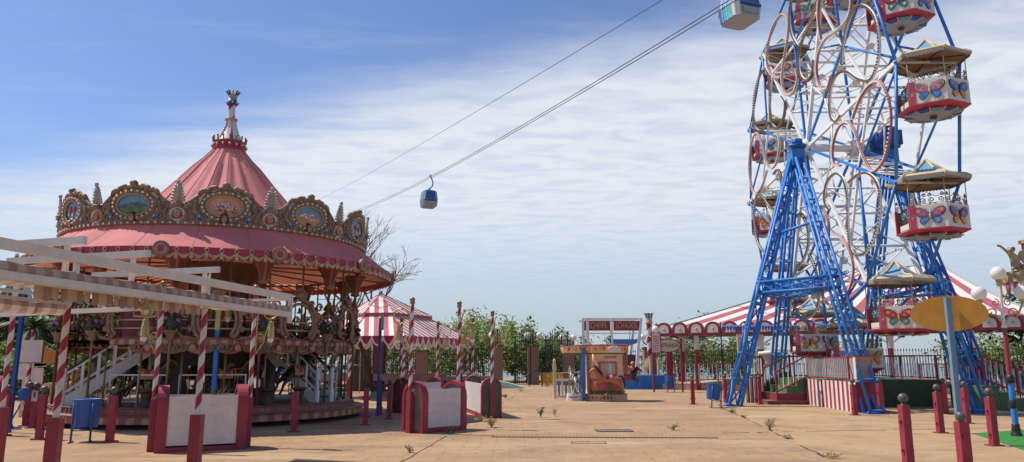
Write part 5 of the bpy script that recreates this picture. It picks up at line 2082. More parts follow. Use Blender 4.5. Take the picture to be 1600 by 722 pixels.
for sx, feet in ((-1, ((-1.39, -4.75), (-4.7, -.5), (-1.5, 4.1))), (1, ((2.2, -4.3), (5.55, .1), (2.45, 4.1)))):
    apex = V((-1.47 if sx < 0 else 2.37, 0, HZ - .1))
    pts = []
    for i, (fx0, fy0) in enumerate(feet):
        foot = V((fx0, fy0, .02))
        tp = apex + (foot - apex).normalized() * .5
        m = MB()
        truss(m, foot, tp, .44, .28, blue, 10, .055, .04, side=(0, 1, 0) if i == 1 else (1, 0, 0), diag=(i == 1))
        m.box(foot + V((0, 0, .0)), (.66, .66, .03), bluedk)
        m.build('tower_leg', fw)
        pts.append((foot, tp))
    m = MB()
    m.box(apex + V((0, 0, -.35)), (.5, .62, .7), blue)
    m.box(apex + V((0, 0, .12)), (.44, .5, .36), blue)
    m.box(apex + V((-sx * .02, 0, .34)), (.3, .8, .10), blue)
    m.tube([apex + V((-.32, -.3, .1)), apex + V((.32, -.3, .1))], .09, bluedk, 8)
    m.tube([apex + V((-.32, .3, .1)), apex + V((.32, .3, .1))], .09, bluedk, 8)
    m.build('bearing_block', fw)
    m = MB()
    at = lambda j, z: pts[j][0].lerp(pts[j][1], (z - pts[j][0].z) / (pts[j][1].z - pts[j][0].z))
    for j0, j1 in ((0, 1), (1, 2), (2, 0)):
        truss(m, at(j0, 4.55), at(j1, 4.55), .42, .42, blue, 4, .045, .03, side=(0, 0, 1))
    m.build('tower_girders', fw)
    m = MB()
    m.tube([at(0, 7.0), at(1, 6.7)], .055, blue, 7)
    m.tube([at(0, 2.2), at(0, 2.2) + V((0, .9, .9))], .03, blue, 6)
    m.build('tie_bar', fw)

# gondolas
HX = [(1.10 * math.cos(R(30 + 60 * i)), 1.10 * math.sin(R(30 + 60 * i))) for i in range(6)]
def hexring(r, z):
    return [V((r * math.cos(R(30 + 60 * i)), r * math.sin(R(30 + 60 * i)), z)) for i in range(6)]
valg = M('gondola_valance', (.20, .19, .18), .6, .3, 9)
def gondola_proto():
    t = thing('gondola', '', 'gondola', (0, 0, 0), 0, 'butterfly gondolas of the ferris wheel')
    m = MB()
    lo, hi = hexring(1.10, .30), hexring(1.10, 1.08)
    li, hi2 = hexring(1.05, .34), hexring(1.05, 1.08)
    for i in range(6):
        j = (i + 1) % 6
        if i == 2:      # the door side, between corners 150 and 210 degrees
            continue
        m.add([lo[i], lo[j], hi[j], hi[i], li[i], li[j], hi2[j], hi2[i]], [(0, 1, 2, 3), (5, 4, 7, 6), (3, 2, 6, 7)], [tubw, ceilw, tubw])
    m.build('tub', t)
    m = MB()
    a, b, c_, d_ = hexring(1.115, .30), hexring(1.115, .265), hexring(.72, .10), hexring(.66, .09)
    for i in range(6):
        j = (i + 1) % 6
        m.add([a[i], a[j], b[j], b[i]], [(3, 2, 1, 0)], tubr)
        m.add([b[i], b[j], c_[j], c_[i]], [(3, 2, 1, 0)], tubr)
    m.add(c_, [tuple(reversed(range(6)))], gunmetal)
    for i in range(12):
        a0_, a1_ = R(30 * i + 4), R(30 * i + 26)
        f = lambda r, a, z: V((r * math.cos(a), r * math.sin(a), z))
        m.add([f(.60, a0_, .082), f(.60, a1_, .082), f(.86, a1_, .112), f(.86, a0_, .112)], [(3, 2, 1, 0)], bluedk if i % 2 else roofb)
        m.tube([f(.60, R(30 * i), .075), f(.88, R(30 * i), .11)], .026, roofc, 5)
    m.lathe([(.01, .0), (.1, .0), (.12, .05)], black, n=10)
    m.add([p * .94 + V((0, 0, .36 - p.z * .94)) for p in hexring(1.10, 0)], [tuple(range(6))], ceilw)
    m.build('underside', t)
    m = MB()
    p, q = hexring(1.10, 0)[2], hexring(1.10, 0)[3]
    for s, w_ in ((p, q), (q, p)):
        d = (w_ - s).normalized()
        m.bar(s + d * .05 + V((.03, 0, .30)), s + d * .05 + V((.03, 0, 1.09)), .05, tubr, .085, up=(1, 0, 0))
    m.build('door_posts', t)
    m = MB()
    m.box((-.86, 0, .43), (.05, .72, .22), tubw)
    m.box((-.80, 0, .84), (.05, .70, .50), horsed)
    for sgn in (-1, 1):
        m.tube(spiral((-.83, sgn * .15, .84), .15, .03, 1.5, 0, (0, 1, 0), (0, 0, 1)), .018, roofb, 5)
    m.build('door', t)
    # red strips on the corners of the front face
    m = MB()
    u = V((math.cos(R(-120)), math.sin(R(-120)), 0))
    w = V((-u.y, u.x, 0))
    o_ = u * (1.10 * math.cos(R(30)) + .002)
    m.prism([(-.54, .30), (-.36, .30), (-.36, 1.08), (-.54, 1.08)], .012, tubr, o_, w)
    m.build('corner_strip', t)
    # roof
    m = MB()
    e0, e1, e2, e3 = hexring(1.24, 1.98), hexring(1.26, 2.07), hexring(1.13, 2.16), hexring(.66, 2.25)
    for i in range(6):
        j = (i + 1) % 6
        m.add([e0[i], e0[j], e1[j], e1[i]], [(0, 1, 2, 3)], plume)
        m.add([e1[i], e1[j], e2[j], e2[i]], [(0, 1, 2, 3)], roofc)
        m.add([e2[i], e2[j], e3[j], e3[i]], [(0, 1, 2, 3)], roofb)
        m.add([e3[i], e3[j], V((0, 0, 2.80))], [(0, 1, 2)], roofb)
        m.add([V((0, 0, 2.12)), e0[j], e0[i]], [(0, 1, 2)], ceilw)
    m.build('roof', t)
    m = MB()
    for i in range(6):
        j = (i + 1) % 6
        m.tube([e0[i] * .999, e1[i], e2[i], e3[i], V((0, 0, 2.82))], .04, roofc, 6)
        m.tube([e3[i], e3[j]], .026, roofc, 6)
        m.tube([e0[i] + V((0, 0, -.0)), V((0, 0, 2.1))], .018, darkln, 5)
    m.build('roof_ribs', t)
    m = MB()
    for i in range(6):
        j = (i + 1) % 6
        for k in range(12):
            a, b = e0[i].lerp(e0[j], k / 12), e0[i].lerp(e0[j], (k + 1) / 12)
            c0 = a.lerp(b, .5)
            m.add([a, b, b + V((0, 0, -.05)), c0 + V((0, 0, -.085)), a + V((0, 0, -.05))], [(4, 3, 2, 1, 0)], valg)
    m.build('valance', t)
    m = MB()
    for p in hexring(1.06, 0):
        m.tube([p + V((0, 0, 1.06)), p + V((0, 0, 2.0))], .016, plume, 6)
    m.build('posts', t)
    m = MB()
    hh = hexring(1.06, 1.10)
    for i in range(6):
        if i == 2:
            continue
        p, q = hh[i], hh[(i + 1) % 6]
        d = (q - p).normalized()
        m.tube([p + V((0, 0, .02)), q + V((0, 0, .02))], .012, scrolls, 5)
        m.tube([p + V((0, 0, .30)), p.lerp(q, .25) + V((0, 0, .22)), p.lerp(q, .5) + V((0, 0, .38)), p.lerp(q, .75) + V((0, 0, .22)), q + V((0, 0, .30))], .011, scrolls, 5)
        for k in range(4):
            c0 = p.lerp(q, (k + .5) / 4)
            sg = 1 if k % 2 else -1
            m.tube(spiral(c0 + V((0, 0, .12)), .095, .02, 1.4, -pi / 2, d * sg, (0, 0, 1), 14), .0165, scrolls, 4)
            m.tube(spiral(c0 + d * .06 * sg + V((0, 0, .29)), .065, .015, 1.3, pi / 2, d * sg, (0, 0, 1), 12), .0155, scrolls, 4)
    m.build('scroll_railing', t)
    m = MB(); m.tube([(-1.07, 0, 2.0), (1.07, 0, 2.0)], .045, gunmetal, 8); m.tube([(0, 0, 2.0), (0, 0, 2.15)], .05, gunmetal, 8); m.build('axle', t)
    return t

UP = [(.02, .0), (.06, .11), (.14, .20), (.25, .265), (.36, .27), (.425, .22), (.42, .12), (.36, .03), (.25, -.03), (.12, -.04), (.04, -.03)]
LW = [(.03, -.02), (.12, -.045), (.22, -.05), (.29, -.10), (.31, -.17), (.27, -.24), (.20, -.265), (.13, -.22), (.07, -.14)]
def butterfly(face, up, lw, s1, s2, body):
    m = MB()
    u = V((math.cos(R(face)), math.sin(R(face)), 0))
    w = V((-u.y, u.x, 0))
    o_ = u * (1.10 * math.cos(R(30)) + .003) + V((0, 0, .69)) + w * (.06 if face == -120 else 0)
    def P_(poly, t, mat, off=0.0, sc=1.0, sg=1):
        cx = sum(p[0] for p in poly) / len(poly)
        cy = sum(p[1] for p in poly) / len(poly)
        q = [((cx + (x - cx) * sc) * sg, cy + (y - cy) * sc) for x, y in poly]
        if sg < 0:
            q.reverse()
        m.prism(q, t, mat, o_ + u * off, w)
    def disc(cx, cy, r_, mat, off, sg):
        P_([(cx + r_ * math.cos(i * pi / 7), cy + r_ * math.sin(i * pi / 7)) for i in range(14)], .012, mat, off, 1, sg)
    for sg in (-1, 1):
        P_(UP, .018, darkln, 0, 1.13, sg); P_(LW, .016, darkln, 0, 1.15, sg)
        P_(UP, .035, up, 0, 1.0, sg); P_(LW, .03, lw, 0, 1.0, sg)
        P_(UP, .043, up, 0, .72, sg)
        disc(.33, .17, .058, s1, .036, sg); disc(.17, .08, .04, s2, .036, sg); disc(.24, .185, .022, s1, .036, sg)
        disc(.21, -.15, .042, s2, .022, sg)
        m.tube([o_ + u * .03 + w * sg * .01 + V((0, 0, .09)), o_ + u * .04 + w * sg * .05 + V((0, 0, .19)), o_ + u * .03 + w * sg * .15 + V((0, 0, .27))], .008, darkln, 4)
    m.sphere(o_ + u * .03, .035, body, 8, 6, (1, 1, 3.6))
    m.sphere(o_ + u * .04 + V((0, 0, .13)), .034, body, 8, 6)
    return m
gp = gondola_proto()
SCH = [((wingp, wingb, wingg, wingb, roofc), (wingb, wingo, wingp, wingo, darkln), 'pink butterfly with green spots on front'),
       ((wingr, wingg, wingp, petalw, wingb), (wingp, wingb, wingo, wingo, wingb), 'dark red butterfly with green hind wings'),
       ((wingo, wingr, wingb, petalw, darkln), (wingg, wingp, wingo, petalw, darkln), 'orange butterfly with red hind wings'),
       ((wingg, wingo, wingp, wingg, wingo), (wingv, wingb, wingp, wingo, wingo), 'green butterfly with orange hind wings'),
       ((wingp, wingb, wingo, wingb, wingb), (wingb, wingo, wingp, wingo, darkln), 'rose butterfly'),
       ((wingb, wingb, wingp, wingp, wingb), (wingo, wingg, wingr, wingo, darkln), 'blue butterfly with pink spots'),
       ((wingo, wingo, wingr, wingr, wingo), (wingp, wingb, wingg, wingo, darkln), 'orange butterfly'),
       ((wingv, wingp, wingo, wingb, darkln), (wingo, wingr, wingb, wingo, darkln), 'violet and pink butterfly'),
       ((wingp, wingo, wingb, wingo, darkln), (wingb, wingp, wingo, wingo, darkln), 'pink butterfly with orange hind wings'),
       ((wingb, wingb, wingr, wingo, wingg), (wingo, wingo, wingb, wingr, wingg), 'all blue butterfly'),
       ((wingr, wingg, wingo, wingp, wingo), (wingb, wingo, wingp, wingo, darkln), 'red butterfly with orange spots'),
       ((wingv, wingb, wingo, wingp, roofc), (wingv, wingo, wingb, wingo, darkln), 'violet butterfly with blue hind wings')]
WHERE = ['hanging nearest at hub height', 'hanging just above the nearest one', 'cut by the top edge, upper near side', 'second from the top on the far side',
         'hanging high on the far left side', 'hanging at hub height at far left', 'hanging lowest on the far left rim', 'low behind the lattice tower legs',
         'low before the striped tent roof', 'at the loading platform behind the white rail', 'behind the ochre oval sign', 'hanging below the nearest one, over the tent']
G_NUM = ['8', '9', '10', '11', '12', '1', '2', '3', '4', '5', '6', '7']
sway = random.Random(3)
for k in range(12):
    a = A0 + k * pi / 6
    p = wp(0, RW, a) + V((WX, WY, -2.0 * .93))
    rz = R(-5) + sway.uniform(-.04, .04)
    lab = 'gondola with %s, %s' % (SCH[k][2], WHERE[k])
    if k == 0:
        gk = gp
    else:
        gk = copy_tree(gp)
    gk.matrix_basis = Matrix.Translation(p) @ Matrix.Rotation(rz, 4, 'Z') @ Matrix.Scale(.93, 4)
    gk['label'] = lab
for k, o in enumerate([o for o in bpy.data.objects if o.name.startswith('gondola')]):
    kk = min(range(12), key=lambda i: (wp(0, RW, A0 + i * pi / 6) + V((WX, WY, -1.86)) - o.matrix_basis.translation).length)
    s = SCH[kk]
    for face, sc_ in ((-120, s[0]), (-60, s[1]), (0, s[0]), (60, s[1]), (120, s[0])):
        butterfly(face, *sc_).build('butterfly', o)
    me = text_mesh(G_NUM[kk], .13, .004, petalw)
    u = V((math.cos(R(-120)), math.sin(R(-120)), 0))
    w = V((-u.y, u.x, 0))
    me.transform(Matrix.Translation(u * (1.10 * math.cos(R(30)) + .016) - w * .45 + V((0, 0, .62))) @ Matrix((w, V((0, 0, 1)), u)).transposed().to_4x4())
    mesh_obj('number', me, o)

# ------------------------------------------------------------------ wheel platform: apron, rails, steps
c0, c1, c2 = V((11.40, 24.95, 0)), V((11.75, 30.0, 0)), V((12.35, 25.02, 0))
t = thing('wheel_platform', 'red and white striped boarding platform with red corner under the wheel', 'platform', c0)
up1 = V((0, 0, 1.0))
m = MB()
n = 24
for i in range(n):
    a, b = c0.lerp(c1, i / n), c0.lerp(c1, (i + 1) / n)
    m.add([a, b, b + V((0, 0, 1)), a + V((0, 0, 1))], [(3, 2, 1, 0)], red if i % 2 else boardw)
m.build('striped_apron', t, True)
m = MB()
m.add([c0, c2, c2 + V((0, 0, 1)), c0 + V((0, 0, 1))], [(0, 1, 2, 3)], red)
c3, c4 = V((12.5, 28.2, 0)), V((16.3, 28.4, 0))
m.add([c2, c3, c3 + up1, c2 + up1], [(0, 1, 2, 3)], red)
m.add([c3, c4, c4 + up1, c3 + up1], [(0, 1, 2, 3)], greendk)
m.add([c4, V((16.3, 34, 0)), V((16.3, 34, 1)), c4 + up1], [(0, 1, 2, 3)], red)
m.build('corner_panel', t, True)
m = MB()
m.add([c0 + V((0, 0, 1.0)), c2 + up1, c3 + up1, c4 + up1, V((16.3, 34, 1.0)), V((11.75, 34, 1.0)), c1 + V((0, 0, 1.0))], [(0, 1, 2, 3, 4, 5, 6)], greenp)
m.build('deck', t, True)
def railing(p, q, h, label=None, posts=3, parent=None, bars=14, mt=red, mb_=whitep, bw=.045):
    p, q = V(p), V(q)
    m = MB()
    for z in (.06, h):
        m.bar(p + V((0, 0, z)), q + V((0, 0, z)), .05, mt, .05)
    for i in range(posts):
        c = p.lerp(q, i / (posts - 1))
        m.bar(c, c + V((0, 0, h + .025)), .07, mt, .06)
    a = m.build('rail_frame', parent, True)
    m = MB()
    for i in range(bars):
        c = p.lerp(q, (i + .5) / bars)
        m.bar(c + V((0, 0, .08)), c + V((0, 0, h - .02)), bw, mb_, .02, up=(q - p))
    b = m.build('rail_bars', parent, True)
    return a
up1 = V((0, 0, 1.0))
railing(c0.lerp(c1, .12) + up1 + V((.05, 0, .03)), c1.lerp(c0, .04) + up1 + V((.05, 0, .03)), .78, posts=3, parent=t, bars=24)
p = c0 + V((.35, .05, 1.0))
tb = thing('control_booth', 'small red sided control cabinet at the platform corner beside the lattice leg', 'cabinet', p)
m = MB(); m.box((0, .25, .42), (.5, .5, .84), M('booth_grey', (.34, .24, .21), .6, .15, 4, dirt=.4)); m.box((0, .25, .86), (.56, .56, .04), red); m.build('body', tb)
m = MB(); m.box((-.255, .1, .46), (.012, .16, .74), boardw); m.build('panel', tb)
# back guard rails and exit steps on the right
tr = thing('exit_stairs', 'red railed exit stairs with white bars behind the lowest gondola', 'stairs', (16.3, 27, 0))
railing((16.35, 26.0, 1.0), (18.6, 25.9, .15), .85, parent=tr, bars=12)
railing((16.35, 28.2, 1.0), (18.6, 28.2, .15), .85, parent=tr, bars=12)
m = MB()
for i in range(4):
    m.box((16.62 + i * .55, 27.1, .42 - i * .11), (.54, 2.0, .84 - i * .22), greenp)
m.build('steps', tr, True)
tg = thing('platform_rail', 'red rail with white bars along the far right edge of the platform', 'railing', (16.25, 29, 1))
railing((16.22, 28.6, 1.0), (16.22, 33.8, 1.0), .9, parent=tg, bars=26)
tg = thing('platform_rail', 'red rail with white bars at the back of the boarding platform', 'railing', (13, 33.9, 1))
railing((11.9, 33.95, 1.0), (16.1, 33.95, 1.0), .9, parent=tg, bars=22)
# entrance steps
ts = thing('entrance_steps', 'green entrance steps with red risers at the left of the striped apron', 'steps', (10.9, 31, 0))
m = MB(); q = MB()
for i in range(4):
    x0 = 10.15 + i * .42
    z = .13 if i == 0 else .13 + i * .29
    y0 = 29.9 + (0 if i == 0 else .1)
    q.box((x0 + .5 * (12.0 - x0), 31.0 + (.0 if i == 0 else .1), z / 2 - .005), (12.0 - x0 - (.01 * i), 2.2 - (.2 + .02 * i if i else 0), z - .01), red if i < 2 else greenp)
    m.box((x0 + .5 * (12.0 - x0), 31.0 + (.0 if i == 0 else .1), z), (12.0 - x0 + .02 - .01 * i, 2.22 - (.2 + .02 * i if i else 0), .02), greenp)
m.build('treads', ts, True); q.build('risers', ts, True)
m = MB()
m.prism([(10.35, 0), (12.0, 0), (12.0, 1.25), (11.6, 1.25), (10.35, .5)], .05, greendk, (0, 32.25, 0)); m.build('side_wall', ts, True)
for yy in (30.0, 32.2):
    railing((10.55, yy, .42), (11.95, yy, 1.1), .85, parent=ts, bars=7, posts=2)
te = thing('entrance_barrier', 'striped red and white panel with small railing left of the green steps', 'barrier', (10.0, 32.1, 0))
for i in range(8):
    pass
m = MB()
for i in range(9):
    m.box((9.72 + i * .115, 31.2 + i * .09, .52), (.113, .03, 1.04), boardw if i % 2 == 0 else red, rz=math.atan2(.09, .115))
m.build('striped_panel', te, True)
railing((9.75, 31.25, 1.06), (10.7, 31.98, 1.06), .8, parent=te, bars=7, posts=2)
m = MB(); m.box((10.02, 31.38, 1.62), (.36, .03, .42), noticem, rz=math.atan2(.09, .115))
for i in range(5):
    m.box((10.005, 31.36, 1.74 - i * .06), (.24, .03, .02), brownpanel, rz=math.atan2(.09, .115))
m.build('notice', te, True)
m = MB(); m.box((9.98, 31.9, 1.6), (.12, .12, 3.2), greyblue); m.sphere((9.98, 31.9, 3.22), .08, bead, 8, 6); m.build('post', te, True)
m = MB(); m.box((9.78, 31.85, 2.35), (.28, .05, .95), boardw); 
for i in range(6):
    m.box((9.78, 31.82, 2.65 - i * .12), (.2, .012, .04), wingp)
m.build('price_board', te, True)
# small controls seen inside the entrance
tq = thing('mechanical_ride', 'small grey coin ride under the tower behind the entrance rails', 'ride', (12.1, 34.6, 1.0))
m = MB(); m.lathe([(.3, 0), (.35, .2), (.2, .5), (.5, .9), (.6, 1.1), (.2, 1.25), (.01, 1.3)], gunmetal, n=14); m.build('body', tq)
m = MB(); m.lathe([(.62, 1.0), (.68, 1.08), (.62, 1.14)], whitep, n=14); m.build('rim', tq)
tk = thing('metal_barriers', 'stack of dark blue crowd barriers behind the right lattice leg', 'crowd barriers', (20.3, 30.2, 0), -.15)
for j in range(3):
    m = MB()
    y = j * .22
    m.tube([(-1.15, y, .2), (-1.15, y, .95), (-1.0, y, 1.1), (1.0, y, 1.1), (1.15, y, .95), (1.15, y, .2)], .03, bluedk, 6, closed=True)
    for i in range(12):
        m.tube([(-1.0 + i * .18, y, .2), (-1.0 + i * .18, y, 1.08)], .014, bluedk, 5)
    for x in (-.8, .8):
        m.tube([(x, y - .25, 0), (x, y, .2), (x, y + .25, 0)], .025, bluedk, 5)
    m.build('barrier', tk)
# ------------------------------------------------------------------ striped marquee behind the carousel
mq = thing('marquee', 'small two tier red and white striped marquee with scalloped edge', 'marquee', (-5.9, 36, 0))
EV = [A(494, 532, 35.5), A(546, 527, 32.5), A(634, 527, 32.0), A(738, 530, 37.5)]
zz = 2.78
EV = [V((p.x, p.y, zz)) for p in EV]
back = [V((-2.6, 41.5, zz)), V((-5.4, 42.6, zz)), V((-8.6, 40.5, zz))]
EV += back
cen = V((-6.6, 37, 0))
UPP = [V((cen.x + (p.x - cen.x) * .50, cen.y + (p.y - cen.y) * .50, 3.86)) for p in EV]
UP2 = [V((cen.x + (p.x - cen.x) * .56, cen.y + (p.y - cen.y) * .56, 3.92)) for p in EV]
UP3 = [V((p.x, p.y, 3.80)) for p in UP2]
apx = V((cen.x, cen.y, 5.05))
m = MB(); hp = MB(); vl = MB()
for i in range(len(EV)):
    j = (i + 1) % len(EV)
    d = EV[j] - EV[i]
    sd_ = V((.985, .19, 0)) if i == 1 else d
    stripes(m, [EV[i], EV[j], UPP[j], UPP[i]], sd_, .215, (tent_w, tent_r))
    stripes(m, [UP2[i], UP2[j], apx], sd_, .215, (tent_w, tent_r))
    vl.add([UP3[i], UP3[j], UP2[j], UP2[i]], [(0, 1, 2, 3)], tent_r)
    hp.tube([EV[i] + V((0, 0, .0)), UPP[i] + V((0, 0, .01))], .03, tent_r, 5)
    hp.tube([UP2[i], apx], .03, tent_r, 5)
    L_ = d.length
    k = max(3, round(L_ / .47))
    nrm = V((d.y, -d.x, 0)).normalized()
    for u in range(k):
        a, b = EV[i].lerp(EV[j], u / k), EV[i].lerp(EV[j], (u + 1) / k)
        arc = [a.lerp(b, f / 8) + V((0, 0, -.20 - .24 * math.sin(pi * f / 8))) for f in range(9)]
        vl.add([a] + arc + [b], [tuple(range(11))], tent_w)
        arc2 = [a.lerp(b, .08 + .84 * f / 8) + V((0, 0, -.06 - .30 * math.sin(pi * f / 8))) + nrm * .012 for f in range(9)]
        vl.add([a.lerp(b, .08) + nrm * .012] + arc2 + [a.lerp(b, .92) + nrm * .012], [tuple(range(11))], redpole)
m.build('canopy', mq, True); hp.build('hip_seams', mq, True); vl.build('valance', mq, True)
m = MB(); m.sphere(apx + V((0, 0, .03)), .1, tent_r, 8, 6); m.build('finial', mq, True)
for i, p in enumerate(EV[:5]):
    m = MB()
    c = cen.lerp(V((p.x, p.y, 0)), .95)
    stripe_pole(m, (c.x, c.y, .0), 2.85, .06)
    m.box((c.x, c.y, .45), (.16, .16, .9), red)
    m.build('pole', mq, True)
m = MB(); m.box((-6.65, 37.6, 1.4), (.62, .6, 2.8), wooddk); m.build('core', mq, True)
m = MB(); m.box((-6.65, 37.25, 1.75), (.5, .06, 1.9), fanred); m.prism([(-.24, .9), (.24, .9), (.24, 1.3), (-.24, 1.3)], .03, brownpanel, (-6.65, 37.26, -.6)); m.build('core_panels', mq, True)
# benches / low red wall under the marquee
for (x0, x1, y, lab) in ((-10.2, -7.9, 36.6, 'reddish low counter under the marquee, left of its dark core'), (-6.8, -3.2, 36.9, 'reddish low counter under the marquee, right of its dark core')):
    tt = thing('counter', lab, 'counter', ((x0 + x1) / 2, y, 0))
    w_ = x1 - x0
    m = MB(); m.box((0, 0, .92), (w_, .35, .34), M('faded_rose', (.36, .20, .17), .7, .1, 4) if 'faded_rose' not in MATS else MATS['faded_rose']); m.build('top', tt)
    m = MB(); m.box((0, .05, .52), (w_, .12, .14), brownpanel); m.box((0, .05, .28), (w_, .12, .12), brownpanel); m.build('slats', tt)
    m = MB(); m.box((0, -.5, .12), (w_, .5, .24), teal); m.build('pool_edge', tt)
    m = MB()
    for x in (-w_ / 2 + .1, 0, w_ / 2 - .1):
        m.box((x, .12, .4), (.12, .12, .8), wooddk)
    m.build('legs', tt)
sc = thing('scaffold', 'thin metal scaffold grid seen through the carousel upper deck', 'scaffold', (-9.6, 41, 0))
m = MB()
for x in range(5):
    m.tube([(x * .62 - 1.2, 0, 0), (x * .62 - 1.2, 0, 5.2)], .03, gunmetal, 5)
for z in (1.5, 2.7, 3.3, 3.9, 4.5, 5.1):
    m.tube([(-1.3, 0, z), (1.4, 0, z)], .025, gunmetal, 5)
m.build('grid', sc)

# ------------------------------------------------------------------ little carousel kiosk ride
ko = V((4.05, 32.9, 0))
kt = thing('kiddie_ride', 'small pink and yellow coin carousel with a painted horse on its front', 'kiddie ride', ko, .03)
def sector(cx, cy, r, a0, a1, k=14):
    return [(cx + r * math.cos(a0 + (a1 - a0) * i / k), cy + r * math.sin(a0 + (a1 - a0) * i / k)) for i in range(k + 1)]
# drum with a curved front facing the camera
front = [(-.80, .0)] + sector(0.05, .62, 1.18, R(225), R(318), 14) + [(1.02, .1), (.95, .9), (-.75, .9)]
front = [(-.80, -.02), (-.6, -.32), (-.3, -.52), (0, -.60), (.3, -.58), (.6, -.46), (.86, -.22), (.98, .1), (.9, .8), (-.8, .8)]
def ringprism(mb, poly, z0, z1, mat, sc=1.0, off=0):
    q = [(x * sc, (y - .2) * sc + .2 - off) for x, y in poly]
    mb.prism(q, z1 - z0, mat, (0, 0, z0), (1, 0, 0), (0, 1, 0))
m = MB(); ringprism(m, front, 0, .30, peach, 1.03)
for i in range(11):
    f = i / 10
    x = -.74 + 1.55 * f
    y = -.60 * (1 - (x / 1.02) ** 2) * 1.03 - .035
    m.sphere((x, y, .15), .045, (greenp, wingr, wingb, roofc)[i % 4], 6, 4, (1, .4, 1.3))
m.tube([(x * 1.04, (y - .2) * 1.04 + .19, .29) for x, y in front[:8]], .02, salmon, 5)
m.build('base', kt)
m = MB(); ringprism(m, front, .30, 2.02, peach, .90); m.build('body', kt)
m = MB()
FB = [(x * .9, (y - .2) * .9 + .2) for x, y in front[:8]]
def fy_(x):
    for (xa_, ya_), (xb_, yb_) in zip(FB, FB[1:]):
        if x <= xb_:
            return ya_ + (yb_ - ya_) * (x - xa_) / (xb_ - xa_)
    return FB[-1][1]
def strip(mb, x0, x1, z0f, z1f, mat, off, k=16):
    xs = [x0 + (x1 - x0) * i / k for i in range(k + 1)]
    for i in range(k):
        a, b = xs[i], xs[i + 1]
        mb.add([(a, fy_(a) - off, z0f(a)), (b, fy_(b) - off, z0f(b)), (b, fy_(b) - off, z1f(b)), (a, fy_(a) - off, z1f(a))], [(0, 1, 2, 3)], mat)
strip(m, -.66, .80, lambda x: .46, lambda x: .95, salmon, .02)
strip(m, -.66, .80, lambda x: .30, lambda x: .42 + .05 * abs(math.sin(x * 7)), greenred, .03)
strip(m, -.30, .45, lambda x: 1.08, lambda x: 1.66, salmon, .02)
strip(m, -.22, .37, lambda x: 1.14, lambda x: 1.60, stone, .028)
strip(m, -.10, .50, lambda x: 1.80, lambda x: 1.93, roofc, .02)
for z in (1.89, 1.845):
    strip(m, -.06, .46, lambda x: z - .012, lambda x: z + .008, wingr, .025)
m.build('front_panels', kt)
m = MB()
for i in range(9):
    m.sphere((-.72, -.18, .5 + i * .16), .035, wingr, 7, 5)
for i in range(28):
    t_ = 2 * pi * i / 28
    x, z = .075 + .40 * max(-1, min(1, 1.35 * math.cos(t_))), 1.37 + .30 * max(-1, min(1, 1.35 * math.sin(t_)))
    m.sphere((x, fy_(x) - .04, z), .026, wingr, 6, 4)
m.build('bead_lights', kt)
m = MB()
strip(m, .10, .40, lambda x: 1.16, lambda x: 1.58, M('hazy_mirror', (.42, .46, .40), .15, .15, 2, metal=.6), .034)
m.build('mirror', kt)
def crown_roof(mb, mb2, poly_fn, z0, z1):
    lo, hi = poly_fn(.93), poly_fn(1.14)
    n_ = len(lo)
    for i in range(n_):
        j = (i + 1) % n_
        prev_ = None
        for f_ in (0, .15, .35, .6, .85, 1.0):
            w_ = f_ ** .55
            z_ = z0 + (z1 - z0) * f_
            cur = [(lo[q_][0] + (hi[q_][0] - lo[q_][0]) * w_, lo[q_][1] + (hi[q_][1] - lo[q_][1]) * w_, z_) for q_ in (i, j)]
            if prev_:
                mb.add([prev_[0], prev_[1], cur[1], cur[0]], [(0, 1, 2, 3)], greenp if f_ < .2 else (peach if f_ < .9 else petalw))
            prev_ = cur
        c = V(((hi[i][0] + hi[j][0]) / 2, (hi[i][1] + hi[j][1]) / 2, z1))
        mb2.sphere(V((hi[i][0], hi[i][1], z1 + .02)), .045, wingr, 6, 4)
        mb2.sphere(c + V((0, 0, .02)), .045, wingr, 6, 4)
        e = V(((lo[i][0] + lo[j][0] + hi[i][0] + hi[j][0]) / 4, (lo[i][1] + lo[j][1] + hi[i][1] + hi[j][1]) / 4, (z0 + z1) / 2))
        nn = V((hi[j][1] - hi[i][1], hi[i][0] - hi[j][0], 0)).normalized()
        if nn.dot(V((0, -1, 0))) < -.2:
            pass
        ww = V((-nn.y, nn.x, 0))
        mb2.prism([(-.055, 0), (0, -.11), (.055, 0), (0, .11)], .02, horseb if i % 2 else roofc, e + nn * .075 + V((0, 0, .04)), ww)
    mb.add([(x, y, z0) for x, y in lo], [tuple(reversed(range(n_)))], greenp)
    mb.add([(x, y, z1 - .03) for x, y in hi], [tuple(range(n_))], salmon)
def roof_poly(s):
    base_ = []
    P_ = front
    for i in range(len(P_)):
        a, b = P_[i], P_[(i + 1) % len(P_)]
        base_ += [a, ((a[0] + b[0]) / 2, (a[1] + b[1]) / 2)]
    return [(x * s, (y - .2) * s + .2) for x, y in base_]
m, q = MB(), MB()
crown_roof(m, q, roof_poly, 2.0, 2.36)
m.build('roof_crown', kt); q.build('roof_lights', kt)
m = MB(); m.prism([(.30 * math.cos(i * pi / 12) * (.8 + .2 * abs(math.cos(i * pi / 12))), .15 * math.sin(i * pi / 12)) for i in range(24)], .03, whitep, (.32, -.80, 2.2), (1, .18, 0), (0, -.3, 1)); m.build('name_plate', kt)
# the horse on the front
ho = horse(kt, (.02, -.86, .93), pi, horseb, horsed, horsed, salmon, None, .92)
m = MB(); m.tube([(.08, -.80, .30), (.08, -.84, .85)], .06, greenp, 8); m.lathe([(.32, .30), (.28, .35), (.12, .38), (.05, .42)], greenp, (.08, -.72, 0), 12); m.build('horse_stand', kt)
m = MB(); m.tube([(-.55, -.52, .3), (-.55, -.52, 2.0)], .02, brass, 6); m.build('front_pole', kt)
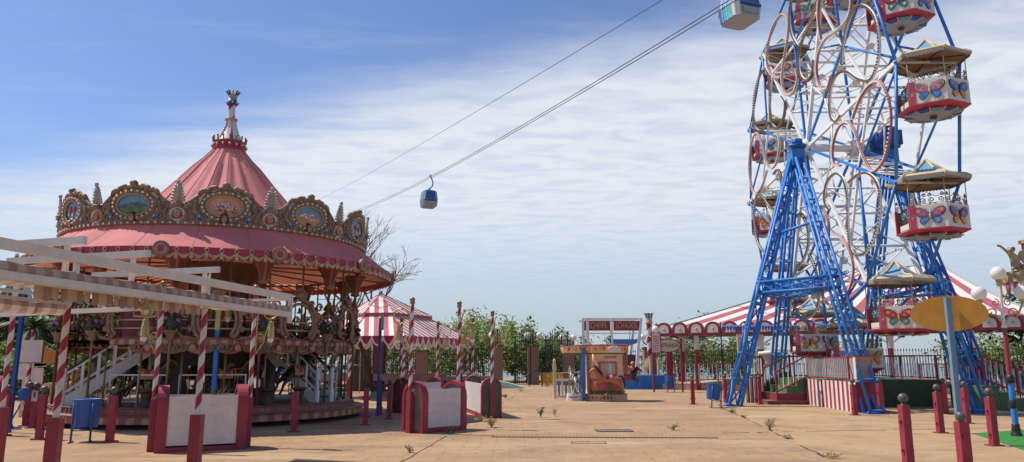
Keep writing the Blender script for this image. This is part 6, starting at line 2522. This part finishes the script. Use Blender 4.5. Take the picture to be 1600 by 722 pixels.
# left side bay with the grey horse
m = MB()
m.box((-.93, .05, 1.15), (.14, .5, 2.3), blue); m.build('blue_pillar', kt)
m = MB()
lp = [(-1.62, -.05), (-1.45, -.2), (-1.2, -.25), (-1.02, -.2), (-1.0, .7), (-1.6, .7)]
m.prism(lp, .28, boardw, (0, 0, 0), (1, 0, 0), (0, 1, 0))
for i in range(6):
    m.sphere((-1.52 + i * .085, -.24 + .05 * abs(i - 3) / 3, .16), .05, (wingb, wingp, wingv)[i % 3], 6, 4, (1, .4, 1))
m.build('side_base', kt)
m, q = MB(), MB()
crown_roof(m, q, lambda s: [((x + 1.4) * s - 1.42, (y - .2) * s + .2) for x, y in [(-1.78, -.05), (-1.65, -.22), (-1.4, -.32), (-1.15, -.28), (-1.0, -.2), (-.98, .7), (-1.75, .7)]], 2.0, 2.34)
m.build('side_roof', kt); q.build('side_roof_lights', kt)
horse(kt, (-1.32, -.05, .96), pi / 2 + .25, horseg, horseg, darkln, plume, (-.62, 1.0), .85)
m = MB(); m.lathe([(.22, .28), (.2, .34), (.08, .38), (.06, .55)], greenp, (-1.32, .1, 0), 10); m.build('side_horse_stand', kt)
m = MB(); m.box((1.0, .25, 1.62), (.05, .55, .95), boardw); m.box((1.01, .25, 1.62), (.06, .62, 1.02), salmon); m.build('side_sign', kt)
horse(kt, (1.12, .5, 1.0), -.3, horsed, darkln, tubr, salmon, None, .75)
# white and blue balustrade left of the kiosk
bt = thing('balustrade', 'small white and blue balustrade left of the coin carousel', 'balustrade', (2.55, 34.4, 0))
m = MB(); m.box((0, 0, .85), (1.3, .12, .1), whitep); m.box((0, 0, .1), (1.3, .14, .1), whitep)
m.build('rails', bt)
m = MB()
for i in range(8):
    m.lathe([(.05, .12), (.035, .2), (.06, .4), (.04, .7), (.05, .82)], wingb if i % 2 else whitep, (-.56 + i * .16, 0, 0), 8)
m.build('balusters', bt)
m = MB(); m.lathe([(.08, 0), (.07, 1.3), (.1, 1.35), (.06, 1.7), (.07, 1.75), (.01, 1.8)], cream, (-.6, 0, 0), 10); m.build('post', bt)
m = MB(); m.tube([(-.7, .2, 1.15), (2.0, .2, 1.25)], .02, gunmetal, 5); m.build('cable_rail', bt)

# ------------------------------------------------------------------ swing boat ride
SY = 46.9
sw0, sw1 = A(910, 505, SY), A(1002, 503, SY)
st = thing('swing_ride', 'white framed swing boat ride with red lettered name board and blue base', 'swing ride', ((sw0.x + sw1.x) / 2, SY, 0))
xa, xb = sw0.x, sw1.x
m = MB()
m.box(((xa + xb) / 2 + .6, SY + 1.4, .42), (xb - xa + 1.7, 3.0, .84), blue); m.build('base', st, True)
m = MB()
for x, dx in ((xa + .15, -.75), (xb - .15, -1.0)):
    for y in (SY - .1, SY + 2.9):
        m.bar((x + dx * .3 * (-1 if x < (xa + xb) / 2 else 1), y, .84), (x + .15, SY + 1.4 + (y - SY - 1.4) * .9, 4.4), .17, steelw)
m.bar((xa, SY + .1, 4.35), (xb, SY + .1, 4.35), .12, steelw); m.bar((xa, SY + .1, 3.45), (xb, SY + .1, 3.45), .07, steelw)
m.bar((xa, SY + 2.7, 4.35), (xb, SY + 2.7, 4.35), .12, steelw)
m.bar((xa, SY + .1, 4.35), (xa, SY + .1, 3.2), .1, steelw); m.bar(((xa + xb) / 2, SY, 4.4), ((xa + xb) / 2, SY, 2.4), .1, steelw)
m.build('frame', st, True)
xm = (xa + xb) / 2
for (a, b, s) in ((xa + .12, xm - .1, 'SCHIFFS'), (xm + .1, xb - .1, 'SCHAUKEL')):
    m = MB(); m.box(((a + b) / 2, SY + .02, 3.92), (b - a, .06, .62), red)
    bd = m.build('name_board', st, True)
    m = MB()
    for z in (3.62, 4.22):
        m.box(((a + b) / 2, SY - .02, z), (b - a, .03, .03), roofc)
    fr_ = m.build('board_trim', None)
    fr_.data.transform(parent_inv(st)); fr_.parent = bd
    tx = put_text('lettering', s, .55, st, ((a + b) / 2, SY - .025, 3.92), (0, -1, 0), roofc, .012, 1.0, (b - a) / (.55 * .70 * len(s)) * .98)
    tx.parent = bd
m = MB()
for dx in (-.9, .5):
    m.tube([(xm + .9 + dx, SY + 1.4, 4.3), (xm + .9 + dx * .8, SY + 1.4, 2.9)], .03, gunmetal, 5)
m.prism([(-1.0, .45), (-.8, .1), (-.4, -.02), (.4, -.02), (.8, .1), (1.0, .45), (.8, .36), (-.8, .36)], .8, wingb, (xm + .9, SY + 1.8, 2.75)); m.build('swing_boat', st, True)
m = MB()
for i in range(6):
    m.box((xa + .4 + i * .58, SY + .3, 1.12), (.5, .06, .55), (salmon, cream, brownpanel)[i % 3])
m.box(((xa + xb) / 2, SY + 2.6, 1.5), (xb - xa, .1, 1.3), brownpanel); m.build('deck_panels', st, True)
for x in (xa + 2.2, xb - .3, xb + .5, xb + 1.0):
    m = MB(); m.box((x, SY + .12, 1.35), (.12, .12, 1.05), whitep); m.build('rail_post', st, True)
m = MB()
g_ = random.Random(4)
for i in range(9):
    m.sphere((xb - .9 + g_.uniform(-.5, .5), SY + .3, 1.15 + g_.uniform(0, .5)), .16, (horseb, salmon, cream, wooddk)[i % 4], 7, 5)
m.build('figures', st, True)
# striped crown column behind the swing
p = gy(1016, 50)
cl = thing('striped_column', 'red and white spiral column with a crown capital right of the swing ride', 'column', p)
m = MB(); stripe_pole(m, (0, 0, 1.9), 2.35, .19, .9, 14); m.build('shaft', cl)
m = MB(); m.lathe([(.2, 4.2), (.26, 4.25), (.22, 4.35), (.22, 4.55), (.27, 4.8), (.36, 4.9)], None, n=16, matf=lambda i, k: bluedk if i > 2 and k % 2 else roofc); m.build('capital', cl)
m = MB(); m.lathe([(.5, 0), (.5, .5), (.4, .55), (.55, 1.2), (.45, 1.45), (.3, 1.9)], gold, n=12); m.build('pedestal', cl)

# round entrance sign, posts
p = A(1047, 540, 42.5)
es = thing('entrance_sign', 'cream oval ENTRADA sign hung between red posts at the tent entrance', 'sign', (p.x, 42.5, 0))
m = MB(); ov = [(.78 * math.cos(i * pi / 20), .40 * math.sin(i * pi / 20)) for i in range(40)]
m.prism(ov, .04, red, p + V((-.15, .03, 0))); m.build('oval_rim', es, True)
m = MB(); m.prism([(x * .9, y * .86) for x, y in ov], .02, cream, p + V((-.15, .0, 0))); m.build('oval_face', es, True)
put_text('lettering', 'ENTRADA', .30, es, p + V((-.15, -.024, 0)), (0, -1, 0), darkln, .008, 1.0, .95)
m = MB()
for x in (-1.0, .62):
    m.box((p.x + x, 42.5, 1.5), (.1, .1, 3.0), red)
m.build('posts', es, True)
m = MB(); m.box((p.x - .82, 42.4, 2.75), (.46, .05, 1.1), boardw); m.box((p.x - .82, 42.41, 2.75), (.54, .05, 1.18), red)
for i in range(7):
    m.box((p.x - .82, 42.365, 3.1 - i * .13), (.34, .015, .05), wingp)
m.sphere((p.x - .82, 42.4, 3.5), .2, globe, 10, 7); m.build('price_board', es, True)

# ------------------------------------------------------------------ big striped tent on the right
tt = thing('striped_tent', 'large red and white striped tent roof with arched valance behind the wheel', 'tent', (18, 44, 0))
ZE = 3.70
E0, E1 = V((9.0, 46.2, ZE)), V((27.6, 36.4, ZE))
E2, E3 = V((36, 47, ZE)), V((15, 58, ZE))
R1, R2 = V((23.2, 50.5, 7.85)), V((27.0, 46.2, 7.75))
def sagface(mb, pa, pb, ra, rb, n, mats, expo=(1.4, 1.4), seg=10):
    def P_(u, v):
        e, r_ = pa.lerp(pb, u), ra.lerp(rb, u)
        q = e.lerp(r_, v)
        ex = expo[0] + (expo[1] - expo[0]) * u
        return V((q.x, q.y, e.z + (r_.z - e.z) * v ** ex))
    for i in range(n):
        for k in range(seg):
            mb.add([P_(i / n, k / seg), P_((i + 1) / n, k / seg), P_((i + 1) / n, (k + 1) / seg), P_(i / n, (k + 1) / seg)], [(0, 1, 2, 3)], mats[i % 2], True)
m = MB()
sagface(m, E0, E1, R1, R2, 23, (tent_w, tent_r), (1.06, 1.4))
sagface(m, E1, E2, R2, R2, 12, (tent_w, tent_r))
sagface(m, E2, E3, R2, R1, 20, (tent_w, tent_r))
sagface(m, E3, E0, R1, R1, 14, (tent_w, tent_r), (1.4, 1.06))
m.build('canopy', tt, True)
m = MB()
hipl = []
for e, r_, ex in ((E0, R1, 1.06), (E1, R2, 1.4), (E2, R2, 1.4), (E3, R1, 1.4)):
    m.tube([V((e.x + (r_.x - e.x) * v, e.y + (r_.y - e.y) * v, e.z + (r_.z - e.z) * v ** ex + .03)) for v in [i / 12 for i in range(13)]], .05, gunmetal, 6)
m.tube([R1, R2], .06, gunmetal, 6)
m.build('edge_cables', tt, True)
m, q, ur = MB(), MB(), MB()
for a, b in ((E0, E1), (E1, E2), (E3, E0)):
    d = (b - a)
    L_ = d.length
    k = round(L_ / .98)
    x = d.normalized()
    nn = V((x.y, -x.x, 0))
    w_ = L_ / k
    for i in range(k):
        m, q = MB(), MB()
        o_ = a + x * (w_ * (i + .5)) + nn * .10 - V((0, 0, .42))
        r_ = w_ * .49
        out = [(-r_, 0), (r_, 0)] + [(r_ * math.cos(pi * j / 12), .34 + .44 * math.sin(pi * j / 12)) for j in range(13)]
        m.prism(out, .06, red, o_, x)
        r2 = r_ * .62
        inn = [(-r2, .12), (r2, .12)] + [(r2 * math.cos(pi * j / 12), .34 + .30 * math.sin(pi * j / 12)) for j in range(13)]
        q.prism(inn, .015, tent_w, o_ + nn * .06, x)
        q.sphere(o_ + nn * .08 + V((0, 0, .36)), .07, stonelt, 7, 5)
        va = m.build('valance_arch', tt, True)
        qi = q.build('inset', None)
        qi.data.transform(parent_inv(tt)); qi.parent = va
    ur.bar(a - V((0, 0, .30)) - nn * .12, b - V((0, 0, .30)) - nn * .12, .16, brownpanel, .3)
ur.build('eave_beams', tt, True)
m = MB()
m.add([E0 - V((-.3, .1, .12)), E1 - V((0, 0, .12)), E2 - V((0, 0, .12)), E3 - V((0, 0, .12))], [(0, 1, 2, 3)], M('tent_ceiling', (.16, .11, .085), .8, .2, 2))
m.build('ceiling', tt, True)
posts = [E0.lerp(E1, f) for f in (.035, .12, .30, .45, .62, .80, .97)] + [E0.lerp(E3, f) for f in (.25, .5)] + [E1.lerp(E2, f) for f in (.3, .6)]
for p in posts:
    m = MB()
    m.box((p.x, p.y + .3, 1.2), (.22, .22, 2.4), red)
    m.box((p.x, p.y + .3, 2.9), (.26, .26, 1.0), whitep)
    for s in (-1, 1):
        m.tube([(p.x, p.y + .3, 2.6), (p.x + s * .5, p.y + .3 - s * .25, 3.0), (p.x + s * 1.2, p.y + .3 - s * .6, 3.35)], .035, whitep, 5)
    m.build('post', tt, True)
m = MB(); m.add([V((9.3, 46.4, .32)), V((27.6, 36.7, .32)), V((35, 47, .32)), V((15, 57, .32))], [(0, 1, 2, 3)], stonelt)
m.add([V((9.3, 46.4, 0)), V((27.6, 36.7, 0)), V((27.6, 36.7, .32)), V((9.3, 46.4, .32))], [(0, 1, 2, 3)], stonelt)
m.add([V((9.3, 46.4, 0)), V((15, 57, 0)), V((15, 57, .32)), V((9.3, 46.4, .32))], [(3, 2, 1, 0)], stonelt)
m.build('floor_plinth', tt, True)
for a, b, lab in (((9.9, 45.6), (16.8, 42.0), 'red and white bar railing round the left end of the striped tent'),
                  ((21.6, 39.7), (33, 37.2), 'red and white bar railing under the right side of the tent')):
    rl = thing('tent_railing', lab, 'railing', (a[0], a[1], 0))
    L_ = math.hypot(b[0] - a[0], b[1] - a[1])
    railing((a[0], a[1], .3), (b[0], b[1], .3), 1.25, parent=rl, bars=int(L_ / .26), posts=int(L_ / 2) + 1, bw=.09)
bl = thing('small_awning', 'small blue fringed awning in front of the tent valance by the tower', 'awning', (11.6, 38.5, 0))
m = MB(); m.add([(10.9, 38.2, 3.45), (14.6, 37.6, 3.45), (14.6, 38.6, 3.58), (10.9, 39.2, 3.58)], [(0, 1, 2, 3)], bluedk)
for i in range(26):
    x0 = 10.9 + 3.7 * i / 26
    y0 = 38.2 - .6 * i / 26
    m.add([(x0, y0, 3.45), (x0 + .142, y0 - .023, 3.45), (x0 + .071, y0 - .012, 3.16)], [(2, 1, 0)], bluebin)
m.build('canopy', bl, True)
m = MB(); m.box((11.0, 39.1, 1.87), (.05, .05, 3.74), black); m.box((14.5, 38.5, 1.87), (.05, .05, 3.74), black); m.build('posts', bl, True)
# flowering shrubs at the right-hand fence
pinkfl = M('pink_blossom', (.50, .16, .22), .7, .3, 6)
for px, Y, lab in ((1515, 46, 'pink flowering shrub at the fence right of the lattice leg'), (1575, 47, 'pink and green shrub behind the globe lamp post')):
    tree('flowering_shrub', lab, 'shrub', gy(px, Y), 1.7, 3.2, [leafB, leafB, pinkfl, leafA], 1300, .1, True, 'flowering shrubs at the right fence')

# ------------------------------------------------------------------ ornate ride corner at the right edge
p = A(1597, 432, 24)
og = thing('ornate_ride', 'corner of a gilded ride roof with cherub statue and striped valance at the right edge', 'ride', (p.x + .2, 24, 0))
m = MB()
m.box((p.x + 1.5, 24.3, 4.40), (3.4, 1.0, .28), goldl); m.box((p.x + 1.5, 24.3, 4.58), (3.2, .9, .1), goldl); m.build('cornice', og, True)
m = MB()
for i in range(16):
    a = V((p.x - .15 + i * .2, 23.82, 4.27))
    m.add([a, a + V((.2, 0, 0)), a + V((.2, 0, -.34)), a + V((.1, 0, -.42)), a + V((0, 0, -.34))], [(4, 3, 2, 1, 0)], tent_r if i % 2 else tent_w)
for i in range(5):
    a = V((p.x - .15, 23.82 + i * .2, 4.27))
    m.add([a, a + V((0, .2, 0)), a + V((0, .2, -.34)), a + V((0, .1, -.42)), a + V((0, 0, -.34))], [(0, 1, 2, 3, 4)], tent_r if i % 2 else tent_w)
m.build('valance', og, True)
m = MB(); m.box((p.x + 1.5, 24.3, 3.86), (3.1, .8, .10), blue); m.build('blue_band', og, True)
m = MB(); m.box((p.x + 2.75, 25.9, 5.25), (2.3, .5, 1.2), tubr); m.box((p.x + 2.75, 25.9, 5.9), (2.4, .7, .12), goldl); m.build('backboard', og, True)
m = MB(); m.box((p.x + 2.6, 25, 1.9), (.5, .5, 3.8), cream); m.build('column', og, True)
# cherub leaning back, one arm raised to the left
b = V((p.x - .02, 24.2, 4.63))
vs = [(0, 0, .25), (-.05, 0, .55), (-.12, 0, .82), (-.22, 0, 1.02), (-.30, -.05, .90), (-.55, -.05, 1.15), (-.75, -.05, 1.32), (.1, -.05, .75), (.3, -.1, .6), (.35, -.12, .4), (-.25, -.2, .2), (-.4, -.25, -.02), (.3, -.22, .18), (.1, -.35, .05), (.15, .12, .12), (-.92, -.05, 1.36)]
ed = [(0, 1), (1, 2), (2, 3), (2, 4), (4, 5), (5, 6), (2, 7), (7, 8), (8, 9), (0, 10), (10, 11), (0, 12), (12, 13), (0, 14), (6, 15)]
rr_ = [.19, .17, .15, .08, .085, .065, .055, .085, .065, .05, .13, .07, .13, .08, .12, .06]
me = skin_mesh([tuple(V(q) * .62 + b) for q in vs], ed, [x_ * .66 for x_ in rr_], goldl, 2, 0)
me.transform(parent_inv(og))
ch = mesh_obj('cherub_statue', me, og)
m = MB()
hc = b + V((-.13, -.03, .68))
m.sphere(hc, .092, goldl, 12, 9, (1, 1, 1.1)); m.sphere(hc + V((-.08, -.05, -.01)), .022, goldl, 6, 4)
for i in range(14):
    m.sphere(hc + V((.03 + .08 * math.cos(i * 1.3), .08 * math.sin(i * 1.3), .03 + .055 * math.sin(i * 2.1))), .036, gold, 6, 4)
hd_ = m.build('head', None); hd_.data.transform(parent_inv(og)); hd_.parent = ch
m = MB()
m.prism([(0, 0), (.22, .08), (.46, .34), (.5, .58), (.34, .43), (.18, .37), (.06, .2)], .05, goldl, b + V((.05, .08, .3))); 
wg = m.build('wing', None); wg.data.transform(parent_inv(og)); wg.parent = ch
m = MB()
for i in range(10):
    c_ = V((p.x - .1 + i * .3, 23.85, 4.6))
    m.tube(spiral(c_ + V((0, 0, .1)), .1, .02, 1.3, 0, (1, 0, 0), (0, 0, 1)), .025, gold, 5)
m.build('scroll_crest', og, True)

# ------------------------------------------------------------------ cable car
q1, q2 = A(675, 271, 90), V((9.15, 39.75, 25))
dirc = (V((q2.x, q2.y, 0)) - V((q1.x, q1.y, 0))).normalized()
side = V((-dirc.y, dirc.x, 0))
def on_plan(px, py, off):
    """point of the pixel ray standing over the plan line of the ropeway shifted sideways by off"""
    d = ray(px, py)
    o = V((q1.x, q1.y, 0)) + side * off
    t = (o.x * dirc.y - o.y * dirc.x) / (d.x * dirc.y - d.y * dirc.x)
    return V((d.x * t, d.y * t, CH + d.z * t))
def cable(pts, r, label):
    P_ = sorted(pts, key=lambda p: p.dot(dirc))
    s = [p.dot(dirc) for p in P_]
    a0_, a1_ = P_[0], P_[-1]
    L0 = s[-1] - s[0]
    out = []
    mid = P_[1]
    fm = (s[1] - s[0]) / L0
    sag = mid.z - (a0_.z + (a1_.z - a0_.z) * fm)
    for i in range(-12, 49):
        f = i / 36
        z_ = a0_.z + (a1_.z - a0_.z) * f + sag * (f * (1 - f)) / (fm * (1 - fm))
        q = a0_.lerp(a1_, f)
        out.append(V((q.x, q.y, z_)))
    m = MB(); m.tube(out, r, iron, 5)
    return tag(m.build('ropeway_cable'), label, 'cable', 'cable car ropes')
cable([on_plan(558, 328, 0), on_plan(800, 205, 0), on_plan(1117, 14, 0)], .028, 'upper dark rope of the double cable passing over the small cabin')
cable([on_plan(556, 331.5, .0), on_plan(800, 208.5, .0), on_plan(1117, 20.5, .0)], .028, 'lower dark rope of the double cable passing over the small cabin')
cable([on_plan(491, 315, 5), on_plan(760, 165, 5), on_plan(1033, 1, 5)], .028, 'single dark rope higher in the sky, left of the cabins')
def cabin(c, yaw, label, near):
    t = thing('cable_car', label, 'cable car', c, yaw, 'cable car cabins')
    # local x along the rope, z=0 at the floor
    L2, W2 = .98, .92
    def ring(l, w, z, ch=.22):
        return [V(p) for p in ((-l + ch, -w, z), (l - ch, -w, z), (l, -w + ch, z), (l, w - ch, z), (l - ch, w, z), (-l + ch, w, z), (-l, w - ch, z), (-l, -w + ch, z))]
    def wall(mb, a, b, mat):
        for i in range(8):
            j = (i + 1) % 8
            mb.add([a[i], a[j], b[j], b[i]], [(0, 1, 2, 3)], mat[i % len(mat)] if isinstance(mat, (list, tuple)) else mat)
    r0_, r1_, r2_, r3_ = ring(.80, .74, 0), ring(.93, .86, .10), ring(1.0, .93, .95), ring(.86, .80, 2.02)
    m = MB(); m.add(r0_, [tuple(reversed(range(8)))], gunmetal); wall(m, r0_, r1_, gunmetal); m.build('floor', t)
    m = MB(); wall(m, r1_, r2_, [cabinbl if near else gunmetal, cabinw, gunmetal, cabinw] if near else [cabinbl, gunmetal, gunmetal, gunmetal]); m.build('lower_shell', t)
    m = MB(); wall(m, r2_, r3_, [glassl, glassl, glassb, glassb]); m.build('windows', t)
    m = MB()
    for i in range(8):
        m.tube([r1_[i] * 1.0, r2_[i] * 1.005, r3_[i] * 1.005], .03, cabinw if i % 2 else gunmetal, 5)
    for i in range(8):
        m.tube([r2_[i], r2_[(i + 1) % 8]], .025, gunmetal, 5)
    for sg in (-1, 1):
        for x in (-.42, .0, .42):
            m.tube([(x, sg * .875, .1), (x, sg * .945, .95), (x * .9, sg * .815, 2.02)], .035, cabinw, 5)
    m.build('pillars', t)
    if near:
        m = MB()
        for sg in (-1, 1):
            for i, mt in enumerate((cabinbl, cabinte, cabinte, cabinw)):
                x0, x1 = -.74 + i * .37, -.74 + (i + 1) * .37
                m.add([(x0 + .03, sg * .88, .14), (x1 - .03, sg * .88, .14), (x1 - .03, sg * .95, .92), (x0 + .03, sg * .95, .92)], [(0, 1, 2, 3) if sg < 0 else (3, 2, 1, 0)], mt)
        m.build('painted_panels', t)
    m = MB(); m.add(r3_, [tuple(range(8))], cabinw); wall(m, r3_, ring(.7, .62, 2.14), cabinbl); m.add(ring(.7, .62, 2.14), [tuple(range(8))], cabinw); m.build('roof', t)
    m = MB()
    for sg in (-1, 1):
        m.box((sg * 1.03, 0, .80), (.10, 1.5, .16), bluedk)
        m.box((sg * 1.015, 0, .45), (.06, 1.0, .35), gunmetal)
    m.build('bumpers', t)
    m = MB()
    m.tube([(0, 0, 2.14), (0, .1, 2.5), (0, .42, 2.8), (0, .5, 3.2), (0, .30, 3.9), (0, .15, 4.12)], .075, bluedk, 8)
    m.box((0, 0, 2.26), (.8, .25, .1), bluedk); m.box((0, 0, 2.42), (.35, .4, .08), cabinw); m.box((0, .1, 4.14), (.7, .16, .14), gunmetal)
    m.tube([(-.7, 0, 2.3), (.9, 0, 2.3)], .04, gunmetal, 6)
    m.build('hanger', t)
    return t
ya = math.atan2(dirc.y, dirc.x)
c1 = on_plan(672, 274, 0)
cabin(c1 - V((0, 0, 4.2)) - V((-math.sin(ya), math.cos(ya), 0)) * .1, ya, 'small blue and grey cable car hanging in the middle of the sky', False)
rope2 = on_plan(1150, -72, 5)
cabin(V((rope2.x, rope2.y, rope2.z - 4.6)), ya, 'large blue and teal cable car cut by the top edge', True)
